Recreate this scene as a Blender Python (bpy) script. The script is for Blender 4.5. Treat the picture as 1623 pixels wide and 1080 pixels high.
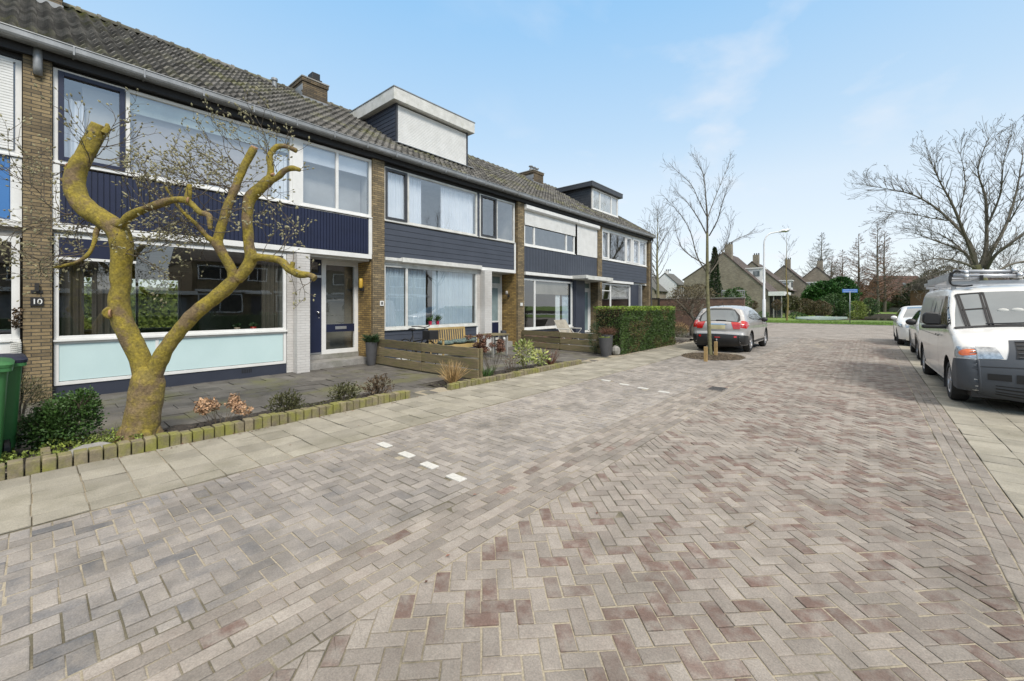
import bpy, bmesh, math, random
from mathutils import Vector, Matrix, noise as mnoise
random.seed(7)
R = math.radians
for o in list(bpy.data.objects): bpy.data.objects.remove(o)
scn = bpy.context.scene
col = scn.collection
# ------------------------------------------------------------------ camera model (also used to measure the photograph)
F, VX, HY, H = 657.0, 1378.0, 485.0, 1.6
YAW = math.atan((VX - 811.5) / F)
def ray(px, py):
    s = (px - 811.5) / F
    return Vector((-math.sin(YAW) + math.cos(YAW) * s, math.cos(YAW) + math.sin(YAW) * s, (HY - py) / F))
def gp(px, py, z=0.0):
    v = ray(px, py); t = (z - H) / v.z
    return Vector((v.x * t, v.y * t, z))
def dp(px, py, D):
    v = ray(px, py)
    return Vector((v.x * D, v.y * D, H + v.z * D))
# ------------------------------------------------------------------ scene helpers
ORG = {}
def tag(o, label=None, cat=None, group=None, kind=None):
    if label: o['label'] = label
    if cat: o['category'] = cat
    if group: o['group'] = group
    if kind: o['kind'] = kind
    return o
def thing(name, label, cat, loc=(0, 0, 0), rz=0.0, group=None):
    o = bpy.data.objects.new(name, None); col.objects.link(o)
    o.location = loc; o.rotation_euler = (0, 0, rz); o.empty_display_size = .2
    ORG[o.name] = Vector(loc)
    return tag(o, label, cat, group)
def copy_tree(o, parent=None):
    c = o.copy(); col.objects.link(c)
    if parent: c.parent = parent
    for ch in list(o.children): copy_tree(ch, c)
    return c
def lerp(a, b, t): return a + (b - a) * t
def interp(tab, x):
    if x <= tab[0][0]: return tab[0][1]
    for (a, va), (b, vb) in zip(tab, tab[1:]):
        if x <= b: return lerp(va, vb, (x - a) / (b - a) if b > a else 0)
    return tab[-1][1]
class MB:
    def __init__(s):
        s.v = []; s.f = []; s.m = []; s.ta = []; s.hu = []; s.t = .5; s.h = 0.; s.mi = 0
    def add(s, vs, fs):
        n = len(s.v)
        for p in vs: s.v.append((p[0], p[1], p[2]))
        s.ta += [s.t] * len(vs); s.hu += [s.h] * len(vs)
        for f in fs: s.f.append(tuple(i + n for i in f)); s.m.append(s.mi)
    def box(s, x0, x1, y0, y1, z0, z1):
        if x0 > x1: x0, x1 = x1, x0
        if y0 > y1: y0, y1 = y1, y0
        if z0 > z1: z0, z1 = z1, z0
        s.add([(x0,y0,z0),(x1,y0,z0),(x1,y1,z0),(x0,y1,z0),(x0,y0,z1),(x1,y0,z1),(x1,y1,z1),(x0,y1,z1)],
              [(0,3,2,1),(4,5,6,7),(0,1,5,4),(1,2,6,5),(2,3,7,6),(3,0,4,7)])
        return s
    def bar(s, a, b, w, h, up=(0,0,1)):      # square bar between two points
        a = Vector(a); b = Vector(b); d = (b - a).normalized(); u = Vector(up)
        sd = d.cross(u)
        if sd.length < 1e-4: sd = d.cross(Vector((1,0,0)))
        sd.normalize(); u = sd.cross(d).normalized()
        vs = []
        for p in (a, b):
            for i, j in ((-1,-1),(1,-1),(1,1),(-1,1)): vs.append(p + sd * i * w / 2 + u * j * h / 2)
        s.add(vs, [(3,2,1,0),(4,5,6,7),(0,1,5,4),(1,2,6,5),(2,3,7,6),(3,0,4,7)])
        return s
    def poly(s, pts): s.add(pts, [tuple(range(len(pts)))]); return s
    def prism(s, pts, d):                     # polygon swept by vector d
        n = len(pts); d = Vector(d); a = [Vector(p) for p in pts]
        s.add(a + [p + d for p in a], [tuple(range(n))[::-1], tuple(range(n, 2*n))] + [(i, (i+1) % n, n + (i+1) % n, n + i) for i in range(n)])
        return s
    def tube(s, pts, rad, n=8, cap=True):
        pts = [Vector(p) for p in pts]
        if not hasattr(rad, '__len__'): rad = [rad] * len(pts)
        if len(pts) < 2: return s
        vs = []; fs = []; pu = None
        for i, p in enumerate(pts):
            d = (pts[min(i+1, len(pts)-1)] - pts[max(i-1, 0)])
            if d.length < 1e-9: d = Vector((0,0,1))
            d.normalize()
            if pu is None:
                pu = d.cross(Vector((0,0,1)))
                if pu.length < .1: pu = d.cross(Vector((1,0,0)))
            else: pu = pu - d * pu.dot(d)
            pu.normalize(); w = d.cross(pu)
            for k in range(n):
                a = 2 * math.pi * k / n
                vs.append(p + (pu * math.cos(a) + w * math.sin(a)) * rad[i])
        for i in range(len(pts) - 1):
            for k in range(n):
                fs.append((i*n+k, i*n+(k+1) % n, (i+1)*n+(k+1) % n, (i+1)*n+k))
        if cap: fs.append(tuple(range(n))[::-1]); fs.append(tuple((len(pts)-1)*n + k for k in range(n)))
        s.add(vs, fs); return s
    def lathe(s, prof, c=(0,0,0), axis='z', n=20):   # prof: (r, h)
        vs = []; fs = []; c = Vector(c)
        for r, h in prof:
            for k in range(n):
                a = 2 * math.pi * k / n; x, y = r * math.cos(a), r * math.sin(a)
                vs.append(c + (Vector((x, y, h)) if axis == 'z' else Vector((h, x, y)) if axis == 'x' else Vector((y, h, x))))
        for i in range(len(prof) - 1):
            for k in range(n): fs.append((i*n+k, i*n+(k+1) % n, (i+1)*n+(k+1) % n, (i+1)*n+k))
        s.add(vs, fs); return s
    def blob(s, c, r, n=8, m=5, jit=0.):
        c = Vector(c); r = r if hasattr(r, '__len__') else (r, r, r); vs = []; fs = []
        for i in range(m + 1):
            th = math.pi * i / m
            for k in range(n):
                a = 2 * math.pi * k / n; q = 1 + random.uniform(-jit, jit)
                vs.append(c + Vector((r[0]*math.sin(th)*math.cos(a)*q, r[1]*math.sin(th)*math.sin(a)*q, r[2]*math.cos(th)*q)))
        for i in range(m):
            for k in range(n): fs.append(((i+1)*n+k, (i+1)*n+(k+1) % n, i*n+(k+1) % n, i*n+k))
        s.add(vs, fs); return s
    def leaf(s, p, d, L, W, nrm=None):
        d = Vector(d).normalized(); nrm = nrm or Vector((random.gauss(0,1), random.gauss(0,1), random.gauss(0,1)))
        w = d.cross(nrm)
        if w.length < 1e-3: w = d.cross(Vector((1,0,.3)))
        w.normalize(); p = Vector(p); u = w.cross(d) * (L * .12)
        s.add([p, p + d*L*.5 + w*W*.5 + u, p + d*L, p + d*L*.5 - w*W*.5 + u], [(0,1,2,3)])
    def build(s, name, mat, parent=None, smooth=False, bevel=0., local=False, uv=True, autos=None):
        me = bpy.data.meshes.new(name)
        off = Vector((0,0,0))
        if parent is not None and not local:
            q = parent
            while q is not None: 
                off += Vector(q.location); q = q.parent
        me.from_pydata([(x-off.x, y-off.y, z-off.z) for x, y, z in s.v], [], s.f)
        for q in (mat if isinstance(mat, (list, tuple)) else [mat]): me.materials.append(q)
        me.polygons.foreach_set('material_index', s.m)
        a = me.attributes.new('tint', 'FLOAT', 'POINT'); a.data.foreach_set('value', s.ta)
        a = me.attributes.new('hue', 'FLOAT', 'POINT'); a.data.foreach_set('value', s.hu)
        if uv:
            ul = me.uv_layers.new(name='UVMap'); buf = [0.] * (2 * len(me.loops)); vv = s.v
            for p in me.polygons:
                n = p.normal; ax, ay, az = abs(n.x), abs(n.y), abs(n.z)
                for li in p.loop_indices:
                    c = vv[me.loops[li].vertex_index]
                    if az > .9: q = (c[0], c[1])
                    elif ax >= ay: q = (c[1], c[2])
                    else: q = (c[0], c[2])
                    buf[2*li] = q[0]; buf[2*li+1] = q[1]
            ul.data.foreach_set('uv', buf)
        if smooth: me.polygons.foreach_set('use_smooth', [True] * len(me.polygons))
        me.update()
        o = bpy.data.objects.new(name, me); col.objects.link(o)
        if parent is not None: o.parent = parent
        if autos:
            bm = bmesh.new(); bm.from_mesh(me)
            bmesh.ops.remove_doubles(bm, verts=bm.verts, dist=.0005)
            for e in bm.edges:
                if len(e.link_faces) == 2 and e.calc_face_angle(0) > autos: e.smooth = False
            for f in bm.faces: f.smooth = True
            bm.to_mesh(me); bm.free()
        if bevel:
            b = o.modifiers.new('bevel', 'BEVEL'); b.width = bevel; b.segments = 2; b.limit_method = 'ANGLE'; b.angle_limit = R(40); b.harden_normals = False
        return o
# ------------------------------------------------------------------ materials
MATS = {}
def mat(name, c=(.5,.5,.5), rough=.7, c2=None, nscale=8., var=.25, bump=0., bscale=60., metal=0., tint=0., hue=None, coat=0., spec=.5,
        brick=None, dirt=None, dscale=1.2, detail=6., sub=0., emis=0., stretch=None, hnoise=0.):
    """procedural surface: base colour, mottled with noise; tint/hue read per-piece attributes"""
    m = bpy.data.materials.new(name); m.use_nodes = True; nt = m.node_tree; N = nt.nodes; L = nt.links
    b = N['Principled BSDF']; b.inputs['Roughness'].default_value = rough; b.inputs['Metallic'].default_value = metal
    b.inputs['Specular IOR Level'].default_value = spec
    if coat: b.inputs['Coat Weight'].default_value = coat; b.inputs['Coat Roughness'].default_value = .05
    tc = N.new('ShaderNodeTexCoord'); co = tc.outputs['Object']
    if brick:
        co = N.new('ShaderNodeUVMap').outputs[0]
    nco = tc.outputs['Object']
    if stretch:
        mp = N.new('ShaderNodeMapping'); mp.inputs['Scale'].default_value = stretch; L.new(nco, mp.inputs['Vector']); nco = mp.outputs[0]
    def noise(sc, det=detail, src=None):
        n = N.new('ShaderNodeTexNoise'); n.inputs['Scale'].default_value = sc; n.inputs['Detail'].default_value = det; n.inputs['Roughness'].default_value = .6
        L.new(src or nco, n.inputs['Vector']); return n.outputs['Fac']
    def ramp(src, lo, hi, a, bb):
        r = N.new('ShaderNodeMapRange'); r.inputs['From Min'].default_value = lo; r.inputs['From Max'].default_value = hi
        r.inputs['To Min'].default_value = a; r.inputs['To Max'].default_value = bb; L.new(src, r.inputs['Value']); return r.outputs[0]
    def mixc(f, A, B, mode='MIX'):
        x = N.new('ShaderNodeMix'); x.data_type = 'RGBA'; x.blend_type = mode
        if hasattr(f, 'links') or not isinstance(f, (int, float)): L.new(f, x.inputs[0])
        else: x.inputs[0].default_value = f
        for q, i in ((A, 6), (B, 7)):
            if isinstance(q, tuple): x.inputs[i].default_value = (*q[:3], 1)
            else: L.new(q, x.inputs[i])
        return x.outputs[2]
    c2 = c2 or tuple(x * .7 for x in c)
    base = mixc(ramp(noise(nscale), .35, .65, 0, 1), c, c2)
    hsrc = None
    if brick:
        bw, bh, mo, mc = brick[:4]
        bt = N.new('ShaderNodeTexBrick'); bt.inputs['Scale'].default_value = 1; bt.inputs['Brick Width'].default_value = bw; bt.inputs['Row Height'].default_value = bh
        bt.inputs['Mortar Size'].default_value = mo; bt.inputs['Mortar Smooth'].default_value = .3; bt.inputs['Bias'].default_value = 0
        if len(brick) > 4: bt.offset = brick[4]
        bt.inputs['Color1'].default_value = (*[x * 1.25 for x in c], 1); bt.inputs['Color2'].default_value = (*c2, 1); bt.inputs['Mortar'].default_value = (*mc, 1)
        L.new(co, bt.inputs['Vector'])
        base = mixc(.35, bt.outputs['Color'], mixc(1., base, bt.outputs['Color'], 'MULTIPLY')) if False else bt.outputs['Color']
        base = mixc(1., base, mixc(ramp(noise(nscale), .3, .7, 0, 1), (1,1,1), (.62,.60,.58)), 'MULTIPLY')
        hsrc = bt.outputs['Fac']
    if hue:
        at = N.new('ShaderNodeAttribute'); at.attribute_name = 'hue'; hf = at.outputs['Fac']
        if hnoise:
            ml = N.new('ShaderNodeMath'); ml.operation = 'MULTIPLY'; ml.use_clamp = True
            L.new(hf, ml.inputs[0]); L.new(ramp(noise(hnoise), .38, .62, .15, 1.25), ml.inputs[1]); hf = ml.outputs[0]
        base = mixc(hf, base, hue)
    if tint:
        at = N.new('ShaderNodeAttribute'); at.attribute_name = 'tint'
        v = ramp(at.outputs['Fac'], 0, 1, 1 - tint, 1 + tint)
        cm = N.new('ShaderNodeCombineColor'); 
        for i in range(3): L.new(v, cm.inputs[i])
        base = mixc(1., base, cm.outputs[0], 'MULTIPLY')
    if dirt:
        dc, lo, hi, am = dirt
        base = mixc(ramp(noise(dscale, 8.), lo, hi, 0, am), base, dc)
    if var:
        v = ramp(noise(bscale * .7, 3.), .25, .75, 1 - var * .5, 1 + var * .5)
        cm = N.new('ShaderNodeCombineColor')
        for i in range(3): L.new(v, cm.inputs[i])
        base = mixc(1., base, cm.outputs[0], 'MULTIPLY')
    L.new(base, b.inputs['Base Color'])
    if bump or brick:
        bp = N.new('ShaderNodeBump'); bp.inputs['Strength'].default_value = max(bump, .01); bp.inputs['Distance'].default_value = .01
        L.new(noise(bscale, 4.), bp.inputs['Height'])
        if brick:
            b2 = N.new('ShaderNodeBump'); b2.inputs['Strength'].default_value = .8; b2.inputs['Distance'].default_value = .008; b2.invert = True
            L.new(hsrc, b2.inputs['Height']); L.new(bp.outputs[0], b2.inputs['Normal']); bp = b2
        L.new(bp.outputs[0], b.inputs['Normal'])
    if emis: b.inputs['Emission Strength'].default_value = emis
    MATS[name] = m; return m
def glass(name, tr=(.82,.86,.85), ior=1.6, rough=0.0, boost=1.0, add=.17, wav=.0):
    m = bpy.data.materials.new(name); m.use_nodes = True; nt = m.node_tree; N = nt.nodes; L = nt.links
    for n in list(N):
        if n.type != 'OUTPUT_MATERIAL': N.remove(n)
    out = N['Material Output']; t = N.new('ShaderNodeBsdfTransparent'); t.inputs[0].default_value = (*tr, 1)
    g = N.new('ShaderNodeBsdfGlossy'); g.inputs['Roughness'].default_value = rough; g.inputs['Color'].default_value = (.95,.97,1,1)
    f = N.new('ShaderNodeLayerWeight'); f.inputs[0].default_value = .5
    pw = N.new('ShaderNodeMath'); pw.operation = 'POWER'; pw.inputs[1].default_value = 3.6; L.new(f.outputs['Facing'], pw.inputs[0])
    a = N.new('ShaderNodeMath'); a.operation = 'MULTIPLY_ADD'; a.use_clamp = True; a.inputs[1].default_value = .85*boost; a.inputs[2].default_value = add
    L.new(pw.outputs[0], a.inputs[0])
    x = N.new('ShaderNodeMixShader'); L.new(a.outputs[0], x.inputs[0]); L.new(t.outputs[0], x.inputs[1]); L.new(g.outputs[0], x.inputs[2]); L.new(x.outputs[0], out.inputs[0])
    if wav:
        tc = N.new('ShaderNodeTexCoord'); n = N.new('ShaderNodeTexNoise'); n.inputs['Scale'].default_value = 1.3; L.new(tc.outputs['Object'], n.inputs['Vector'])
        bp = N.new('ShaderNodeBump'); bp.inputs['Strength'].default_value = wav; bp.inputs['Distance'].default_value = .02; L.new(n.outputs['Fac'], bp.inputs['Height']); L.new(bp.outputs[0], g.inputs['Normal'])
    return m
WHITE = mat('white_paint', (.72,.72,.70), .45, (.64,.64,.62), 3, .06, dirt=((.42,.41,.36), .58, .88, .25), dscale=2.2)
OFFW = mat('aged_white_paint', (.62,.62,.59), .6, (.50,.50,.47), 4, .1, dirt=((.25,.26,.17), .55, .8, .5), dscale=3)
NAVY = mat('navy_paint', (.010,.015,.045), .45, (.008,.012,.036), 2, .08)
SLATE = mat('slate_cladding', (.052,.060,.080), .55, (.043,.050,.067), 2, .1)
SLATE2 = mat('dark_slate_paint', (.034,.040,.058), .5, (.028,.033,.05), 2, .1)
ANTH = mat('anthracite_paint', (.045,.048,.055), .5, None, 3, .1)
BLUE = mat('bright_blue_panel', (.045,.17,.42), .5, (.04,.155,.39), 2, .05)
MINT = mat('pale_mint_panel', (.52,.66,.66), .35, (.49,.63,.63), 1.5, .03)
BLACK = mat('black_board', (.012,.012,.013), .6, None, 3, .1)
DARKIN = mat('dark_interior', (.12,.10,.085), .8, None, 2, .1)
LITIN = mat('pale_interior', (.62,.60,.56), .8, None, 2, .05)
CURT = mat('white_net_curtain', (.78,.80,.84), .9, (.70,.73,.78), 2, .04)
CURTB = mat('pale_blue_curtain', (.55,.63,.72), .9, (.48,.56,.66), 2, .05)
CURTD = mat('brown_curtain', (.10,.085,.07), .9, None, 2, .1)
BRICK = mat('yellow_brown_brick', (.27,.205,.11), .85, (.17,.13,.075), 3, .35, .5, 90, brick=(.215,.058,.007,(.075,.068,.055)), dirt=((.09,.08,.055), .5, .75, .6), dscale=1.5)
BRICKY = mat('ochre_brick', (.40,.27,.09), .85, (.27,.18,.065), 3, .3, .5, 90, brick=(.215,.06,.008,(.12,.09,.05)), dirt=((.12,.10,.06), .55, .8, .5), dscale=1.5)
BRICKR = mat('red_brown_brick', (.20,.11,.075), .85, (.14,.08,.06), 3, .3, .4, 90, brick=(.215,.06,.008,(.16,.14,.12)))
BRICKG = mat('grey_beige_brick', (.27,.235,.18), .85, (.22,.19,.15), .6, .2, .3, 60, brick=(.22,.065,.008,(.20,.18,.15)), dirt=((.14,.125,.10), .5, .8, .5), dscale=.4)
WBRICK = mat('white_glazed_brick', (.58,.575,.56), .4, (.69,.68,.66), .4, .05, .05, 90, brick=(.21,.062,.003,(.55,.55,.54)))
TILE = mat('weathered_concrete_roof_tile', (.125,.120,.108), .85, (.085,.080,.072), 9, .4, .5, 60, tint=.45, hue=(.13,.13,.035), hnoise=7, dirt=((.045,.042,.038), .52, .75, .6), dscale=9)
BRICKC = mat('dark_chimney_brick', (.17,.125,.07), .85, (.10,.075,.048), 3, .35, .5, 90, brick=(.215,.06,.008,(.05,.045,.035)), dirt=((.05,.045,.035), .45, .7, .7), dscale=1.5)
TILE2 = mat('brown_roof_tile', (.10,.075,.062), .85, None, 2, .3, brick=(.3,.3,.02,(.04,.03,.028)))
TILER = mat('red_roof_tile', (.115,.062,.048), .85, None, 2, .3, brick=(.3,.3,.02,(.07,.03,.02)))
TILEG = mat('grey_roof_tile', (.11,.11,.10), .85, None, 2, .3)
ZINC = mat('zinc', (.30,.31,.32), .5, (.22,.23,.235), 5, .15, metal=.35, dirt=((.16,.15,.12), .5, .8, .4))
CONC = mat('grey_concrete', (.30,.29,.27), .85, (.22,.21,.195), 6, .3, .3, dirt=((.12,.13,.07), .52, .75, .6))
STEEL = mat('brushed_metal', (.62,.63,.64), .35, (.5,.51,.52), 6, .1, metal=.8)
CHROME = mat('chrome', (.8,.8,.8), .12, (.75,.75,.75), 3, 0, metal=1.)
WOOD = mat('mossy_weathered_board', (.20,.155,.085), .85, (.12,.10,.058), 3, .4, .5, 50, stretch=(1.2,8,14), dirt=((.13,.14,.035), .48, .7, .7), dscale=2.5, tint=.42)
TEAK = mat('teak', (.42,.30,.12), .7, (.33,.23,.09), 5, .2, .2, dirt=((.2,.2,.06), .55, .8, .5))
GLASS = glass('window_glass', wav=.04)
GLASSB = glass('bright_window_glass', (.88,.91,.92), 1.7, add=.26, wav=.04)
PLASTIC = mat('black_plastic', (.02,.02,.021), .5, None, 4, .1)
SOIL = mat('dark_garden_soil', (.045,.036,.028), .95, (.02,.017,.014), 20, .6, 1., 60, dirt=((.10,.085,.065), .55, .65, .7), dscale=25)
BARK = mat('grey_bark', (.13,.115,.085), .9, (.07,.062,.05), 14, .4, .5, 40)
BARKG = mat('green_grey_bark', (.19,.18,.09), .9, (.12,.11,.06), 10, .4, .4, 40)
MAGB = mat('lichen_yellow_magnolia_bark', (.265,.205,.026), .92, (.17,.135,.03), 11, .9, 1., 55, hue=(.23,.165,.085), hnoise=6, dirt=((.15,.105,.06), .50, .60, .9), dscale=4.2, detail=10)
TWIG = mat('grey_brown_twig', (.10,.08,.055), .85, None, 8, .2)
BUD = mat('furry_magnolia_bud', (.27,.25,.15), .8, (.19,.18,.10), 20, .2, tint=.35)
CUTW = mat('cut_wood', (.42,.24,.13), .8, None, 20, .2)
def leafm(n, c, c2, rough=.55, tint=.45): 
    m = mat(n, c, rough, c2, 3, .1, tint=tint); return m
LEAF = leafm('fresh_green_leaf', (.055,.115,.022), (.035,.08,.018))
LEAFD = leafm('dark_green_leaf', (.028,.062,.014), (.016,.04,.012))
LEAFY = leafm('yellow_green_leaf', (.20,.24,.04), (.12,.17,.03))
LEAFV = leafm('cream_edged_leaf', (.42,.42,.15), (.10,.18,.03))
LEAFO = leafm('olive_leaf', (.085,.085,.028), (.05,.055,.02))
BRONZE = leafm('bronze_brown_leaf', (.11,.07,.035), (.07,.05,.028))
DRY = leafm('dry_hydrangea_bloom', (.40,.25,.14), (.26,.15,.09))
STRAW = leafm('straw_stem', (.42,.29,.13), (.30,.19,.08))
RUST = leafm('rust_brown_dead_leaf', (.17,.075,.045), (.10,.05,.03))
GRASS = leafm('grass_blade', (.15,.25,.03), (.10,.18,.025))
# ------------------------------------------------------------------ world, sun, camera
w = bpy.data.worlds.new('World'); scn.world = w; w.use_nodes = True
N = w.node_tree.nodes; L = w.node_tree.links
SUN_EL, SUN_AZ = R(48), R(115)     # azimuth measured clockwise from +Y
sky = N.new('ShaderNodeTexSky'); sky.sky_type = 'NISHITA'; sky.sun_disc = False; sky.sun_elevation = SUN_EL; sky.sun_rotation = SUN_AZ
sky.air_density = 1.0; sky.dust_density = .6; sky.ozone_density = 1.2
bg = N['Background']; bg.inputs['Strength'].default_value = .14
tc = N.new('ShaderNodeTexCoord')
sep = N.new('ShaderNodeSeparateXYZ'); L.new(tc.outputs['Generated'], sep.inputs[0])
def wmr(src, a, b, c, d, cl=True):
    r = N.new('ShaderNodeMapRange'); r.clamp = cl
    for k, v in zip(('From Min','From Max','To Min','To Max'), (a,b,c,d)): r.inputs[k].default_value = v
    L.new(src, r.inputs['Value']); return r.outputs[0]
def wmath(op, a, b):
    m = N.new('ShaderNodeMath'); m.operation = op; m.use_clamp = True
    for i, q in enumerate((a, b)):
        if isinstance(q, (int, float)): m.inputs[i].default_value = q
        else: L.new(q, m.inputs[i])
    return m.outputs[0]
# planar cloud coordinates (direction projected on a high layer)
zz = wmr(sep.outputs['Z'], 0, 1, .09, 1.09)
dv = N.new('ShaderNodeVectorMath'); dv.operation = 'DIVIDE'; cb = N.new('ShaderNodeCombineXYZ')
for i in range(3): L.new(zz, cb.inputs[i])
L.new(tc.outputs['Generated'], dv.inputs[0]); L.new(cb.outputs[0], dv.inputs[1])
mp = N.new('ShaderNodeMapping'); mp.inputs['Rotation'].default_value = (0,0,R(49)); mp.inputs['Scale'].default_value = (.9,.7,1); L.new(dv.outputs[0], mp.inputs['Vector'])
n1 = N.new('ShaderNodeTexNoise'); n1.inputs['Scale'].default_value = 1.7; n1.inputs['Detail'].default_value = 9; n1.inputs['Roughness'].default_value = .52; n1.inputs['Distortion'].default_value = .25; L.new(mp.outputs[0], n1.inputs['Vector'])
n2 = N.new('ShaderNodeTexNoise'); n2.inputs['Scale'].default_value = .7; n2.inputs['Detail'].default_value = 3; L.new(dv.outputs[0], n2.inputs['Vector'])
wisp = wmath('MULTIPLY', wmr(n1.outputs['Fac'], .52, .74, 0, 1), wmr(n2.outputs['Fac'], .44, .60, 0, 1))
def wmix(f, A, B):
    x = N.new('ShaderNodeMix'); x.data_type = 'RGBA'
    if isinstance(f, float): x.inputs[0].default_value = f
    else: L.new(f, x.inputs[0])
    for q, i in ((A, 6), (B, 7)):
        if isinstance(q, tuple): x.inputs[i].default_value = (*q, 1)
        else: L.new(q, x.inputs[i])
    return x.outputs[2]
g1 = wmix(wmr(sep.outputs['Z'], .03, .36, 0, 1), (4.55,4.7,4.85), (3.45,4.25,4.85))
g2 = wmix(wmr(sep.outputs['Z'], .25, .58, 0, 1), g1, (1.75,3.3,5.0))
base = wmix(.80, sky.outputs[0], g2)
cl = wmix(wmath('MULTIPLY', wisp, .75), base, (4.5,4.55,4.75))
# even bright cloud sheet overhead, out of view, added for soft neutral light
sheet = wmath('MULTIPLY', wmr(sep.outputs['Z'], .60, .78, 0, 1), wmr(n2.outputs['Fac'], .25, .5, .75, 1))
cl2 = wmix(sheet, cl, (7.6,7.1,6.5))
L.new(cl2, bg.inputs['Color'])
sl = bpy.data.lights.new('sun', 'SUN'); sl.energy = 2.5; sl.angle = R(14); sl.color = (1,.94,.86)
so = bpy.data.objects.new('sun', sl); col.objects.link(so)
sd = Vector((math.sin(SUN_AZ)*math.cos(SUN_EL), math.cos(SUN_AZ)*math.cos(SUN_EL), math.sin(SUN_EL)))
so.rotation_euler = sd.to_track_quat('Z', 'Y').to_euler()
cam = bpy.data.cameras.new('camera'); co = bpy.data.objects.new('camera', cam); col.objects.link(co); scn.camera = co
co.location = (0,0,H); co.rotation_euler = (R(90),0,YAW); cam.sensor_width = 36; cam.lens = 36*F/1623; cam.shift_y = -(540-HY)/1623; cam.clip_end = 2000; cam.clip_start = .05
scn.view_settings.view_transform = 'Standard'; scn.view_settings.look = 'None'; scn.view_settings.gamma = 1; scn.view_settings.exposure = EXPO = 0.55
# ------------------------------------------------------------------ paving
def hnoise(x, y, sc, seed=0.): return mnoise.noise(Vector((x*sc+seed*7.3, y*sc-seed*3.1, seed)))
def clip(poly, x0, x1, y0, y1):
    for ax, lim, sg in ((0,x0,1),(0,x1,-1),(1,y0,1),(1,y1,-1)):
        out = []
        for i in range(len(poly)):
            a, b = poly[i], poly[(i+1) % len(poly)]
            da, db = (a[ax]-lim)*sg, (b[ax]-lim)*sg
            if da >= 0: out.append(a)
            if (da > 0) != (db > 0) and abs(da-db) > 1e-9:
                t = da/(da-db); out.append((a[0]+(b[0]-a[0])*t, a[1]+(b[1]-a[1])*t))
        poly = out
        if len(poly) < 3: return []
    return poly
def area(p): return abs(sum(p[i][0]*p[(i+1)%len(p)][1]-p[(i+1)%len(p)][0]*p[i][1] for i in range(len(p))))/2
def stone(mb, poly, zf, gap=.0035, bev=.006, dz=.004, jit=.0015, jt=.0015):
    if len(poly) < 3 or area(poly) < .0006: return
    cx = sum(p[0] for p in poly)/len(poly); cy = sum(p[1] for p in poly)/len(poly); n = len(poly)
    # inset polygon towards centre by an absolute amount along each axis
    def inset(d):
        out = []
        for i in range(n):
            a, b, c = poly[i-1], poly[i], poly[(i+1) % n]
            e1 = Vector((b[0]-a[0], b[1]-a[1])); e2 = Vector((c[0]-b[0], c[1]-b[1]))
            if e1.length < 1e-5 or e2.length < 1e-5: out.append(b); continue
            e1.normalize(); e2.normalize(); sgn = 1
            n1_ = Vector((-e1.y, e1.x)); n2_ = Vector((-e2.y, e2.x))
            k = 1 + n1_.dot(n2_)
            if k < .25: out.append((lerp(b[0], cx, .1), lerp(b[1], cy, .1))); continue
            o = (n1_ + n2_) / k * d
            out.append((b[0]+o.x, b[1]+o.y))
        return out
    if sum(poly[i][0]*poly[(i+1)%n][1]-poly[(i+1)%n][0]*poly[i][1] for i in range(n)) < 0: poly = poly[::-1]
    z = zf(cx, cy) + random.gauss(0, jit); ta, tb = random.gauss(0, jt)/.1, random.gauss(0, jt)/.1
    g = gap + random.uniform(-.001, .0015); far = cy > 11
    sx, sy = random.gauss(0, .0012), random.gauss(0, .0012)
    o1, o2 = inset(g), inset(g + bev)
    if far:
        mb.add([(x, y, z) for x, y in o1], [tuple(range(n))]); return
    mb.add([(x+sx, y+sy, z-dz*2.2) for x, y in o1] + [(x+sx, y+sy, z-dz*.2+(x-cx)*ta+(y-cy)*tb) for x, y in o1] + [(x+sx, y+sy, z+dz*.35+(x-cx)*ta+(y-cy)*tb) for x, y in o2],
           [tuple(range(2*n, 3*n))] + [(n+i, n+(i+1)%n, 2*n+(i+1)%n, 2*n+i) for i in range(n)] + [(i, (i+1)%n, n+(i+1)%n, n+i) for i in range(n)])
def herring(mb, x0, x1, y0, y1, rot, zf, paint, W=.1, gap=.0035, skip=None):
    cr, sr = math.cos(rot), math.sin(rot); cs = []
    for X in (x0, x1):
        for Y in (y0, y1): cs.append((X*cr+Y*sr, -X*sr+Y*cr))
    u0 = min(c[0] for c in cs)/W-3; u1 = max(c[0] for c in cs)/W+3; v0 = int(min(c[1] for c in cs)/W)-3; v1 = int(max(c[1] for c in cs)/W)+3
    for j in range(v0, v1):
        for i in range(int((u0-j)/4)-1, int((u1-j)/4)+2):
            for q in (0, 1):
                a, b, w_, h_ = (j+4*i, j, 2, 1) if q == 0 else (j+3+4*i, j, 1, 2)
                P = [(a,b),(a+w_,b),(a+w_,b+h_),(a,b+h_)]
                P = [((u*cr-v*sr)*W, (u*sr+v*cr)*W) for u, v in P]
                mx = sum(p[0] for p in P)/4; my = sum(p[1] for p in P)/4
                if mx < x0-.15 or mx > x1+.15 or my < y0-.15 or my > y1+.15: continue
                if skip and skip(mx, my): continue
                P = clip(P, x0, x1, y0, y1)
                if not P: continue
                cutp = area(P) < .7*2*W*W
                paint(mb, mx, my)
                if cutp: mb.h *= .2; mb.t = .75
                stone(mb, P, zf, gap)
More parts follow.
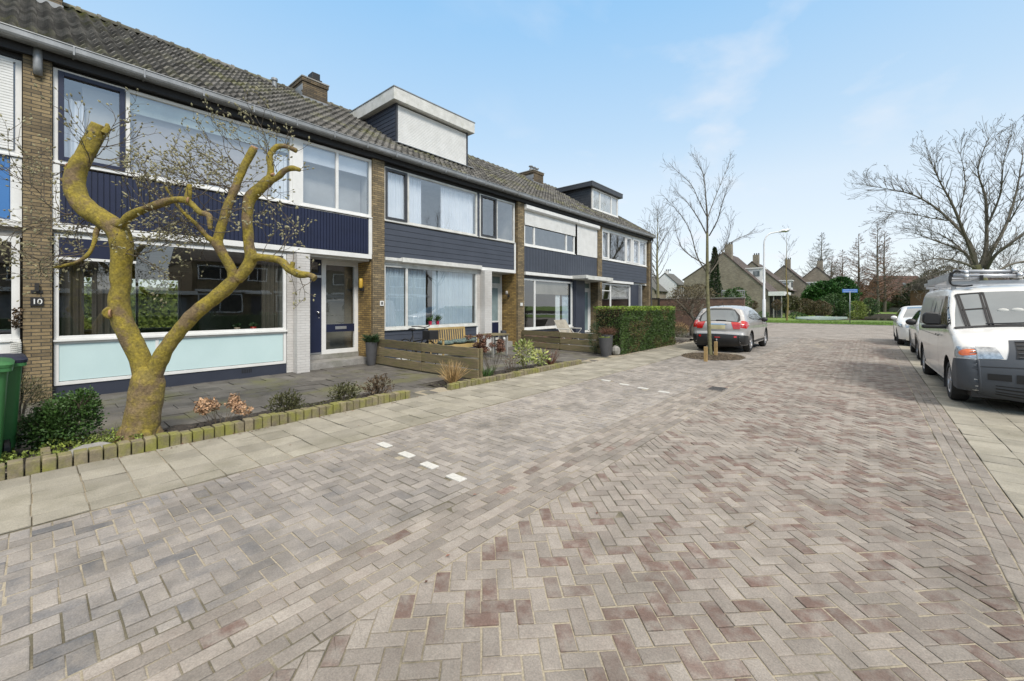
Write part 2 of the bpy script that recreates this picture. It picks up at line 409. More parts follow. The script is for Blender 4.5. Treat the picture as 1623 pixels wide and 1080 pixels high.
def bond(mb, x0, x1, y0, y1, bw, bl, zf, paint, gap=.0035, off=.5, along='y', skip=None, yg=0.):
    nx = int(round((x1-x0)/bw)); bw = (x1-x0)/nx
    for i in range(nx):
        o = (i*off % 1)*bl + random.uniform(-.004,.004)
        k = 0; y = y0 - o
        while y < y1:
            a, b = max(y, y0), min(y+bl, y1); y += bl
            if b-a < .02: continue
            P = [(x0+i*bw, a+yg), (x0+(i+1)*bw, a+yg), (x0+(i+1)*bw, b-yg), (x0+i*bw, b-yg)]
            mx, my = x0+(i+.5)*bw, (a+b)/2
            if skip and skip(mx, my): continue
            paint(mb, mx, my); stone(mb, P, zf, gap)
PAVE = mat('worn_concrete_paver', (.305,.272,.236), .88, (.238,.210,.182), 5, .5, .55, 160, tint=.23, hue=(.165,.108,.088), hnoise=9, dirt=((.11,.098,.08), .47, .75, .6), dscale=1.6, detail=10)
PAVEG = mat('grey_blue_paver', (.305,.275,.243), .82, (.235,.212,.19), 6, .5, .5, 150, tint=.20, hue=(.120,.120,.125), hnoise=5, dirt=((.09,.082,.068), .47, .75, .65), dscale=1.7, detail=10)
SLAB = mat('pavement_slab', (.315,.290,.235), .88, (.255,.235,.19), 3, .45, .4, 150, tint=.14, dirt=((.14,.13,.085), .47, .75, .6), dscale=1.8, detail=10)
SLABD = mat('damp_garden_slab', (.135,.125,.11), .8, (.085,.078,.068), 3, .4, .4, 120, tint=.2, dirt=((.13,.13,.045), .50, .68, .7), dscale=1.1)
SAND = mat('sandy_joint', (.36,.315,.235), .95, (.30,.26,.19), 1.4, .6, .6, 120, dirt=((.08,.072,.045), .50, .60, .85), dscale=.8, detail=10)
JOINT = mat('dark_joint', (.09,.08,.06), .95, (.05,.045,.032), 3, .4, .6, 120)
GRD = mat('grass_ground', (.14,.21,.035), .95, (.11,.18,.025), .5, .5, .5, 20)
EARTH = mat('bare_ground', (.10,.085,.055), .95, (.07,.08,.03), .3, .4, .3, 20)
ROADF = mat('far_paving', (.300,.270,.238), .9, (.255,.228,.20), 1.2, .35, .3, 40, dirt=((.16,.14,.118), .5, .8, .45), dscale=.5, brick=(.2,.1,.005,(.2,.18,.155)))
KERB = mat('kerb_stone', (.27,.25,.22), .9, None, 5, .3, .3)
WATER = mat('canal_water', (.02,.022,.018), .04, None, 1, 0, .15, 4, spec=.6)
def flat(name, mt, pts, z, kind='structure', label=None):
    mb = MB(); mb.poly([(x, y, z) for x, y in pts]); return tag(mb.build(name, mt), label=label, kind=kind)
# base terrain (grass plain to the horizon, with the canal cut in), road bed, joints
G0 = -.06
flat('ground', EARTH, [(-700,-500),(700,-500),(700,45.12),(-700,45.12)], G0-.03)
flat('grass_verge', GRD, [(-700,45.12),(700,45.12),(700,60),(-700,60)], 0.0)
flat('far_ground', GRD, [(-700,60),(-3.5,60),(-3.5,900),(-700,900)], -.02)
flat('far_bank', GRD, [(-3.5,104),(700,104),(700,900),(-3.5,900)], -.05)
flat('canal_water', WATER, [(-3.6,58),(700,58),(700,106),(-3.6,106)], -.35)
mb = MB(); mb.box(-3.6,700,103.6,104,-.6,.12); mb.box(-3.85,-3.5,60,104,-.6,.05); mb.box(-3.6,700,59.8,60.05,-.6,.02); tag(mb.build('quay_edge', BARK), kind='structure')
flat('road_bed', SAND, [(-1.98,12),(.87,12),(.87,45),(-1.98,45)], -.006)
flat('parking_bed', SAND, [(-4.6,12),(-1.98,12),(-1.98,45),(-4.6,45)], -.006)
flat('pavement_bed', SAND, [(-6.4,-3),(-4.6,-3),(-4.6,45),(-6.4,45)], -.003)
flat('pavement_bed', JOINT, [(.88,-3),(12,-3),(12,45),(.88,45)], -.008)
flat('side_street', ROADF, [(-90,34),(-4.6,34),(-4.6,45),(-90,45)], -.003)
YF = 25.
for i, (a, b, y0) in enumerate(((-1.98,.62,YF),(-4.6,-1.98,YF),(-6.3,-4.6,YF),(.62,12,YF))):
    flat('far_road' if i < 2 else 'far_pavement', ROADF, [(a,y0),(b,y0),(b,45),(a,45)], 0.001)
mb = MB()
for k in range(-90, 30): mb.t = random.random(); mb.box(k+.01, k+.99, 45., 45.12, -.1, .035)
tag(mb.build('kerb', KERB, bevel=.01), kind='structure')
# tree pit cut-out
def pit(x, y): return (abs(x+3.75)/.85)**2 + (abs(y-14.05)/1.05)**2 < 1
zf0 = lambda x, y: .006*hnoise(x, y, .5, 1) + .004*hnoise(x, y, 1.7, 2)
def bed(name, x0, x1, y0, y1, dz):
    mb = MB(); nx = int((x1-x0)/.12); ny = int((y1-y0)/.12)
    mb.add([(lerp(x0,x1,i/nx), lerp(y0,y1,j/ny), zf0(lerp(x0,x1,i/nx), lerp(y0,y1,j/ny))+dz+.0012*hnoise(i*.7, j*.7, 1, 3)) for i in range(nx+1) for j in range(ny+1)], [(i*(ny+1)+j, (i+1)*(ny+1)+j, (i+1)*(ny+1)+j+1, i*(ny+1)+j+1) for i in range(nx) for j in range(ny)])
    return tag(mb.build(name, SAND, smooth=True), kind='structure')
bed('road_bed', -1.975, .875, -1., 12., -.0046); bed('parking_bed', -4.6, -1.975, -1.5, 12., -.0042)
def paint_road(mb, x, y):
    n = hnoise(x, y, .55, 3)*.5 + hnoise(x, y, 1.6, 4)*.35; left = x < -1.85
    pr = .31 + n*.9 - (.25 if y < 1.6 else 0) + (.12 if x > -1.2 else -.06)
    mb.h = random.uniform(.55, 1) if random.random() < pr else random.uniform(0, .15)
    st = max(0, min(1, (x + .25)/.7)) * max(0, min(1, (7.5-y)/4)) # stained right-hand edge
    mb.t = max(0, random.random()*.62 + .22 - st*random.uniform(.4, 1.))
    if mb.h > .5: mb.t *= .8
mb = MB(); herring(mb, -1.97, .60, -.4, YF, R(45), zf0, paint_road, W=.0900, gap=.004)
tag(mb.build('road', PAVE), kind='structure')
def paint_band(mb, x, y):
    mb.h = random.uniform(.5, 1) if random.random() < .07 else random.uniform(0, .12); mb.t = random.random()
mb = MB(); bond(mb, -2.62, -1.975, -1, YF, .0922, .19, zf0, paint_band)
bond(mb, .605, .87, -.5, YF, .0883, .21, zf0, lambda m, x, y: (setattr(m, 'h', .25 if random.random() < .3 else 0), setattr(m, 't', random.random()*.5)))
tag(mb.build('road_border', PAVE), kind='structure')
def paint_park(mb, x, y):
    bl = max(0, min(1, (2.2-y)/2.2))
    n = hnoise(x, y, .6, 6)
    mb.h = max(0, random.gauss(.35, .25))*bl*1.2 + (random.random() < .12)*.3; mb.t = random.random()*.8 + .1 + n*.35
    if 3.5 < y < 7: mb.t += .25
WM = [(p.x, p.y) for p in [gp(609.5,706), gp(644.5,721.5), gp(680.5,738.5), gp(723,758)]] + [(p.x, p.y) for p in [gp(960,603.5), gp(989,610), gp(1019,616), gp(1052,622)]]
mb = MB(); herring(mb, -4.58, -2.625, -1, YF, R(90), zf0, paint_park, gap=.004, skip=lambda x, y: pit(x, y) or any(abs(x-a) < .10 and abs(y-b) < .05 for a, b in WM))
tag(mb.build('parking_lane', PAVEG), kind='structure')
WMARK = mat('white_marking_brick', (.50,.49,.455), .8, (.50,.49,.455), 9, .3, .3)
mb = MB()
for a, b in WM: mb.box(a-.098, a+.098, b-.047, b+.047, -.005, .0105)
tag(mb.build('parking_marking', WMARK, bevel=.004), kind='structure')
def paint_slab(mb, x, y): mb.h = 0; mb.t = random.random()
mb = MB(); bond(mb, -5.99, -4.80, -3, YF, .2975, .3, lambda x, y: .006+zf0(x, y), paint_slab, gap=.0015, off=0, yg=.003)
bond(mb, -4.80, -4.60, -3, YF, .2, .3, lambda x, y: .006+zf0(x, y), paint_slab, gap=.0015, off=0, yg=.003)
bond(mb, .875, 4.775, -.5, YF, .3, .3, lambda x, y: .004+zf0(x, y), paint_slab, gap=.0035, off=0)
tag(mb.build('pavement', SLAB), kind='structure')
# front-garden paving
def gskip(x, y): return False
mb = MB(); bond(mb, -10.6, -7.0, -.6, 6.2, .4, .6, lambda x, y: -.01+.008*hnoise(x,y,1,5), paint_slab, gap=.004, off=.5)
bond(mb, -7.0, -5.99, 4.32, 5.1, .3367, .3, lambda x, y: -.004, paint_slab, gap=.003, off=0)
bond(mb, -10.6, -7.0, 6.3, 12.6, .3, .3, lambda x, y: -.01+.008*hnoise(x,y,1,5), paint_slab, gap=.004, off=.5)
bond(mb, -7.0, -5.99, 9.97, 12.6, .3367, .3, lambda x, y: -.004, paint_slab, gap=.003, off=0)
bond(mb, -10.6, -7.4, 12.8, 25.3, .3, .3, lambda x, y: -.01, paint_slab, gap=.004, off=.5)
tag(mb.build('garden_paving', SLABD), kind='structure')
flat('garden_bed_joint', JOINT, [(-11.6,-3),(-6.4,-3),(-6.4,30),(-11.6,30)], -.025)
def soil(x0, x1, y0, y1, z=.0, name='garden_soil', n=None):
    mb = MB(); nx = max(2, int((x1-x0)/.07)); ny = max(2, int((y1-y0)/.07)); vs = []; fs = []
    for i in range(nx+1):
        for j in range(ny+1):
            x = lerp(x0,x1,i/nx); y = lerp(y0,y1,j/ny); vs.append((x, y, z + .035*hnoise(x,y,3.5,8) + random.uniform(-.012,.012)))
    for i in range(nx):
        for j in range(ny): a = i*(ny+1)+j; fs.append((a, a+ny+1, a+ny+2, a+1))
    mb.add(vs, fs)
    for k in range(int((x1-x0)*(y1-y0)*60)):
        x = random.uniform(x0, x1); y = random.uniform(y0, y1); r = random.uniform(.008, .025); mb.blob((x, y, z+.01), (r, r*.8, r*.5), 5, 3, .3)
    return tag(mb.build(name, SOIL, smooth=False), kind='structure')
soil(-6.95, -6.1, -3, 4.2); soil(-6.85, -6.1, 5.25, 9.9); soil(-7.4, -6.1, 12.6, 25.3)
flat('garden_path_joint', JOINT, [(-7.1,4.2),(-5.99,4.2),(-5.99,5.3),(-7.1,5.3)], -.02); flat('garden_path_joint', JOINT, [(-7.1,9.8),(-5.99,9.8),(-5.99,12.7),(-7.1,12.7)], -.02)
# mulch in the tree pit
MULCH = mat('wood_chip_mulch', (.16,.12,.075), .95, (.07,.055,.04), 30, .5, .8, 60, tint=.5)
mb = MB(); mb.t = .3
for a in range(40):
    pass
vs = [(-3.75, 14.05, .05)]; n = 36
for k in range(n):
    q = 2*math.pi*k/n; vs.append((-3.75+.85*math.cos(q), 14.05+1.05*math.sin(q), 0.0))
mb.add(vs, [(0, 1+k, 1+(k+1)%n) for k in range(n)])
for k in range(2600):
    q = random.uniform(0, 6.283); r = math.sqrt(random.random())*1.04; x = -3.75+.85*r*math.cos(q); y = 14.05+1.05*r*math.sin(q)
    mb.t = random.random(); a = random.uniform(0, 3.14); l = random.uniform(.015,.05); d = Vector((math.cos(a), math.sin(a), random.uniform(-.3,.3)))
    c = Vector((x, y, .012+.05*(1-r))); mb.bar(c-d*l, c+d*l, random.uniform(.008,.018), .006)
tag(mb.build('tree_pit_mulch', MULCH), kind='stuff')
# ------------------------------------------------------------------ the terrace of houses
XF = -10.5
def fr(mb, x, y0, y1, z0, z1, w=.05, d=.06):       # rectangular frame in the facade plane, front at x
    mb.box(x-d, x, y0, y0+w, z0, z1); mb.box(x-d, x, y1-w, y1, z0, z1)
    mb.box(x-d, x, y0+w, y1-w, z0, z0+w); mb.box(x-d, x, y0+w, y1-w, z1-w, z1)
def window(par, x, y0, y1, z0, z1, mf, w=.05, muls=(), cas=(), mg=None, sill=True, d=.07, trans=()):
    """one window: frame mesh with its pane(s) as a child; cas = list of (y0,y1,material) opening casements"""
    mb = MB(); fr(mb, x, y0, y1, z0, z1, w, d)
    for m in muls: mb.box(x-d, x-.002, m-w/2, m+w/2, z0+w, z1-w)
    for (a, b, zz) in trans: mb.box(x-d, x-.004, a, b, zz-.02, zz+.02)
    f = mb.build('window', mf, par, bevel=.004)
    if sill:
        s = MB(); s.box(x-d, x+.05, y0-.01, y1+.01, z0-.035, z0-.002); s.build('sill', mf, f, bevel=.004)
    for (a, b, cm) in cas:
        c = MB(); fr(c, x+.022, a, b, z0+w*.6, z1-w*.6, .07, .06); c.build('casement', cm, f, bevel=.004)
    g = MB(); g.poly([(x-d*.55, y0+.01, z0+.01), (x-d*.55, y1-.01, z0+.01), (x-d*.55, y1-.01, z1-.01), (x-d*.55, y0+.01, z1-.01)])
    g.build('pane', mg or GLASS, f)
    return f
def curtain(par, x, y0, y1, z0, z1, m, fold=.09, amp=.03):
    mb = MB(); n = max(4, int((y1-y0)/fold*8)); a = []
    ph = random.random()*6
    for i in range(n+1):
        y = lerp(y0, y1, i/n); q = amp*(math.sin(2*math.pi*y/fold+ph+.7*math.sin(y*9)) + .4*math.sin(2*math.pi*y/fold*.43+2))
        a += [(x+q, y, z0), (x+q*.7, y, z1)]
    mb.add(a, [(2*i, 2*i+2, 2*i+3, 2*i+1) for i in range(n)])
    return mb.build('curtain', m, par, smooth=True)
def ribbed(mb, x, y0, y1, z0, z1, pitch, vertical=True, depth=.014, gap=.012, board=True):
    a, b = (y0, y1) if vertical else (z0, z1); k = a
    while k < b-.005:
        e = min(k+pitch, b)
        mb.t = random.uniform(.4,.6)
        if vertical: mb.box(x-depth, x, k, e-gap, z0, z1)
        else: mb.prism([(x-depth-.01, y0, k), (x, y0, k), (x-.008, y0, e-gap), (x-depth-.01, y0, e-gap)], (0, y1-y0, 0))
        k = e
    mb.box(x-depth-.02, x-depth, y0, y1, z0, z1)
def holed(mb, x0, x1, y0, y1, z0, z1, h):
    a, b, c, d = h; mb.box(x0, x1, y0, a, z0, z1); mb.box(x0, x1, b, y1, z0, z1); mb.box(x0, x1, a, b, z0, c); mb.box(x0, x1, a, b, d, z1)
def interior(par, x0, x1, y0, y1, z0, z1, wall, floor, ceil, hole=None):
    mb = MB(); t = .01; mb.mi = 0
    if hole: holed(mb, x0-.015, x0, y0, y1, z0, z1, hole)
    else: mb.box(x0-.05, x0, y0, y1, z0, z1)
    mb.box(x0, x1, y0, y0+t, z0, z1); mb.box(x0, x1, y1-t, y1, z0, z1)
    mb.mi = 1; mb.box(x0, x1, y0+t, y1-t, z0, z0+t)
    mb.mi = 2; mb.box(x0, x1, y0+t, y1-t, z1-t, z1)
    return mb.build('interior', [wall, floor, ceil], par)
def shutter(par, x, y0, y1, z0, z1, m=WHITE, pitch=.045, name='roller_shutter', box=None):
    mb = MB(); z = z0
    while z < z1-.002:
        e = min(z+pitch, z1); mb.prism([(x-.01, y0, z), (x, y0, z+.006), (x, y0, e-.006), (x-.01, y0, e)], (0, y1-y0, 0)); z = e
    o = mb.build(name, m, par)
    if box:
        b = MB(); pts = [(x-.06, y0-.05, box[0]), (x+.09, y0-.05, box[0]), (x+.14, y0-.05, box[0]+.05), (x+.14, y0-.05, box[1]-.05), (x+.09, y0-.05, box[1]), (x-.06, y0-.05, box[1])]
        b.prism(pts, (0, y1-y0+.1, 0)); b.build('shutter_box', m, o, bevel=.006)
    return o
def text(par, s, size, loc, m, name='number', ext=.004, rx=90, rz=90):
    cu = bpy.data.curves.new(name, 'FONT'); cu.body = s; cu.size = size; cu.extrude = ext; cu.align_x = 'CENTER'; cu.align_y = 'CENTER'; cu.offset = size*.012
    o = bpy.data.objects.new(name, cu); dg = bpy.context.evaluated_depsgraph_get()
    me = bpy.data.meshes.new_from_object(o); bpy.data.objects.remove(o); me.name = name; me.materials.clear(); me.materials.append(m)
    k = bpy.data.objects.new(name, me); col.objects.link(k)
    off = Vector((0,0,0)); q = par
    while q is not None: off += Vector(q.location); q = q.parent
    k.location = Vector(loc)-off; k.rotation_euler = (R(rx), 0, R(rz)); k.parent = par; return k
EZ, EX, SL = 5.93, -10.20, .637; RX = -14.7
def rz_(x): return EZ + SL*(EX-x)
def roof(par, ya, yb):
    mb = MB(); TW = .2105; n = int(round((yb-ya)/TW)); TW = (yb-ya)/n; rows = 15; g = (EX-RX)/rows
    prof = [(0,-.4),(.12,-.9),(.26,-1.),(.40,-.6),(.52,.1),(.64,.8),(.76,1.),(.88,.62),(1.,-.35)]
    for r in range(rows):
        for c in range(n):
            x0 = EX - r*g + .03 + random.uniform(-.006,.006); x1 = EX-(r+1)*g - .01; lift = random.uniform(-.004,.004)
            ys = ya + c*TW; vs = []
            mb.t = random.random(); mm = hnoise(r*.35, ys, .8, 11)
            mb.h = max(0, min(1, -.1 + mm*1.7 + random.uniform(-.2,.2))); 
            for (u, q) in prof:
                h = q*.046
                vs += [(x0-.05, ys+u*TW, rz_(x0)+.02+h-.05+lift), (x0-.004, ys+u*TW, rz_(x0)+.088+h+lift), (x1, ys+u*TW, rz_(x1)+.006+h+lift)]
            k = len(prof)
            fs = [(3*i+1, 3*i+4, 3*i+5, 3*i+2) for i in range(k-1)] + [(3*i, 3*i+3, 3*i+4, 3*i+1) for i in range(k-1)]
            mb.add(vs, fs)
    ro = mb.build('roof', TILE, par)
    b = MB(); b.poly([(EX-.05, ya, rz_(EX-.05)-.02), (EX-.05, yb, rz_(EX-.05)-.02), (RX, yb, rz_(RX)-.02), (RX, ya, rz_(RX)-.02)])
    zb = rz_(RX); b.poly([(RX, ya, zb-.02), (RX, yb, zb-.02), (RX-4.6, yb, zb-.02-4.6*SL), (RX-4.6, ya, zb-.02-4.6*SL)])
    b.build('roof_underlay', BLACK, ro)
    rd = MB(); y = ya; 
    while y < yb-.05:
        e = min(y+.36, yb); rd.t = random.random(); rd.h = random.uniform(0, .5)
        P = [(RX+.13*math.cos(a), y, rz_(RX)-.03+.13*math.sin(a)+.01) for a in [math.pi*i/8 for i in range(9)]]
        rd.prism(P, (0, e-y-.01, 0)); P = [(RX+.15*math.cos(a), e-.07, rz_(RX)-.03+.155*math.sin(a)+.01) for a in [math.pi*i/8 for i in range(9)]]; rd.prism(P, (0, .07, 0)); y = e
    rd.build('ridge', TILE, ro)
    return ro
def gutter(par, ya, yb):
    mb = MB(); x0, x1 = -10.36, -10.15
    P = [(x0, ya, 5.98), (x0, ya, 5.84), (x1-.06, ya, 5.83), (x1-.015, ya, 5.85), (x1, ya, 5.88), (x1, ya, 5.955), (x1+.012, ya, 5.965), (x1+.01, ya, 5.98), (x1-.012, ya, 5.975), (x1-.012, ya, 5.89), (x1-.03, ya, 5.86), (x0+.012, ya, 5.855), (x0+.012, ya, 5.98)]
    mb.prism(P, (0, yb-ya, 0)); b = mb; y = ya+.4
    while y < yb: b.box(x0, x1+.012, y-.012, y+.012, 5.822, 5.965); y += .9
    o = mb.build('gutter', ZINC, par)
    f = MB(); f.box(-10.62, -10.37, ya, yb, 5.70, 5.90); f.build('fascia', BLACK, par)
    return o
def shell(par, ya, yb, yc, zp=2.95, rec=True, rx=-11.25):
    """back and party walls, floor slab over the porch; yc = start of the porch recess"""
    mb = MB()
    if zp == 0: holed(mb, -19.4, -19.2, ya, yb, 0, 6.1, (.9, 3.6, .75, 2.6))
    else: mb.box(-19.4, -19.2, ya, yb, 0, 6.1)
    mb.box(-19.2, -10.75, ya-.06, ya+.04, 0, 5.7)
    mb.box(-19.2, -10.75, yb-.04, yb+.06, 0, 5.7)
    return mb.build('wall', BRICK, par)
def pier(par, y0, y1, x1=-10.44, depth=.9, z1=5.72, m=None):
    mb = MB(); mb.box(x1-depth, x1, y0, y1, -.05, z1); return mb.build('pier', m or BRICK, par)
CFG = {}
def house(name, label, ya, yb):
    h = thing('row_house', label, 'house', (XF, ya, 0), group='row houses along the left side')
    roof(h, ya, yb); gutter(h, ya, yb); shell(h, ya+.2, yb-.12 if name != 'H4' else yb-.1, 0, 0 if name == 'H10' else 2.95)
    return h
# ---- house with the bright blue panel (cut by the left edge)
h12 = house('H12', 'row house with bright blue panel and white roller shutter upstairs', -6.3, .07)
pier(h12, -6.4, -6.05)
mb = MB(); mb.box(-10.56, -10.5, -6.05, -.09, 5.6, 5.72); mb.build('lintel', BLACK, h12)
window(h12, -10.5, -6.0, -.1, 4.05, 5.62, WHITE, .07, muls=(-4, -2.2))
shutter(h12, -10.47, -2.1, -.19, 4.12, 5.56)
mb = MB(); ribbed(mb, -10.5, -6.0, -.22, 3.0, 4.0, .28, gap=.01, depth=.01); mb.build('panel', BLUE, h12)
mb = MB(); mb.box(-10.56, -10.47, -6.0, -.1, 2.88, 2.99); mb.box(-10.56, -10.48, -.22, -.1, 2.99, 4.0); mb.build('trim', WHITE, h12)
window(h12, -10.52, -6.0, -.12, 1.05, 2.72, WHITE, .09, muls=(-2.6,)); mb = MB(); mb.box(-10.8, -10.56, -6.05, -.1, 2.72, 2.88); mb.build('lintel', CONC, h12)
mb = MB(); mb.box(-10.58, -10.5, -6.0, -.12, .82, 1.03); mb.box(-10.58, -10.53, -6, -.12, .3, .80); mb.build('panel', WHITE, h12)
mb = MB(); mb.box(-10.6, -10.54, -6.0, -.12, -.05, .82); mb.build('plinth', SLATE2, h12)
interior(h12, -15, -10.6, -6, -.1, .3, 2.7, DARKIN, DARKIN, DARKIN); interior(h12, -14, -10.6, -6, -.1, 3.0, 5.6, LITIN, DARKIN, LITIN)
# ---- navy house, number 10
h10 = house('H10', 'row house with navy ribbed panel and pale mint panels, number 10', .07, 6.37)
pier(h10, -.09, .23)
up = -10.5
mb = MB(); mb.box(up-.1, up-.02, .23, 6.17, 5.64, 5.74); mb.build('lintel', BLACK, h10)
window(h10, up, .24, 4.10, 4.06, 5.66, WHITE, .06, muls=(1.18,), cas=((.30, 1.14, NAVY),), mg=GLASSB)
window(h10, up, 4.28, 6.19, 4.06, 5.66, WHITE, .07, muls=(5.21,), mg=GLASSB)
mb = MB(); mb.box(up-.08, up+.012, 4.10, 4.28, 4.03, 5.66); mb.build('window_post', WHITE, h10, bevel=.004)
mb = MB(); ribbed(mb, up+.02, .32, 6.09, 3.03, 3.99, .078, gap=.016, depth=.018); mb.build('panel', NAVY, h10)
mb = MB(); mb.box(up-.1, up+.035, .23, 6.18, 2.90, 3.02); mb.box(up-.1, up+.033, .23, .32, 3.02, 4.02); mb.box(up-.1, up+.033, 6.09, 6.19, 3.02, 4.02); mb.build('trim', WHITE, h10, bevel=.004)
mb = MB(); mb.box(-11.3, up-.1, .23, 6.18, 2.84, 2.95); mb.build('porch_ceiling', OFFW, h10)
# ground floor: big window, navy board, mint panels, plinth
window(h10, up-.03, .25, 3.97, 1.02, 2.84, WHITE, .06, muls=(), mg=GLASS)
mb = MB(); mb.box(up-.075, up-.035, .31, 1.27, 2.45, 2.79); mb.box(up-.075, up-.03, 1.27, 1.32, 1.08, 2.79) if False else None; mb.build('top_panel', NAVY, h10)
mb = MB(); mb.box(up-.09, up-.028, .31, 1.30, 2.40, 2.445); mb.build('transom', WHITE, h10)
mb = MB(); mb.box(up-.07, up-.045, .31, 3.9, .30, .98); mb.build('panel', MINT, h10)
mb = MB(); fr(mb, up-.03, .25, 3.97, .23, 1.0, .06, .05); mb.box(up-.08, up-.032, 1.58, 1.63, .29, .95); mb.build('trim', WHITE, h10, bevel=.003)
mb = MB(); mb.box(up-.2, up-.05, .23, 4.0, -.05, .23); mb.build('plinth', SLATE2, h10)
for yy in (1.28, 3.05):
    mb = MB()
    for k in range(6): mb.box(up-.06, up-.047, yy+k*.035, yy+k*.035+.02, .10, .19)
    mb.build('air_brick', BLACK, h10)
mb = MB(); mb.box(-11.25, -10.52, 3.98, 4.12, 0, 2.85); mb.box(-11.25, -10.28, 4.12, 4.42, -.02, 2.85); mb.build('white_brick_pier', WBRICK, h10, bevel=.004)
# porch: navy door with toplight, glazed side panel, steps
px_ = -11.22
mb = MB(); mb.box(px_-.07, px_+.02, 5.12, 5.24, .28, 2.84); mb.box(px_-.07, px_+.02, 6.06, 6.18, .28, 2.84); mb.box(px_-.07, px_+.02, 5.24, 6.06, 2.72, 2.84); mb.box(px_-.07, px_+.02, 5.24, 6.06, .28, .40); mb.box(px_-.07, px_+.018, 4.42, 5.12, 2.36, 2.42); mb.build('door_frame', WHITE, h10, bevel=.004)
dr = MB(); dr.box(px_-.05, px_, 4.42, 5.12, .33, 2.355); dr = dr.build('door', NAVY, h10, bevel=.004)
mb = MB(); mb.lathe([(.0,.075),(.028,.072),(.034,.05),(.026,.03),(.014,.02),(.03,.006),(.03,0)], (px_, 5.02, 1.42), 'x'); mb.build('handle', CHROME, dr, smooth=True)
mb = MB(); mb.lathe([(.0,.01),(.018,.01),(.018,0)], (px_, 5.05, 1.28), 'x'); mb.build('keyhole', CHROME, dr); 
mb = MB(); mb.box(px_-.05, px_+.01, 4.42, 5.12, .30, .345); mb.build('threshold', ZINC, dr)
mb = MB(); fr(mb, px_-.005, 4.42, 5.12, 2.42, 2.84, .07, .05); tl = mb.build('toplight', NAVY, h10); mb = MB(); mb.poly([(px_-.03,4.45,2.45),(px_-.03,5.1,2.45),(px_-.03,5.1,2.82),(px_-.03,4.45,2.82)]); mb.build('pane', GLASS, tl)
mb = MB(); mb.poly([(px_-.03,5.2,.36),(px_-.03,6.1,.36),(px_-.03,6.1,2.76),(px_-.03,5.2,2.76)]); mb.build('side_glass', GLASS, h10)
mb = MB(); mb.box(px_-.045, px_+.012, 5.24, 6.06, .88, 1.09); ls = mb.build('letterbox_board', NAVY, h10); mb = MB(); mb.box(px_+.012, px_+.022, 5.5, 5.82, .95, 1.03); mb.build('letterbox', STEEL, ls)
mb = MB(); mb.box(-13.2, px_-.4, 4.42, 6.2, .3, 2.9); mb.build('hall_wall', mat('warm_grey_hall', (.30,.28,.25), .8, None, 2, .05), h10)
mb = MB(); mb.box(-11.26, -10.62, 4.42, 6.17, -.05, .16); mb.box(-11.26, -11.16, 4.42, 6.17, .16, .29); mb.build('step', CONC, h10, bevel=.008)
mb = MB(); mb.box(-11.3, -10.53, 6.172, 6.2, .0, 2.84); mb.build('porch_wall', BRICKY, h10)
wl = MB(); wl.box(-10.93, -10.87, 6.06, 6.172, 2.06, 2.14); wl.box(-10.95, -10.85, 6.10, 6.165, 2.02, 2.06); wl = wl.build('wall_lamp', PLASTIC, h10)
mb = MB(); mb.lathe([(.0,.28),(.045,.275),(.055,.2),(.055,.02),(.04,0),(0,0)], (-10.9, 6.09, 2.10), 'z', 14); mb.build('lamp_shade', mat('amber_glass_shade', (.65,.42,.06), .4, None, 3, .1), wl, smooth=True)
window(h10, -19.25, .9, 3.6, .75, 2.6, WHITE, .07, muls=(2.4,), sill=False)
# room behind, curtains, sill pots
interior(h10, -19.18, -10.7, .25, 4.1, .28, 2.84, mat('brown_room_wall', (.26,.22,.18), .8, None, 1, .05), DARKIN, mat('ceiling_white', (.5,.5,.48), .8, None, 2, .05), hole=(.9, 3.6, .75, 2.6))
interior(h10, -12.1, -10.7, .25, 6.15, 3.05, 5.68, LITIN, DARKIN, MATS['ceiling_white'])
for a, b in ((.34, .62), (.72, 1.1)): curtain(h10, -10.72, a, b, .4, 2.4, CURTD)
curtain(h10, -10.75, 3.5, 3.86, 1.0, 2.8, CURTD)
curtain(h10, -10.68, .34, .62, 4.15, 5.25, CURT); curtain(h10, -10.66, 3.70, 4.06, 4.1, 5.2, CURT)
mb = MB(); mb.box(-10.66, -10.63, 1.2, 4.05, 5.28, 5.6); mb.build('roller_blind', mat('pale_green_blind', (.60,.68,.63), .8, None, 2, .05), h10)
mb = MB(); mb.box(-10.74, -10.72, 1.2, 3.7, 4.1, 5.4); mb.build('lowered_blind', mat('taupe_grey_blind', (.42,.385,.38), .85, (.36,.33,.33), .8, .05), h10)
mb = MB(); mb.box(-10.98, -10.95, 4.3, 6.1, 4.1, 5.3); mb.box(-10.76, -10.74, .60, 1.12, 4.1, 5.55); mb.build('room_divider', mat('pale_grey_wall', (.5,.5,.49), .85, None, 1, .05), h10)
mb = MB(); mb.box(-10.66, -10.63, 4.34, 6.12, 5.2, 5.58); mb.build('roller_blind', CURT, h10)
mb = MB(); mb.box(-10.80, -10.68, .3, 4.0, .96, 1.0); mb.build('window_board', OFFW, h10)
for yy, mt in ((3.02, 'grey'), (3.34, 'red')):
    p = thing('potted_plant', 'small green plant in a %s pot on the sill inside the big window' % ('red' if mt == 'red' else 'pale clay'), 'houseplant', (-10.75, yy, 1.0), group='plant pots on the mint house sill')
    m = MB(); m.lathe([(0,0),(.045,0),(.06,.12),(.05,.12),(.0,.1)], (-10.75, yy, 1.0), 'z', 14); m.build('pot', mat(mt+'_pot', (.45,.02,.015) if mt == 'red' else (.35,.27,.2), .4, None, 3, .1), p, smooth=True)
    m = MB()
    for k in range(60): m.t = random.random(); m.leaf((-10.75, yy, 1.12), (random.gauss(0,.5), random.gauss(0,.6), random.uniform(.3,1)), random.uniform(.06,.13), .025)
    m.build('foliage', LEAFD, p)
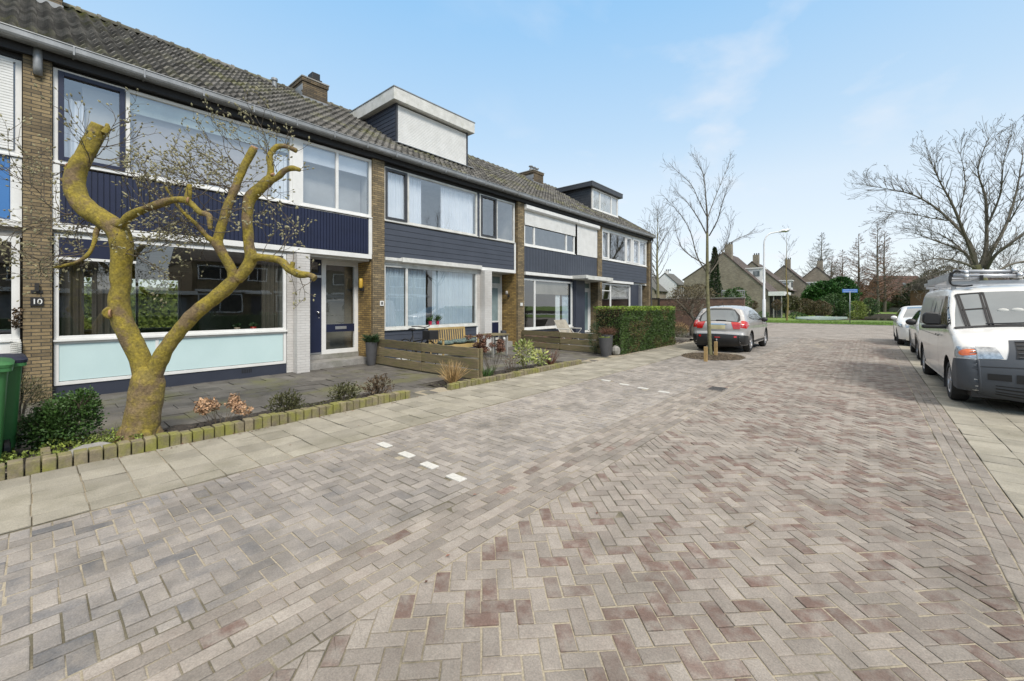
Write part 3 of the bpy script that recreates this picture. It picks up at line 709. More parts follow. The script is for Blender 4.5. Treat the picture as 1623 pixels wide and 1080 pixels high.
pl = MB(); pl.box(-10.44, -10.425, .04, .13, 2.085, 2.175); 
mb = MB(); mb.box(-10.44, -10.42, -.01, .135, 1.60, 1.735); hp = mb.build('number_plate', BLACK, h10); text(hp, '10', .12, (-10.415, .063, 1.667), WHITE)
mb = MB(); mb.box(-10.44, -10.39, .035, .085, 1.84, 1.97); mb.box(-10.44, -10.425, .0, .125, 1.81, 1.85); mb.build('bell_lamp', PLASTIC, h10)
mb = MB(); mb.tube([(-10.40, .07, 5.84), (-10.37, .07, 5.7), (-10.37, .07, 5.52), (-10.42, .07, 5.42)], .055, 14); mb.build('drain_pipe', ZINC, h10, smooth=True)
# ---- house number 8
h8 = house('H8', 'row house with slate boarded panel, blue curtains and shuttered dormer, number 8', 6.37, 12.66)
pier(h8, 6.19, 6.56)
def upband(h, y0, y1, vertical, pitch, m=SLATE, side=True, z0=3.0, z1=4.0):
    mb = MB(); ribbed(mb, up+.02, y0, y1, z0, z1, pitch, vertical, gap=.014 if vertical else .012, depth=.014); mb.build('panel', m, h)
    mb = MB(); mb.box(up-.1, up+.033, y0-.02, y1+.09, z0-.13, z0-.012)
    if side: mb.box(up-.1, up+.033, y1+.005, y1+.09, z0-.012, z1+.02)
    mb.build('trim', WHITE, h, bevel=.004)
mb = MB(); mb.box(up-.1, up-.02, 6.56, 12.45, 5.60, 5.74); mb.build('lintel', BLACK, h8)
window(h8, up, 6.58, 10.30, 4.06, 5.60, OFFW, .06, muls=(7.41,), cas=((6.62, 7.36, ANTH),), mg=GLASSB)
window(h8, up, 10.42, 12.34, 4.06, 5.60, OFFW, .06, muls=(11.33,), cas=((10.48, 11.29, ANTH),), mg=GLASSB)
mb = MB(); ribbed(mb, up, 10.30, 10.42, 4.06, 5.58, .2, False, gap=.01); mb.build('window_post', SLATE, h8)
upband(h8, 6.57, 12.28, False, .165)
window(h8, up-.03, 6.58, 10.32, .92, 2.80, OFFW, .07, muls=(7.38,))
mb = MB(); mb.box(up-.08, up-.02, 6.57, 10.33, 2.80, 2.88); mb.build('lintel', OFFW, h8)
mb = MB(); mb.box(up-.02, up+.13, 7.12, 10.42, 2.885, 3.02); mb.box(up-.02, up+.10, 6.57, 7.12, 2.90, 2.99); mb.build('awning_box', OFFW, h8, bevel=.01)
mb = MB(); ribbed(mb, up-.03, 6.57, 10.30, .0, .9, .15, False, gap=.01); mb.build('apron_panel', SLATE, h8)
mb = MB(); mb.box(up-.06, up-.015, 10.28, 10.36, 0, .9); mb.box(up-.06, up-.014, 6.56, 10.28, -.02, .05); mb.build('trim', WHITE, h8)
mb = MB(); mb.box(-11.25, -10.28, 10.45, 10.82, -.02, 2.86); mb.box(-11.25, -10.52, 10.32, 10.45, -.02, 2.86); mb.build('white_brick_pier', WBRICK, h8, bevel=.004)
mb = MB(); mb.box(-11.3, up-.1, 6.56, 12.5, 2.86, 2.96); mb.build('porch_ceiling', OFFW, h8)
def door(h, x, y0, y1, z0, z1, frame, leaf, trans=True, panes=((.35, .95),), transz=2.45, hy=None, glassm=None):
    mb = MB(); w_ = .09; mb.box(x-.07, x+.02, y0-w_, y0, z0, z1+w_); mb.box(x-.07, x+.02, y1, y1+w_, z0, z1+w_); mb.box(x-.07, x+.02, y0, y1, z1, z1+w_)
    if trans: mb.box(x-.07, x+.018, y0, y1, transz-.04, transz+.04)
    mb.build('door_frame', frame, h, bevel=.004)
    zt = transz-.04 if trans else z1; d = MB(); fr(d, x, y0+.005, y1-.005, z0+.03, zt, .11, .05)
    for a, b in zip(panes, panes[1:]): pass
    hh = zt-z0
    zs = sorted([(z0+hh*a, z0+hh*b) for a, b in panes]); prev = z0+.14
    for a, b in zs:
        if a > prev+.02: d.box(x-.04, x-.008, y0+.115, y1-.115, prev, a)
        prev = b
    d = d.build('door', leaf, h, bevel=.004)
    g = MB()
    for a, b in zs: g.box(x-.03, x-.02, y0+.11, y1-.11, a, b)
    if trans: g.box(x-.03, x-.02, y0, y1, transz+.04, z1)
    g.build('pane', glassm or mat('frosted_door_glass', (.22,.29,.30), .25, None, 2, .05), d)
    m = MB(); hy = hy or y0+.06; m.box(x, x+.012, hy-.015, hy+.015, z0+1.0, z0+1.2); m.bar((x+.045, hy, z0+1.1), (x+.045, hy+.11, z0+1.1), .018, .018); m.bar((x, hy, z0+1.1), (x+.045, hy, z0+1.1), .018, .018); m.build('handle', STEEL, d)
    return d
door(h8, -11.2, 11.3, 12.26, .22, 2.76, OFFW, OFFW, panes=((.36,.98),))
mb = MB(); mb.box(-11.215, -11.185, 11.42, 12.15, .36, .95); mb.build('door_panel', NAVY, h8)
mb = MB(); mb.box(-11.27, -11.2, 10.8, 11.22, .1, 2.86); mb.build('porch_back', OFFW, h8)
mb = MB(); mb.box(-11.3, -10.53, 12.452, 12.48, 0, 2.86); mb.build('porch_wall', BRICKY, h8)
mb = MB(); mb.box(-11.26, -10.7, 10.83, 12.45, -.05, .2); mb.build('step', CONC, h8, bevel=.008)
wl = MB(); wl.box(-10.92, -10.86, 12.40, 12.452, 1.95, 2.05); wl.tube([(-10.89,12.42,1.98),(-10.89,12.34,1.98),(-10.89,12.31,2.04)], .012, 6); wl = wl.build('wall_lamp', PLASTIC, h8); mb = MB(); mb.lathe([(0,.16),(.05,.14),(.06,.05),(.03,0),(0,0)], (-10.89,12.31,2.04), 'z', 12); mb.build('lamp_shade', mat('smoked_glass', (.35,.33,.3), .15, None, 2, .05), wl, smooth=True)
mb = MB(); mb.box(-10.44, -10.42, 6.41, 6.52, 1.60, 1.74); hp = mb.build('number_plate', WHITE, h8); text(hp, '8', .12, (-10.415, 6.465, 1.67), BLACK)
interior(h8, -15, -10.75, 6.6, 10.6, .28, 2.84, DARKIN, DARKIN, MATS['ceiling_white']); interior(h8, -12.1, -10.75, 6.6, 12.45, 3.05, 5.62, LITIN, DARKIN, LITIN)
for a, b in ((6.64, 7.34), (7.42, 8.15), (8.45, 10.2)): curtain(h8, -10.66, a, b, .98, 2.74, CURTB)
for a, b in ((6.66, 7.34), (7.46, 7.95), (8.75, 10.2)): curtain(h8, -10.64, a, b, 4.1, 5.5, CURT)
curtain(h8, -10.64, 10.55, 11.25, 4.1, 5.5, CURTD) if False else None
mb = MB(); mb.box(-10.62, -10.6, 8.6, 10.2, 1.0, 1.01); mb.build('window_board', OFFW, h8)
p = thing('orchid_pot', 'pink flowering pot plant inside the blue curtained window', 'houseplant', (-10.6, 8.3, .99))
m = MB(); m.lathe([(0,0),(.05,0),(.065,.12),(0,.12)], (-10.6,8.3,.99), 'z', 12); m.lathe([(0,0),(.05,0),(.06,.12),(0,.12)], (-10.6,8.6,.99), 'z', 12); m.build('pot', mat('pink_pot', (.4,.02,.06), .4, None, 3, .1), p)
m = MB()
for k in range(70): m.t = random.random(); m.leaf((-10.6, 8.3+random.choice((0,.3)), 1.1), (random.gauss(0,.3), random.gauss(0,.5), random.uniform(.4,1)), random.uniform(.1,.3), .03)
m.build('foliage', LEAF, p)
# dormer with closed roller shutter
def dormer(h, x, y0, y1, z0, z1, fz, side, fas, front, ov=.2, back=-14.3):
    d = MB(); ribbed(d, x-.02, y0, y1, z0-.25, z1, .13, False)
    k = z0-.3
    while k < z1-.02:    # side cladding boards (both cheeks)
        e = min(k+.14, z1)
        for yy, s in ((y0, -1), (y1, 1)):
            d.prism([(x, yy, k), (x, yy+s*.02, k), (x, yy+s*.012, e-.012), (x, yy, e-.012)], (back-x, 0, 0))
        k = e
    d.box(back, x-.03, y0+.005, y1-.005, z0-.3, z1); d = d.build('dormer', side, h)
    f = MB(); f.box(back, x+.22, y0-ov, y1+ov, z1, fz); f.build('fascia', fas, d, bevel=.012)
    f = MB(); f.box(back, x+.235, y0-ov-.015, y1+ov+.015, fz, fz+.03); f.build('flat_roof', ZINC, d)
    f = MB(); f.box(x-.03, x+.25, y0-.12, y1+.1, z0-.19, z0-.165); f.build('lead_apron', ZINC, d)
    return d
d8 = dormer(h8, -11.62, 7.70, 10.85, 7.0, 8.17, 8.56, SLATE2, OFFW, None)
shutter(d8, -11.59, 7.76, 10.78, 6.93, 8.12, WHITE, .05)
mb = MB(); mb.box(-11.62, -11.57, 7.70, 7.76, 6.93, 8.17); mb.box(-11.62, -11.57, 10.78, 10.85, 6.93, 8.17); mb.build('guide_rail', ANTH, d8)
# ---- house number 6
h6 = house('H6', 'row house with vertical slate boards, half-lowered shutters and a flat white canopy', 12.66, 19.0)
pier(h6, 12.47, 12.86)
mb = MB(); mb.box(up-.1, up-.02, 12.86, 18.8, 5.60, 5.74); mb.build('lintel', BLACK, h6)
window(h6, up, 12.9, 16.70, 4.03, 5.50, WHITE, .09, muls=(13.6, 16.0), mg=GLASSB)
shutter(h6, up+.04, 12.92, 16.70, 4.86, 5.45, WHITE, .05, box=(5.44, 5.66))
shutter(h6, up+.04, 16.86, 18.76, 4.02, 5.45, WHITE, .05, box=(5.44, 5.66))
mb = MB(); ribbed(mb, up+.02, 12.88, 18.78, 3.0, 4.0, .2, True, gap=.014); mb.build('panel', SLATE, h6)
mb = MB(); mb.box(up-.02, up+.12, 12.9, 16.7, 2.84, 2.97); mb.build('awning_box', WHITE, h6, bevel=.01)
mb = MB(); mb.box(up-.08, up-.02, 12.9, 16.6, 2.74, 2.84); mb.build('lintel', SLATE2, h6)
window(h6, up-.03, 12.9, 16.55, .64, 2.72, WHITE, .08, muls=(13.68,))
mb = MB(); mb.box(up-.08, up-.02, 12.88, 16.55, .50, .60); mb.build('sill_board', SLATE2, h6)
mb = MB(); mb.box(up-.12, up-.05, 12.88, 16.55, -.05, .5); mb.build('apron_wall', BRICKR, h6)
mb = MB(); mb.box(-11.2, up+.16, 16.56, 17.35, -.02, 2.86); mb.build('porch_pier', SLATE2, h6, bevel=.004)
mb = MB(); mb.box(-11.3, -9.65, 16.5, 18.9, 2.80, 2.98); mb.box(-11.3, -9.64, 16.3, 16.5, 2.84, 2.99); mb.build('canopy', OFFW, h6, bevel=.01)
door(h6, -10.9, 17.9, 18.72, .22, 2.74, WHITE, WHITE, panes=((.07,.97),))
mb = MB(); mb.box(-10.98, -10.9, 17.36, 17.81, .1, 2.8); mb.build('side_glass', SLATE2, h6)
mb = MB(); mb.box(-11, -10.4, 17.36, 18.8, -.05, .2); mb.build('step', CONC, h6)
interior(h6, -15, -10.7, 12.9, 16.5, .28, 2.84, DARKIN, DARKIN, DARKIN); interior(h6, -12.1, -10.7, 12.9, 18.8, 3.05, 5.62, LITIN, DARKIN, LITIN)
mb = MB(); mb.box(-10.66, -10.63, 13.8, 16.4, 2.1, 2.6); mb.build('roman_blind', mat('taupe_blind', (.28,.25,.22), .9, None, 2, .1), h6)
curtain(h6, -10.7, 15.4, 15.75, .7, 2.1, CURT); curtain(h6, -10.7, 15.9, 16.45, .7, 2.1, CURTB)
mb = MB(); mb.box(-10.44, -10.42, 12.6, 12.75, 1.60, 1.72); mb.build('number_plate', OFFW, h6)
# ---- house number 4 (end of terrace)
h4 = house('H4', 'end row house with white upstairs windows and a dark dormer with three panes', 19.0, 25.6)
pier(h4, 18.8, 19.22); pier(h4, 25.2, 25.58, z1=5.8)
mb = MB(); mb.box(-19.3, -11.34, 25.3, 25.58, 0, 5.8); mb.prism([(-19.3, 25.3, 5.8), (-10.5, 25.3, 5.8), (RX, 25.3, rz_(RX)-.04)], (0, .28, 0)); mb.build('gable_wall', BRICK, h4)
mb = MB(); mb.box(up-.1, up-.02, 19.2, 25.2, 5.58, 5.74); mb.build('lintel', OFFW, h4)
window(h4, up, 19.22, 22.9, 4.03, 5.58, WHITE, .09, muls=(20.1, 22.1), cas=((19.3,20.05,WHITE),(22.15,22.83,WHITE)), mg=GLASSB)
window(h4, up, 22.96, 24.98, 4.03, 5.58, WHITE, .09, muls=(23.95,), cas=((23.04,23.9,WHITE),), mg=GLASSB)
mb = MB(); ribbed(mb, up+.02, 19.22, 24.95, 2.98, 3.96, .165, False); mb.build('panel', SLATE, h4)
mb = MB(); mb.box(up-.02, up+.1, 19.3, 22.9, 2.84, 2.96); mb.build('awning_box', WHITE, h4)
window(h4, up-.03, 19.22, 22.75, 1.0, 2.80, WHITE, .09, muls=(20.35,), trans=((19.3,20.3,2.4),))
mb = MB(); mb.box(up-.08, up-.05, 19.22, 22.75, -.02, .98); mb.build('apron_panel', SLATE, h4)
mb = MB(); mb.box(-11.2, up-.04, 22.78, 23.9, -.02, 2.85); mb.build('porch_pier', SLATE2, h4)
mb = MB(); mb.box(up-.04, up+.1, 23.9, 24.1, -.02, 2.86); mb.build('post', ZINC, h4)
mb = MB(); mb.box(-11.4, up-.1, 22.8, 25.2, 2.86, 2.96); mb.build('porch_ceiling', OFFW, h4)
door(h4, -11.2, 24.2, 25.05, .2, 2.7, WHITE, WHITE)
interior(h4, -15, -10.7, 19.3, 22.7, .28, 2.84, DARKIN, DARKIN, DARKIN); interior(h4, -12.1, -10.7, 19.3, 25.1, 3.05, 5.6, LITIN, LITIN, LITIN)
curtain(h4, -10.7, 19.35, 20.2, 4.1, 5.5, CURT); curtain(h4, -10.7, 22.2, 24.9, 4.1, 5.5, CURT)
mb = MB(); mb.box(-10.7, -10.68, 20.5, 22.5, 2.1, 2.7); mb.build('roman_blind', MATS['taupe_blind'], h4)
d4 = dormer(h4, -11.9, 20.6, 23.95, 7.1, 8.3, 8.55, ANTH, ANTH, None, ov=.22)
window(d4, -11.85, 20.72, 23.85, 7.08, 8.28, WHITE, .09, muls=(21.6, 23.0), mg=GLASSB)
mb = MB(); mb.box(-11.93, -11.9, 20.7, 23.87, 7.05, 8.29); mb.build('backing', LITIN, d4)
mb = MB(); mb.tube([(-10.3, 25.5, 5.84), (-10.3, 25.5, 5.7), (-10.4, 25.5, 5.5), (-10.4, 25.5, .05)], .045, 12); mb.build('drain_pipe', ZINC, h4, smooth=True)
mb = MB()
for k in range(14):
    xx = EX-.02-k*(EX-RX)/14; mb.bar((xx, 25.62, rz_(xx)+.05), (xx-.3, 25.62, rz_(xx-.3)+.03), .06, .12)
mb.build('verge', TILE, h4)
# chimneys
def chimney(h, y0, y1, x0, x1, z1, cap=None, pots=0):
    mb = MB(); mb.box(x0, x1, y0, y1, 7.9, z1-.16); mb.box(x0-.03, x1+.03, y0-.03, y1+.03, z1-.16, z1-.05); o = mb.build('chimney', BRICKC, h)
    m = MB(); m.box(x0-.05, x1+.05, y0-.05, y1+.05, z1-.05, z1); m.build('chimney_cap', CONC, o, bevel=.01)
    m = MB(); zz = rz_(x1); m.box(x1, x1+.012, y0-.02, y1+.02, zz-.1, zz+.12); m.box(x0, x1, y0-.015, y0-.001, zz+.3, zz+.5) ; m.prism([(x1+.02, y0-.02, zz-.1), (x1+.02, y0-.02, zz+.2), (x1-.25, y0-.02, zz+.45), (x1-.7, y0-.02, zz+.45)], (0,-.012,0)); m.build('flashing', ZINC, o)
    if cap: m = MB(); m.box(x1-.45, x1-.1, y0+.35, y0+.62, z1, z1+.32); m.box(x1-.5, x1-.05, y0+.30, y0+.67, z1+.06, z1+.10); m.build('chimney_pot', BLACK, o, bevel=.03)
    for k in range(pots):
        m = MB(); yy = y0+.2+k*.28; m.lathe([(.09,0),(.09,.12),(.06,.14),(.06,.24),(.12,.26),(.12,.30),(0,.33)], (x1-.35, yy, z1), 'z', 12); m.build('chimney_pot', ZINC, o, smooth=False)
    return o
chimney(h10, 5.78, 6.6, -15.1, -14.0, 9.12, cap=True); chimney(h6, 18.05, 18.95, -15.1, -14.0, 9.12, pots=3); chimney(h12, -.38, .46, -15.1, -14.0, 9.12)
mb = MB(); mb.lathe([(.06,0),(.06,.28),(.09,.29),(.09,.36),(0,.38)], (-13.9, 4.9, 8.25), 'z', 12); mb.build('vent_pipe', ZINC, h10)
# skylight above the blue house
mb = MB(); zz = rz_(-12.2); mb.prism([(-11.9,-1.0,rz_(-11.9)+.14),(-12.7,-1.0,rz_(-12.7)+.14),(-12.7,-1.0,rz_(-12.7)+.02),(-11.9,-1.0,rz_(-11.9)+.02)], (0,.5,0)); mb.build('skylight', SLATE2, h12, bevel=.01)
# ------------------------------------------------------------------ houses across the street: seen in the window reflections and as the far side of the place
def opp(y0, n, X):
    h = thing('row_house', 'brown brick row house across the street, only mirrored in the windows', 'house', (X, y0, 0), group='row houses across the street')
    m = MB(); m.box(X, X+9, y0, y0+6.3, 0, 5.6); m.build('wall', BRICKG if X > 30 else BRICK, h)
    m = MB(); m.prism([(X-.4, y0, 5.5), (X+9.4, y0, 5.5), (X+4.5, y0, 8.6)], (0, 6.3, 0)); m.build('roof', TILE2, h)
    for a, b, c, d_ in ((.4, 3.8, 3.9, 5.2), (4.2, 5.9, 3.9, 5.2), (.4, 3.8, 1.0, 2.7)):
        m = MB(); fr(m, X, y0+a, y0+b, c, d_, .1, .06); m.box(X-.06, X, y0+(a+b)/2-.04, y0+(a+b)/2+.04, c, d_); f = m.build('window', WHITE, h); m = MB(); m.box(X-.03, X-.01, y0+a+.1, y0+b-.1, c+.1, d_-.1); m.build('pane', BLACK, f)
    m = MB(); m.box(X-.2, X, y0+.2, y0+6.1, 2.85, 3.05); m.box(X-.7, X, y0+4, y0+6.1, 2.7, 2.85); m.build('canopy', WHITE, h)
    m = MB(); m.box(X-.05, X-.01, y0+4.5, y0+5.4, .1, 2.5); m.build('door', NAVY, h)
def shed(y0, y1):
    h = thing('carport', 'low garage row with white roof edge across the street, only mirrored in the windows', 'garage', (16, y0, 0), group='garages across the street')
    m = MB(); m.box(16, 22, y0, y1, 0, 2.4); m.build('wall', BRICKG, h)
    m = MB(); m.box(15.4, 22.2, y0-.1, y1+.1, 2.4, 2.65); m.build('roof', WHITE, h)
    m = MB(); m.box(15.95, 15.99, y0+.4, y1-.4, 0, 2.2); m.build('garage_door', ZINC, h)
for k in range(8): opp(-46+6.3*k, k, 38)
for k in range(4): opp(9+6.3*k, k, 23)
for k in range(6): shed(-22+5*k, -17.3+5*k)
mb = MB()
for k in range(5200):
    x = random.uniform(9.2, 10.2); y = random.uniform(-14, 28); zt = 1.1+.15*math.sin(y*2)
    mb.t = random.random(); mb.leaf((x, y, random.uniform(.1, zt)), (random.gauss(-.3,.6), random.gauss(0,.6), random.gauss(.4,.5)), .16, .1)
mb.box(9.4,10,-14,28,0,1.0); tag(mb.build('hedge', LEAF), 'long low hedge in front of the houses across the street', 'hedge')

mb = MB(); mb.box(-27.5,-26.6,-4,8,0,2.5)
for k in range(4200):
    mb.t = random.random(); mb.leaf((random.uniform(-26.7,-26.4), random.uniform(-4,8), random.uniform(.1,2.8)), (random.gauss(.3,.6), random.gauss(0,.6), random.gauss(.4,.5)), .2, .12)
tag(mb.build('hedge', LEAFY), 'back garden hedge glimpsed through the living room of number 10', 'hedge')
# ------------------------------------------------------------------ front gardens
EDGE = mat('mossy_edging_brick', (.22,.185,.115), .9, (.14,.12,.08), 9, .4, .5, 90, tint=.2, dirt=((.20,.20,.035), .42, .62, .8), dscale=4)
def edging(name, label, y0, y1, x=-6.07, w=.16, h=.135, wob=.01):
    mb = MB(); y = y0; 
    while y < y1-.03:
        mb.t = random.random(); q = random.gauss(0, .004); zt = h + random.gauss(0, .007); e = y+.103+random.uniform(-.006,.004); q += random.gauss(0,.004)
        x_ = x + wob*math.sin(y*1.3) + random.gauss(0,.003)
        mb.prism([(x_-w/2, y+.004+q, -.03), (x_+w/2, y+.004, -.03), (x_+w/2, e-.004, -.03), (x_-w/2, e-.004+q, -.03)], (0, 0, zt+.03)); y = e+.003
    return tag(mb.build(name, EDGE, bevel=.008), label, 'edging')
edging('brick_edging', 'mossy brick edging of the bed around the magnolia, nearest run of blocks', -1.2, 4.27)
edging('brick_edging', 'narrow mossy brick edging of the second bed, beyond the wooden fence end', 5.2, 9.95, h=.11, w=.13)
edging('brick_edging', 'short brick edging return of the second bed', 5.14, 5.24, x=-6.2, w=.4, h=.10) if False else None
mb = MB(); mb.box(-7.2, -6.15, 19.8, 19.95, -.03, .1); mb.box(-6.28, -6.15, 19.8, 26.0, -.03, .11); tag(mb.build('kerb_edging', KERB, bevel=.01), 'pale concrete edging of the bed beyond the clipped hedge', 'edging')
def fence(label, y, x0, x1, y1=None, hgt=.70, n=3, posts=(0., .5, 1.)):
    t = thing('board_fence', label, 'fence', (x0, y, 0), group=None); y1 = y1 or y
    a = Vector((x0, y, 0)); b = Vector((x1, y1, 0)); d = b-a; nrm = Vector((-d.y, d.x, 0)).normalized()
    bh = hgt/n
    for k in range(n):
        for s0, s1 in ((0, .52), (.52, 1.0)):
            mb = MB(); mb.t = random.random(); z0 = k*bh+.02; z1 = z0+bh-.035; p = a+d*(s0+.003); q = a+d*(s1-.003); tl = random.uniform(-.008,.008)
            o = nrm*(-.022 if (s0 > 0) else -.018); n2 = 14; vs = []
            for i in range(n2+1):
                c = p.lerp(q, i/n2)+o; dz0 = random.uniform(-.004,.004); dz1 = random.uniform(-.006,.006)
                for oo, zz in ((0,z0+dz0),(0,z1+dz1),(.04,z1+dz1),(.04,z0+dz0)): vs.append(c+nrm*(-oo)+Vector((0,0,zz+tl*i/n2)))
            fs = []
            for i in range(n2):
                for j in range(4): fs.append((4*i+j, 4*i+(j+1)%4, 4*i+4+(j+1)%4, 4*i+4+j))
            fs += [(3,2,1,0), tuple(4*n2+j for j in range(4))]
            mb.add(vs, fs); mb.build('board', WOOD, t, bevel=.006)
    for s in posts:
        mb = MB(); mb.t = .5; c = a+d*s; mb.box(c.x-.035, c.x+.035, c.y-.02 + (.045 if s < 1 else .0), c.y+.05+(.045 if s < 1 else 0), -.1, hgt-.02); mb.build('post', WOOD, t, bevel=.008)
    return t
fence('low mossy fence of three wide boards running from the brick pier behind the straw tuft', 6.25, -10.4, -6.28, hgt=.71)
fence('low grey-green board fence ending at the tall dark planters', 12.7, -10.4, -6.75, y1=12.45, hgt=.66)
# leafy helper
def foliage(mb, c, r, n, L_, W_, shell=.55, flat=1., up=.3, inner=True):
    c = Vector(c)
    for k in range(n):
        u = Vector((random.gauss(0,1), random.gauss(0,1), random.gauss(0,1))).normalized(); q = random.uniform(shell, 1)**.6
        q *= 1+.22*hnoise(u.x*2+c.x, u.y*2+c.y, 1.5, u.z*2)
        p = c + Vector((u.x*r[0], u.y*r[1], u.z*r[2]))*q
        if p.z < .01: continue
        mb.t = max(0, min(1, .5 + .55*hnoise(p.x, p.y, 7, p.z*7) + random.uniform(-.25,.25)))
        d = u + Vector((random.gauss(0,.5), random.gauss(0,.5), random.gauss(up,.4)))
        mb.leaf(p, d, L_*random.uniform(.6,1.3), W_*random.uniform(.7,1.2))
def stems(mb, c, n, h, spread, r0=.006, seg=4, fork=True, curl=.15):
    tips = []
    for k in range(n):
        a = random.uniform(0, 6.283); s = random.uniform(.1, 1)*spread; d = Vector((math.cos(a)*s, math.sin(a)*s, 1)).normalized(); p = Vector(c)+Vector((math.cos(a)*.05*random.random(), math.sin(a)*.05*random.random(), 0)); pts = [p.copy()]
        hh = h*random.uniform(.6,1.1)
        for i in range(seg):
            d = (d+Vector((random.gauss(0,curl), random.gauss(0,curl), random.gauss(0,curl*.5)))).normalized(); p = p+d*hh/seg; pts.append(p.copy())
            if fork and i >= 1 and random.random() < .6:
                d2 = (d+Vector((random.gauss(0,.5), random.gauss(0,.5), .2))).normalized(); e = p+d2*hh*.3; mb.tube([p, p+d2*hh*.15, e], [r0*.5, r0*.4, r0*.25], 3, False); tips.append((e, d2))
        mb.tube(pts, [r0*(1-.7*i/seg) for i in range(seg+1)], 4, False); tips.append((pts[-1], d))
    return tips
def shrub(name, label, cat, c, h, r, stemm, leafm_, n=220, LL=.05, WW=.03, ns=9, bare=False, group=None, spread=.6, tipn=0, shell=.4):
    t = thing(name, label, cat, (c[0], c[1], 0), group=group)
    m = MB(); tips = stems(m, (c[0], c[1], -.02), ns, h*.95, spread); m.build('stem', stemm, t)
    m = MB()
    if not bare: foliage(m, (c[0], c[1], h*.55), (r, r, h*.5), n, LL, WW, shell)
    for p, d in tips:
        for k in range(tipn): m.t = random.random(); m.leaf(p-d*random.uniform(0,.09), d+Vector((random.gauss(0,.7), random.gauss(0,.7), random.gauss(.2,.5))), LL*random.uniform(.6,1.2), WW)
    m.build('foliage', leafm_, t); return t
p = gp(432, 662); shrub('azalea', 'small sparse olive azalea left of its two twins behind the brick edging', 'shrub', (-6.42, 2.42), .32, .24, TWIG, LEAFO, 520, .045, .02, 16, tipn=9, spread=.9)
shrub('azalea', 'small brown-green azalea in the middle of the three along the edging', 'shrub', (-6.42, 3.30), .33, .24, TWIG, LEAFO, 480, .045, .02, 16, tipn=9, spread=.9)
shrub('azalea', 'small bronze azalea nearest the end of the first brick edging', 'shrub', (-6.42, 3.92), .36, .25, TWIG, BRONZE, 480, .045, .02, 16, tipn=9, spread=.9)
# dried hydrangea by the magnolia foot
def hydrangea(label, c, h, spread, heads, m_, ns, hr=.045, leafy=None):
    t = thing('hydrangea', label, 'hydrangea', (c[0], c[1], 0)); m = MB(); tips = stems(m, (c[0], c[1], -.02), ns, h, spread, .006); m.build('stem', TWIG, t)
    random.shuffle(tips); tips = sorted(tips[:heads*2], key=lambda q: -q[0].z)[:heads]
    for p, d in tips:
        mb = MB()
        for k in range(90):
            u = Vector((random.gauss(0,1), random.gauss(0,1), random.gauss(0,1))).normalized(); mb.t = random.random(); r_ = hr*random.uniform(.8,1.1)
            mb.leaf(p+Vector((u.x*r_, u.y*r_, u.z*r_*.8)), Vector((random.gauss(0,1), random.gauss(0,1), random.gauss(0,1))), hr*.6, hr*.5, u)
        mb.build('flower_head', m_, t)
    return t
hydrangea('dry hydrangea with pale brown flower heads beside the magnolia trunk', (-6.42, 1.60), .33, 1.1, 11, DRY, 11, .062)
hydrangea('tall dried hydrangea with rust-brown heads in the second bed', (-6.5, 6.85), .78, .42, 24, RUST, 18, .065)
shrub('dead_shrub', 'thin bare brown shrub between the rust hydrangea and the yellow-green plant', 'shrub', (-6.45, 7.45), .55, .2, TWIG, RUST, 30, .03, .015, 14, spread=.35, tipn=2)
# straw grass tuft at the fence end
def tuft(name, label, c, h, n, m_, spread, w=.006, curl=.1, cat='grass tuft'):
    t = thing(name, label, cat, (c[0], c[1], 0)); mb = MB()
    for k in range(n):
        a = random.uniform(0,6.283); s = random.uniform(.05,1)*spread; hh = h*random.uniform(.55,1.08); p = Vector((c[0]+math.cos(a)*.08*random.random(), c[1]+math.sin(a)*.08*random.random(), 0)); d = Vector((math.cos(a)*s, math.sin(a)*s, 1)).normalized(); pts = [p]
        mb.t = random.random()
        for i in range(4): d = (d+Vector((math.cos(a)*s*.15, math.sin(a)*s*.15, -.03))+Vector((random.gauss(0,curl), random.gauss(0,curl), 0))).normalized(); pts.append(pts[-1]+d*hh/4)
        mb.tube(pts, [w, w*.9, w*.8, w*.6, w*.2], 3, False)
        if random.random() < .35: e = pts[3]; d2 = Vector((random.gauss(0,.4), random.gauss(0,.4), 1)).normalized(); mb.tube([e, e+d2*hh*.25], [w*.6, w*.2], 3, False)
    mb.build('stems', m_, t); return t
tuft('straw_tuft', 'large straw-coloured cut-back tuft in front of the mossy fence end', (-6.45, 5.62), .52, 130, STRAW, .75)
tuft('bulb_leaves', 'clump of blue-green bulb leaves just right of the fence end', (-6.3, 6.42), .33, 50, LEAF, .6, .009, .06, 'plant')
tuft('straw_tuft', 'reddish dead stems at the far end of the second bed', (-6.5, 9.1), .5, 60, RUST, .5)
def aucuba(label, c, h, r, n):
    t = thing('variegated_shrub', label, 'shrub', (c[0], c[1], 0)); m = MB(); stems(m, (c[0], c[1], 0), 7, h, .35, .008); m.build('stem', BARKG, t)
    m = MB(); foliage(m, (c[0], c[1], h*.62), (r, r, h*.42), n, .12, .055, .2); m.build('foliage', [LEAFV], t)
aucuba('yellow and cream leaved laurel standing taller in the second bed', (-6.5, 8.0), .72, .24, 190)
aucuba('smaller yellow-green leaved laurel right of the taller one', (-6.35, 8.5), .42, .2, 110)
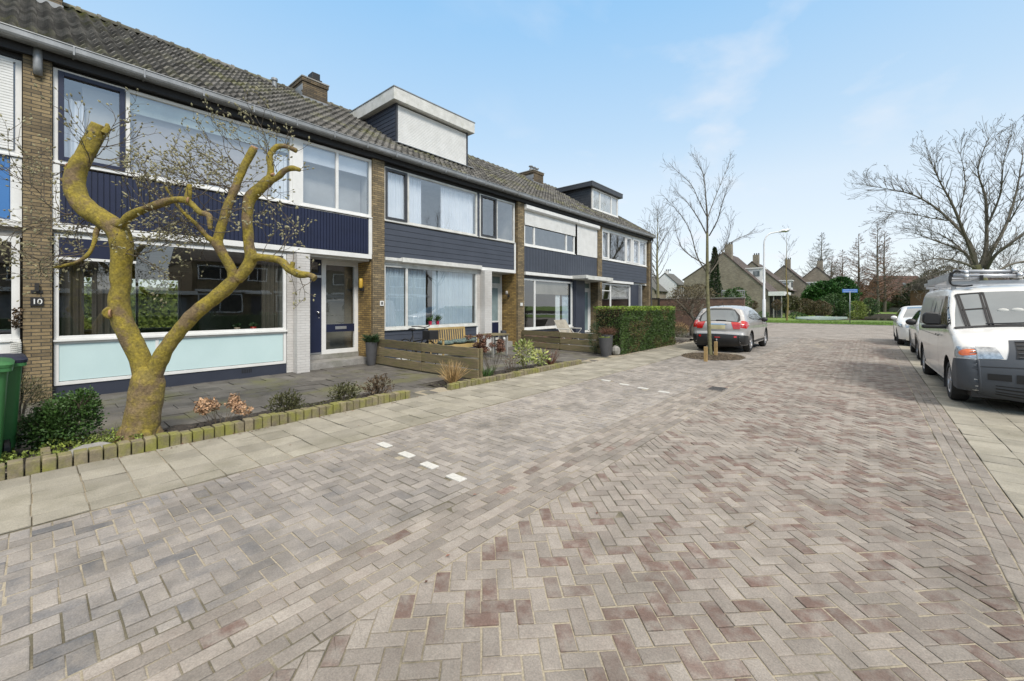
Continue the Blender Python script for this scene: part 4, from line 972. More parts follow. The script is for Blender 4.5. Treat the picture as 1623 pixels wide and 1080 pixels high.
# evergreen bush left + heather + variegated ground cover + stone
def bush(name, label, parts_, m_, n, LL, WW, cat='shrub', group=None, stem=None):
    c = parts_[0][0]; t = thing(name, label, cat, (c[0], c[1], 0), group=group); mb = MB()
    tot = sum(q[1][0]*q[1][1] for q in parts_)
    for cc, rr in parts_: foliage(mb, cc, rr, int(n*rr[0]*rr[1]/tot), LL, WW, .25)
    mb.build('foliage', m_, t)
    mb = MB()
    for cc, rr in parts_:
        for k in range(7): a = random.uniform(0,6.28); mb.tube([(cc[0], cc[1], max(0, cc[2]-rr[2])), (cc[0]+.25*rr[0]*math.cos(a), cc[1]+.25*rr[1]*math.sin(a), cc[2]), (cc[0]+.8*rr[0]*math.cos(a), cc[1]+.8*rr[1]*math.sin(a), cc[2]+.6*rr[2])], [stem or .012, .008, .003], 5, False)
    mb.build('stem', TWIG, t); return t
bush('evergreen_bush', 'dense dark green bush between the wheelie bins and the magnolia', [((-6.95, .28, .30), (.30, .30, .30)), ((-6.98, .12, .22), (.24,.24,.22)), ((-6.85, .38, .48), (.14,.15,.18))], LEAF, 5200, .036, .026)
bush('heather', 'loose brownish heather against the brick pier behind the green bush', [((-7.9, -.1, .38), (.38, .30, .36))], LEAFO, 2600, .06, .008)
mb = MB()
for k in range(2600):
    x = random.uniform(-6.95, -6.2); y = random.uniform(-.5, .85); 
    if hnoise(x, y, 3, 4) < -.15: continue
    mb.t = random.random(); mb.leaf((x, y, .02+random.uniform(0,.09)+.05*hnoise(x,y,4,2)), (random.gauss(0,.7), random.gauss(0,.7), random.gauss(.6,.3)), .035, .022)
tag(mb.build('ground_cover', [LEAFY]), 'low variegated ground cover at the foot of the green bush', 'ground cover', kind='stuff')
mb = MB()
for k in range(3000):
    x = random.uniform(-6.9, -6.15); y = random.choice((random.uniform(.9, 4.2), random.uniform(5.3, 9.8)))
    if hnoise(x, y, 1.2, 9) < .05: continue
    mb.t = random.random(); mb.leaf((x, y, .01), (random.gauss(0,.8), random.gauss(0,.8), random.gauss(.5,.3)), .03, .018)
tag(mb.build('bed_leaves', [LEAFO]), 'scattered small leaves on the bed soil', 'leaves', kind='stuff')
mb = MB(); mb.blob((-6.3, .42, .05), (.12, .2, .075), 10, 6, .08); tag(mb.build('field_stone', CONC, smooth=False, bevel=.01), 'flat brown-grey stone lying behind the brick edging', 'stone')
mb = MB(); mb.box(-6.5, -6.2, .06, .13, -.02, .13); tag(mb.build('edging_block', EDGE, bevel=.008), 'single mossy block set across the bed next to the bins', 'block')
for k in range(4):
    p = thing('dry_weed', 'thin dry wiry weed stems beside the magnolia trunk', 'weed', (-6.6, .55+k*.09, 0), group='dry weeds at the magnolia foot'); m = MB(); stems(m, (-6.6-.05*k, .5+k*.1, 0), 3, .22, .5, .003); m.build('stem', TWIG, p)
# wheelie bins
BING = mat('green_bin_plastic', (.035,.15,.045), .5, (.03,.13,.04), 3, .08, dirt=((.12,.14,.10), .6, .85, .4), dscale=3)
BINB = mat('navy_bin_plastic', (.012,.016,.04), .45, None, 3, .08)
def bin_(label, x, y, rz, lidm, z=0.):
    t = thing('wheelie_bin', label, 'bin', (x, y, z), R(rz), group=None)
    def loft(mb, secs):
        vs = []; fs = []; n = 4*4
        for (zz, hx, hy, oy, r) in secs:
            for q, (sx, sy) in enumerate(((1,1),(-1,1),(-1,-1),(1,-1))):
                for k in range(4): a = math.pi/2*(q + k/3); vs.append((sx*(hx-r)+r*math.cos(a), oy+sy*(hy-r)+r*math.sin(a), zz))
        for i in range(len(secs)-1):
            for k in range(n): fs.append((i*n+k, i*n+(k+1)%n, (i+1)*n+(k+1)%n, (i+1)*n+k))
        fs.append(tuple(range(n))[::-1]); fs.append(tuple((len(secs)-1)*n+k for k in range(n))); mb.add(vs, fs)
    m = MB(); loft(m, [(.06,.20,.22,0,.04),(.10,.21,.23,0,.05),(.80,.245,.27,.0,.05),(.96,.255,.29,0,.05),(.965,.285,.33,0,.05),(1.0,.285,.33,0,.05),(1.0,.26,.30,0,.05),(.97,.26,.30,0,.05)]); b = m.build('body', BING, t, local=True, autos=R(35))
    m = MB(); loft(m, [(1.002,.29,.335,0,.06),(1.03,.295,.34,0,.06),(1.055,.27,.31,0,.06),(1.07,.18,.2,0,.05)]); m.box(-.22,.22,-.42,-.335,1.0,1.03); m.build('lid', lidm, t, local=True, autos=R(35))
    m = MB(); m.tube([(-.2,-.40,.97),(.2,-.40,.97)], .016, 8); m.box(-.2,-.17,-.41,-.3,.94,.99); m.box(.17,.2,-.41,-.3,.94,.99); m.build('handle', BING, b, local=True)
    for s in (-1, 1):
        m = MB(); m.lathe([(0,-.025),(.06,-.025),(.065,-.018),(.10,-.018),(.10,.018),(.065,.018),(.06,.025),(0,.025)], (s*.24, -.22, .10), 'x', 20); m.build('wheel', PLASTIC, t, local=True, smooth=False)
    return t
bin_('green wheelie bin with green lid at the left edge, nearest the pavement', -6.62, -.405, -90, BING)
bin_('green wheelie bin with navy lid just behind the other bin', -7.08, -.325, -88, BINB)
# planters
def planter(name, label, x, y, h, r0, r1, m_, plant=None, square=False, cat='planter'):
    t = thing(name, label, cat, (x, y, 0)); m = MB(); n = 4 if square else 24
    m.lathe([(0,0),(r0,0),(lerp(r0,r1,.55)*1.06,h*.55),(r1,h),(r1-.02,h),(r1-.03,h-.05),(0,h-.05)], (x,y,0), 'z', 28); m.build('pot', m_, t, smooth=False, autos=R(40))
    if plant:
        m = MB()
        kind, n_, L_, W_, mt, hh = plant
        for k in range(n_):
            m.t = random.random(); a = random.uniform(0,6.28); rr = r1*.8*math.sqrt(random.random())
            m.leaf((x+rr*math.cos(a), y+rr*math.sin(a), h-.04+random.uniform(0,hh)), (math.cos(a)*.9+random.gauss(0,.3), math.sin(a)*.9+random.gauss(0,.3), random.uniform(.3,1.3)), L_*random.uniform(.6,1.2), W_)
        m.build('foliage', mt, t)
    return t
POT = mat('dark_grey_planter', (.075,.075,.078), .6, (.055,.055,.058), 4, .15)
planter('tall_planter', 'tall tapered grey planter with spiky evergreen beside the navy door', -10.22, 6.02, .62, .105, .16, POT, ('spiky', 420, .17, .02, LEAFD, .16))
planter('tall_planter', 'dark egg-shaped planter with short moss, in front of the fence end', -6.33, 11.85, .60, .11, .21, POT, ('low', 250, .05, .02, LEAFY, .03))
planter('tall_planter', 'slender dark planter behind the egg-shaped one, holding dry reddish twigs', -6.45, 12.22, .66, .13, .18, POT, ('dry', 260, .3, .008, RUST, .12))
planter('tall_planter', 'slim dark urn standing beside the glazed front door of the second house', -10.98, 12.22, .62, .09, .12, POT, None)
mb = MB(); mb.blob((-6.25, 12.42, .14), (.15,.14,.17), 10, 6, .06); tag(mb.build('boulder', CONC), 'round grey boulder at the foot of the clipped hedge', 'stone')
# hedge
def hedge(label, x0, x1, y0, y1, h, n, mts, LL=.045):
    t = thing('clipped_hedge', label, 'hedge', (x1, y0, 0)); mb = MB(); dead = MB()
    A = [((x1-x0)*(y1-y0), 't'), (h*(y1-y0), 'f'), (h*(x1-x0), 'e'), (h*(x1-x0), 'b')]; tot = sum(a for a, _ in A)
    for a, kd in A:
        for k in range(int(n*a/tot)):
            u, v = random.random(), random.random(); dep = abs(random.gauss(0,.035))
            wb = .05*hnoise(u*5, v*3, 2.2, 3)
            if kd == 't': p = Vector((lerp(x0,x1,u), lerp(y0,y1,v), h-dep+wb*.5)); nn = Vector((0,0,1))
            elif kd == 'f': p = Vector((x1-dep+wb, lerp(y0,y1,v), h*u)); nn = Vector((1,0,.1))
            elif kd == 'b': p = Vector((lerp(x0,x1,v), y1-dep+wb, h*u)); nn = Vector((0,1,.1))
            else: p = Vector((lerp(x0,x1,v), y0+dep+wb, h*u)); nn = Vector((0,-1,.1))
            g = hnoise(p.y*1.1+p.x, p.z*1.3, 1., 5); fr_ = .5+.5*p.z/h
            tgt = dead if (g > .12 and random.random() < .45 and kd != 't') else mb
            tgt.t = max(0, min(1, random.uniform(.1,.9)*(1 if kd != 't' else 1.1)+.2*hnoise(p.y,p.z,6,7)))
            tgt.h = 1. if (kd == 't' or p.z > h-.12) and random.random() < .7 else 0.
            tgt.leaf(p, nn*random.uniform(.3,1)+Vector((random.gauss(0,.6), random.gauss(0,.6), random.gauss(.1,.5))), LL*random.uniform(.6,1.4), LL*.6)
    mb.build('foliage', mts[0], t); dead.build('dead_foliage', mts[1], t)
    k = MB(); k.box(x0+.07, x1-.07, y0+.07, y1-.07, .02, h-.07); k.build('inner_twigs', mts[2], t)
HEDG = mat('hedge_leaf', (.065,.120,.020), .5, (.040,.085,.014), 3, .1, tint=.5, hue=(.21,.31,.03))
HEDD = mat('hedge_dead_leaf', (.16,.12,.045), .7, (.10,.075,.03), 3, .1, tint=.5)
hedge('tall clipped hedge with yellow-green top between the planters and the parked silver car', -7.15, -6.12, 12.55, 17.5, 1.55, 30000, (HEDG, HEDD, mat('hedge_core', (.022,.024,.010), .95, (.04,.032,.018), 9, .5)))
shrub('small_conifer', 'small dark shrub squeezed between the planters and the hedge end', 'shrub', (-6.95, 12.3), 1.0, .22, TWIG, LEAFD, 900, .05, .02, 6)
# garden bench with cushions
def bench():
    t = thing('garden_bench', 'slatted wooden garden bench under the blue curtained window', 'bench', (-9.6, 8.2, 0)); x0, x1, y0, y1 = -9.85, -9.3, 7.75, 9.15
    for y in (y0, y1):
        m = MB(); m.bar((x0-.02, y, 0), (x0-.10, y, .92), .05, .05, (1,0,0)); m.build('leg', TEAK, t, bevel=.004)
        m = MB(); m.bar((x1, y, 0), (x1, y, .62), .05, .05, (1,0,0)); m.build('leg', TEAK, t, bevel=.004)
        m = MB(); m.bar((x0-.08, y, .63), (x1+.04, y, .63), .06, .03); m.build('armrest', TEAK, t, bevel=.004)
    m = MB()
    for k in range(6): m.box(x0+.02+k*.09, x0+.09+k*.09, y0-.02, y1+.02, .42, .44)
    m.box(x1-.03, x1, y0, y1, .33, .42); m.build('seat', TEAK, t, bevel=.003)
    m = MB(); m.bar((x0-.09, y0, .90), (x0-.09, y1, .90), .035, .07, (0,0,1)); m.bar((x0-.05, y0, .48), (x0-.05, y1, .48), .03, .05, (0,0,1))
    y = y0+.07
    while y < y1-.04: m.bar((x0-.045, y, .5), (x0-.09, y, .88), .045, .015, (1,0,0)); y += .092
    m.build('backrest', TEAK, t, bevel=.003)
bench()
CUSH = mat('dark_teal_floral_cushion', (.02,.05,.055), .9, (.16,.20,.17), 14, .3, .3, 40)
for k, (yy, zz, lb) in enumerate(((8.05, .50, 'dark green patterned cushion at the left end of the bench seat'), (8.55, .51, 'dark green patterned cushion in the middle of the bench seat'), (8.98, .53, 'dark green patterned cushion folded at the right end of the bench seat'))):
    mb = MB(); mb.blob((-9.55, yy, zz), (.24, .27, .075), 14, 8, .05); tag(mb.build('cushion', CUSH, smooth=True), lb, 'cushion', group='bench cushions')
# trestle / small table at the end of the bench
t = thing('garden_table', 'weathered small wooden table at the right end of the bench', 'table', (-9.1, 9.7, 0)); mb = MB()
for k in range(4): mb.box(-9.45+.17*k, -9.30+.17*k, 9.3, 10.1, .66, .70)
mb.build('table_top', WOOD, t, bevel=.004)
for xx, yy in ((-9.4,9.35),(-8.85,9.35),(-9.4,10.0),(-8.85,10.0)): mb = MB(); mb.box(xx-.03, xx+.03, yy-.03, yy+.03, 0, .66); mb.build('leg', CONC, t)
# bicycle parked behind the fence
def bicycle():
    t = thing('bicycle', 'dark city bicycle parked behind the mossy fence, saddle and handlebar showing', 'bicycle', (-9.3, 6.95, 0)); x0 = -9.3
    def P(u, z): return (x0-.0+u, 6.85+.02*u+.0, z)
    A, B = P(-.52,.34), P(.52,.34)
    for c in (A, B):
        w_ = MB(); n = 28; w_.tube([(c[0]+.33*math.cos(2*math.pi*k/n), c[1], c[2]+.33*math.sin(2*math.pi*k/n)) for k in range(n+1)], .016, 6, False); wh = w_.build('wheel', PLASTIC, t)
        s = MB()
        for k in range(14): a = 2*math.pi*k/14; s.tube([c, (c[0]+.32*math.cos(a), c[1], c[2]+.32*math.sin(a))], .0012, 3, False)
        s.build('spokes', STEEL, wh)
    m = MB(); st, bb, hd = P(-.2,.78), P(-.08,.3), P(.36,.85)
    for a, b in ((A, bb), (bb, st), (st, A), (bb, hd), (P(-.17,.62), P(.38,.72)), (hd, B)): m.tube([a, b], .016, 8)
    m.build('frame', PLASTIC, t, smooth=True)
    m = MB(); m.tube([P(-.2,.78), P(-.23,.92)], .013, 8); m.blob((x0-.24, 6.85, .95), (.14,.085,.04), 10, 6); m.build('saddle', PLASTIC, t, smooth=True)
    m = MB(); m.tube([P(.36,.85), P(.32,1.02)], .013, 8); c = P(.32,1.02); m.tube([(c[0]-.2, c[1]-.28, c[2]+.03), (c[0]-.05, c[1]-.2, c[2]+.04), c, (c[0]-.05, c[1]+.2, c[2]+.04), (c[0]-.2, c[1]+.28, c[2]+.03)], .013, 8); m.build('handlebar', PLASTIC, t, smooth=True)
    m = MB(); m.box(x0+.42, x0+.72, 6.7, 7.0, .72, .95); m.build('front_basket', PLASTIC, t)
bicycle()
mb = MB()
for k in range(6):
    pass
# canvas chair behind second fence
t = thing('garden_chair', 'pale canvas folding garden chair behind the second fence', 'chair', (-9.9, 14.6, 0)); mb = MB(); mb.prism([(-9.75, 14.4, .42), (-9.78, 14.4, .45), (-10.1, 14.4, 1.0), (-10.07, 14.4, .98)], (0, .9, 0)); mb.build('backrest', mat('beige_canvas', (.36,.33,.27), .9, None, 5, .2), t)
mb = MB(); mb.box(-9.78, -9.3, 14.4, 15.3, .42, .45); mb.build('seat', MATS['beige_canvas'], t)
for yy in (14.38, 15.32):
    mb = MB(); mb.tube([(-9.3, yy, 0), (-9.85, yy, .62)], .014, 8); mb.build('leg', OFFW, t); mb = MB(); mb.tube([(-9.85, yy, 0), (-9.3, yy, .62)], .014, 8); mb.build('leg', OFFW, t); mb = MB(); mb.tube([(-9.95, yy, .64), (-9.3, yy, .64)], .018, 8); mb.build('armrest', OFFW, t)
# ornaments on the step of house 8: small white pig/hen figure kept generic
mb = MB(); mb.blob((-10.75, 12.1, .29), (.07,.11,.08), 10, 6); mb.blob((-10.75, 12.0, .33), (.045,.05,.05), 8, 5); tag(mb.build('garden_ornament', WHITE, smooth=True), 'small white animal ornament on the doorstep beside the dark urn', 'ornament')
# twisted wicker sleeve and metal wreath by the blue house
mb = MB(); n = 90; mb.tube([(-10.38+.055*math.cos(k*.9), -.16+.055*math.sin(k*.9), .62+k*.0045) for k in range(n)], .012, 5, False); mb.box(-10.41,-10.35,-.19,-.13,.3,.62); tag(mb.build('wicker_column', OFFW), 'grey coiled wicker ornament against the brick pier above the bins', 'ornament')
mb = MB()
for k in range(160): mb.t = random.random(); mb.leaf((-10.42+random.uniform(-.02,.04), -.16+random.gauss(0,.02), random.uniform(1.25,1.55)), (random.gauss(.3,.4), random.gauss(0,.5), random.gauss(0,.6)), .05, .03)
tag(mb.build('dried_garland', BRONZE), 'narrow brown dried garland hung at the left of number 10 pier', 'garland')
# ------------------------------------------------------------------ magnolia
def cr(pts, n=5):
    out = []
    for i in range(len(pts)-1):
        p0 = pts[max(i-1,0)]; p1 = pts[i]; p2 = pts[i+1]; p3 = pts[min(i+2, len(pts)-1)]
        for k in range(n):
            t = k/n; out.append(tuple(.5*((2*b)+(-a+c)*t+(2*a-5*b+4*c-d)*t*t+(-a+3*b-3*c+d)*t**3) for a, b, c, d in zip(p0, p1, p2, p3)))
    out.append(tuple(pts[-1])); return out
MD = 5.0
def MP(px, py, dd=0.): return dp(px, py, MD+dd)
def limb(mb, pts, n=14, base_r=1., jit=.05):
    c = cr(pts, 6); P = [MP(a, b, d) for a, b, d, r in c]; Rr = [r/F*(MD+d)*base_r for a, b, d, r in c]
    # lumpy bark
    vs0 = len(mb.v); mb.tube(P, Rr, n)
    for i in range(vs0, len(mb.v)):
        v = Vector(mb.v[i]); k = mnoise.noise(v*9)*.013 + mnoise.noise(v*26)*.006 + (mnoise.noise(Vector((v.x*22, v.y*22, v.z*3)))*.016 if v.z < .8 else 0)
        mb.hu[i] = max(0, min(1, (.95-v.z)/.6))
        j = (i-vs0)//n
        if j < len(P): d = (v-P[j]); 
        else: d = Vector((0,0,0))
        if d.length > 1e-5: v = v + d.normalized()*k*min(1, Rr[min(j,len(Rr)-1)]/.05); mb.v[i] = tuple(v)
    return P, Rr
mag = thing('magnolia_tree', 'gnarled pollarded magnolia with yellow lichened bark and furry buds in the front bed', 'tree', (-6.68, .85, 0))
mb = MB()
limbs = {
 'trunk': [(221,703,0,30),(222,690,0,25.5),(226,665,0,23.5),(230,640,0,23),(233,615,0,22.5),(235,596,0,20),(237,580,0,13)],
 'L': [(231,606,.0,15),(222,569,0,14.5),(205,533,-.03,14.3),(194,509,-.05,14.5),(189,480,-.06,13.5),(191,450,-.06,13),(192,425,-.07,13.2),(193,392,-.08,15),(187,368,-.09,15),(170,352,-.10,15),(148,338,-.12,14.5),(129,322,-.13,14.3),(119,300,-.12,13.5),(119,280,-.1,13.2),(127,259,-.08,12),(136,243,-.05,11.5),(146,222,-.02,11.7),(153,207,0,11),(157,197,0,9)],
 'R': [(240,603,0,13),(250,578,.0,12),(263,553,0,11.3),(282,528,.03,10.8),(303,503,.06,10.6),(325,484,.1,10.6),(348,466,.13,10.4),(366,450,.16,10.3),(378,437,.18,9)],
 'A': [(370,450,.16,8.5),(368,430,.14,8),(358,412,.12,7.5),(348,394,.1,8),(343,380,.1,9)],
 'A1':[(344,386,.1,8),(352,356,.12,7),(362,326,.15,6.8),(370,305,.17,6.2),(380,280,.2,6),(392,254,.23,6),(403,235,.26,6.2)],
 'A2':[(343,384,.1,5),(330,377,.06,4.2),(312,357,0,3.4),(288,334,-.05,3),(275,316,-.08,2.2),(262,296,-.1,1.6)],
 'B': [(374,444,.17,10),(390,427,.2,9),(398,410,.22,9.5),(395,390,.23,8.5),(393,365,.24,8),(392,345,.25,8),(395,318,.27,9.5),(408,302,.28,9),(424,288,.3,8),(431,280,.3,6)],
 'B1':[(428,288,.3,6),(429,266,.32,5),(427,248,.34,4.8),(437,234,.37,4.3),(452,232,.4,4),(471,240,.44,4.5)],
 'B2':[(426,288,.3,6.5),(440,281,.3,5),(452,270,.3,4.6),(464,267,.28,4),(476,270,.26,3.6)],
 'C': [(396,414,.22,7),(408,408,.2,6.5),(428,410,.16,6),(446,414,.12,6.2),(460,428,.1,6.5),(474,435,.08,6),(490,436,.07,5),(500,442,.06,6)],
 'C1':[(462,428,.1,4.5),(464,415,.1,4)],
 'D': [(165,352,-.1,12),(188,356,-.14,8),(209,341,-.18,6.5),(231,331,-.22,6),(258,322,-.26,6.5),(278,317,-.3,5.5),(297,319,-.32,5),(316,336,-.33,4.4),(331,342,-.34,4.2),(333,364,-.34,3.6)],
 'D1':[(297,319,-.3,5),(299,306,-.3,5),(300,292,-.3,3.5)],
 'E': [(166,346,-.1,6),(154,365,-.14,4),(149,386,-.18,3.2),(139,404,-.22,3),(120,416,-.26,2.6),(84,425,-.32,1.7)],
 'S1':[(126,268,-.08,6),(114,270,-.1,8),(110,264,-.12,7)],
 'S2':[(112,292,-.12,5),(100,286,-.12,4),(96,284,-.12,2)],
 'S3':[(178,495,-.05,10),(176,496,-.12,11),(174,497,-.17,9.5)],
 'S4':[(164,212,.0,5),(170,205,.02,4.5),(170,196,.02,2.5)],
}
LP = {}
for k, pts in limbs.items(): LP[k] = limb(mb, pts, 16 if k in ('trunk','L','R') else 10)
# root flare
for k in range(7):
    a = k*.9+.2; c = MP(222, 695); mb.tube([c+Vector((.10*math.cos(a), .10*math.sin(a), .22)), c+Vector((.15*math.cos(a), .15*math.sin(a), .06)), c+Vector((.24*math.cos(a), .24*math.sin(a), -.04))], [.07,.075,.04], 8)
tr = mb.build('trunk', MAGB, mag, smooth=True)
tr.modifiers.new('weld', 'SUBSURF').levels = 1; tr.modifiers['weld'].render_levels = 1
mb = MB()
for (px, py, dd, r, d) in ((403.5,233.5,.26,5.6,(.5,.2,1)),(297,317,-.36,4,(-.2,-.6,.1)),(432,276,.27,3.5,(.2,-.4,.5)),(174,497,-.185,6,(-.3,-1,0)),(109,263,-.14,4.5,(-1,-.5,.4))):
    c = MP(px, py, dd); d = Vector(d).normalized(); q = r/F*MD; mb.tube([c-d*.012, c+d*.006], [q*1.02, q*.95], 12)
mb.build('pruning_cut', CUTW, tr)
tw = MB(); bd = MB()
def twig(p, d, L_, r, depth):
    n = max(3, int(L_/.06)); pts = [Vector(p)]; q = Vector(p); kids = []
    for i in range(n):
        d = (d + Vector((random.gauss(0,.16), random.gauss(0,.16), random.gauss(.03,.15)))).normalized(); q = q + d*L_/n; pts.append(q.copy())
        if depth > 0 and i > 0 and random.random() < .62: kids.append((q.copy(), d.copy(), i/n))
    tw.tube(pts, [r*1.25*(1-.6*i/n) for i in range(n+1)], 4, False)
    def bud(p, d, s):
        bd.t = random.random(); d = d.normalized(); bd.tube([p, p+d*s*.35, p+d*s*.7, p+d*s], [.003, s*.27, s*.23, .001], 5, False)
    bud(pts[-1], d, random.uniform(.026,.046))
    for i in range(1, n):
        if random.random() < .15: bud(pts[i], (d+Vector((random.gauss(0,.8), random.gauss(0,.8), .6))), random.uniform(.018,.038))
    for kp, kd, f in kids:
        a = kd.cross(Vector((random.gauss(0,1), random.gauss(0,1), random.gauss(0,1)))).normalized()
        twig(kp, (kd+a*random.uniform(.6,1.1)).normalized(), L_*random.uniform(.35,.65), r*.62, depth-1)
rr = Vector((math.cos(YAW), math.sin(YAW), 0)); ff = Vector((-math.sin(YAW), math.cos(YAW), 0)); UP = Vector((0,0,1))
def V(a, b, c=0.): return (rr*a + UP*b + ff*c)
for (px, py, dd, dx, dz, L_, r, dep) in [
    (146,240,-.02,-.1,1,.38,.0055,2),(146,235,-.02,-.3,.8,.3,.004,2),(157,232,0,.9,.35,.40,.005,2),(165,222,0,.8,.55,.3,.004,2),(150,250,0,1,.0,.36,.0055,2),(150,250,0,.9,.3,.5,.005,2),(140,262,0,1,-.15,.55,.006,3),(120,268,-.1,-1,.15,.4,.005,2),(118,272,-.1,-.9,.35,.6,.005,2),
    (115,340,-.12,-1,-.05,.75,.006,3),(140,345,-.12,-1,.2,.75,.005,3),(118,338,-.1,-.9,-.3,.6,.005,2),(150,392,-.18,-1,-.25,.45,.006,3),(142,403,-.22,-.8,-.1,.4,.005,3),(120,415,-.26,-.9,.1,.5,.004,3),(100,421,-.3,-1,.3,.42,.004,3),(90,424,-.3,-1,-.05,.4,.004,3),(150,385,-.18,-.6,.5,.35,.004,3),(154,365,-.14,-1,.1,.5,.005,3),(160,372,-.14,.7,.3,.35,.004,3),(148,390,-.18,.7,-.1,.3,.004,3),(130,410,-.24,-.4,-.5,.25,.004,2),
    (190,400,-.08,1,-.1,.5,.005,3),(196,405,-.08,1,.1,.5,.005,3),(200,385,-.1,1,.3,.45,.005,3),
    (209,341,-.18,.1,.9,.38,.005,3),(231,331,-.22,-.4,.9,.35,.005,3),(231,331,-.22,.6,.6,.35,.005,3),(258,322,-.26,.4,.9,.4,.005,3),(262,322,-.26,-.5,.7,.4,.004,3),(278,317,-.3,.5,.9,.45,.005,3),(300,292,-.3,.2,1,.3,.005,3),(297,317,-.3,.7,.5,.3,.004,3),(316,336,-.33,.7,.4,.4,.005,3),(333,364,-.34,.5,-.5,.25,.004,2),(333,350,-.34,.9,.2,.3,.004,3),(220,337,-.2,.7,-.4,.45,.004,3),(245,328,-.2,.5,-.6,.35,.004,3),(200,345,-.16,-.1,-.7,.3,.004,2),(280,318,-.3,.3,-.7,.35,.004,3),
    (275,316,-.08,-.4,.8,.3,.004,3),(312,357,0,-.7,.2,.4,.004,3),(288,334,-.05,-.8,.4,.4,.004,3),(262,296,-.1,-.6,.6,.3,.003,3),(300,345,-.02,-.6,-.4,.4,.004,3),
    (352,356,.12,-.5,.7,.45,.005,3),(362,326,.15,-.8,.5,.5,.005,3),(366,312,.15,-.5,.8,.5,.006,3),(372,300,.17,-.9,.5,.55,.006,3),(372,300,.17,-1,.2,.5,.005,3),(378,288,.19,-.8,.7,.5,.005,3),(385,272,.2,-.7,.8,.6,.006,3),(392,254,.23,-.7,.9,.55,.005,3),(380,280,.2,-1,.5,.62,.006,3),(358,340,.12,.7,.4,.3,.004,3),(366,318,.15,.7,.5,.3,.004,3),(375,292,.17,.8,.3,.3,.004,3),
    (427,248,.34,-.05,1,.42,.0055,3),(426,262,.34,-.5,.85,.5,.005,3),(428,270,.33,.5,.6,.35,.004,3),(437,234,.37,.2,1,.3,.004,3),(452,232,.4,.1,.9,.22,.004,2),(471,240,.44,.8,.4,.16,.003,2),(440,281,.3,-.1,.9,.3,.004,3),(476,270,.26,.9,.2,.1,.003,1),
    (395,318,.27,-.7,.5,.4,.005,3),(395,325,.27,.8,-.3,.3,.004,3),(393,350,.25,.8,-.2,.35,.004,3),(410,302,.28,.7,-.8,.45,.006,3),(425,292,.28,.6,-.6,.3,.004,3),(392,365,.24,-.5,.5,.3,.004,3),
    (428,410,.16,.3,.8,.35,.005,3),(446,414,.12,.4,.8,.35,.004,3),(440,412,.14,.6,-.6,.3,.004,3),(460,428,.1,-.1,-.9,.24,.004,2),(474,435,.08,.2,-.9,.25,.004,2),(490,436,.07,.4,.5,.15,.004,1),(498,440,.06,-.5,-.7,.25,.004,2),(415,408,.18,.2,.9,.35,.004,3),(464,415,.1,.2,.9,.12,.004,1),
    (343,380,.1,-.9,.3,.5,.005,3),(340,384,.1,-1,-.1,.5,.005,3),(350,365,.12,-.8,.1,.4,.004,3),(330,378,.06,-.7,-.5,.35,.004,3)]:
    dl = MP(px, py, dd); dv_ = random.uniform(-.55,.55)
    if random.random() < .5: twig(dl+V(random.uniform(-.02,.02),0,0), V(dx+random.uniform(-.5,.5), dz+random.uniform(-.5,.5), -dv_).normalized(), L_*.8, r*.8, dep)
    twig(dl, V(dx, dz, dv_).normalized(), L_*1.18, r, dep)
print('twig verts', len(tw.v), len(bd.v))
cn = tw.build('crown', TWIG, mag, smooth=True); bd.build('buds', BUD, cn)
# ------------------------------------------------------------------ vehicles
TYRE = mat('tyre_rubber', (.018,.018,.018), .8, None, 9, .2, .2)
RIM = mat('alloy_rim', (.45,.45,.46), .35, (.38,.38,.39), 9, .1, metal=.6)
CGL = mat('dark_car_glass', (.035,.042,.045), .03, (.03,.037,.04), 1, 0, spec=.9, coat=1.)
CGLL = mat('pale_car_glass', (.14,.165,.175), .04, (.105,.125,.135), 1.2, 0, spec=.9, coat=1.)
SILV = mat('silver_car_paint', (.42,.41,.40), .34, (.40,.39,.38), .7, 0, metal=.3, coat=1., dirt=((.30,.28,.25), .6, .9, .3))
CARW = mat('white_car_paint', (.72,.71,.68), .35, (.69,.68,.65), .7, 0, coat=.8, dirt=((.45,.42,.37), .58, .9, .35), dscale=1.5)
GREYP = mat('grey_bumper_plastic', (.062,.070,.082), .55, (.052,.059,.07), 2, .1, .1, 200)
REDL = mat('red_tail_light', (.50,.012,.010), .15, (.36,.008,.008), 20, .1, coat=1.)
LAMP = mat('clear_headlight', (.55,.57,.58), .12, (.25,.26,.27), 16, .2, metal=.5, coat=1.)
ORANGE = mat('orange_indicator', (.75,.17,.03), .2, (.55,.10,.02), 20, .1, coat=1.)
PLATE = mat('yellow_number_plate', (.62,.45,.05), .5, None, 3, 0)
PLATEG = mat('blank_beige_plate', (.55,.50,.30), .5, None, 3, 0)
PBLUE = mat('plate_blue', (.05,.12,.45), .5, None, 3, 0)
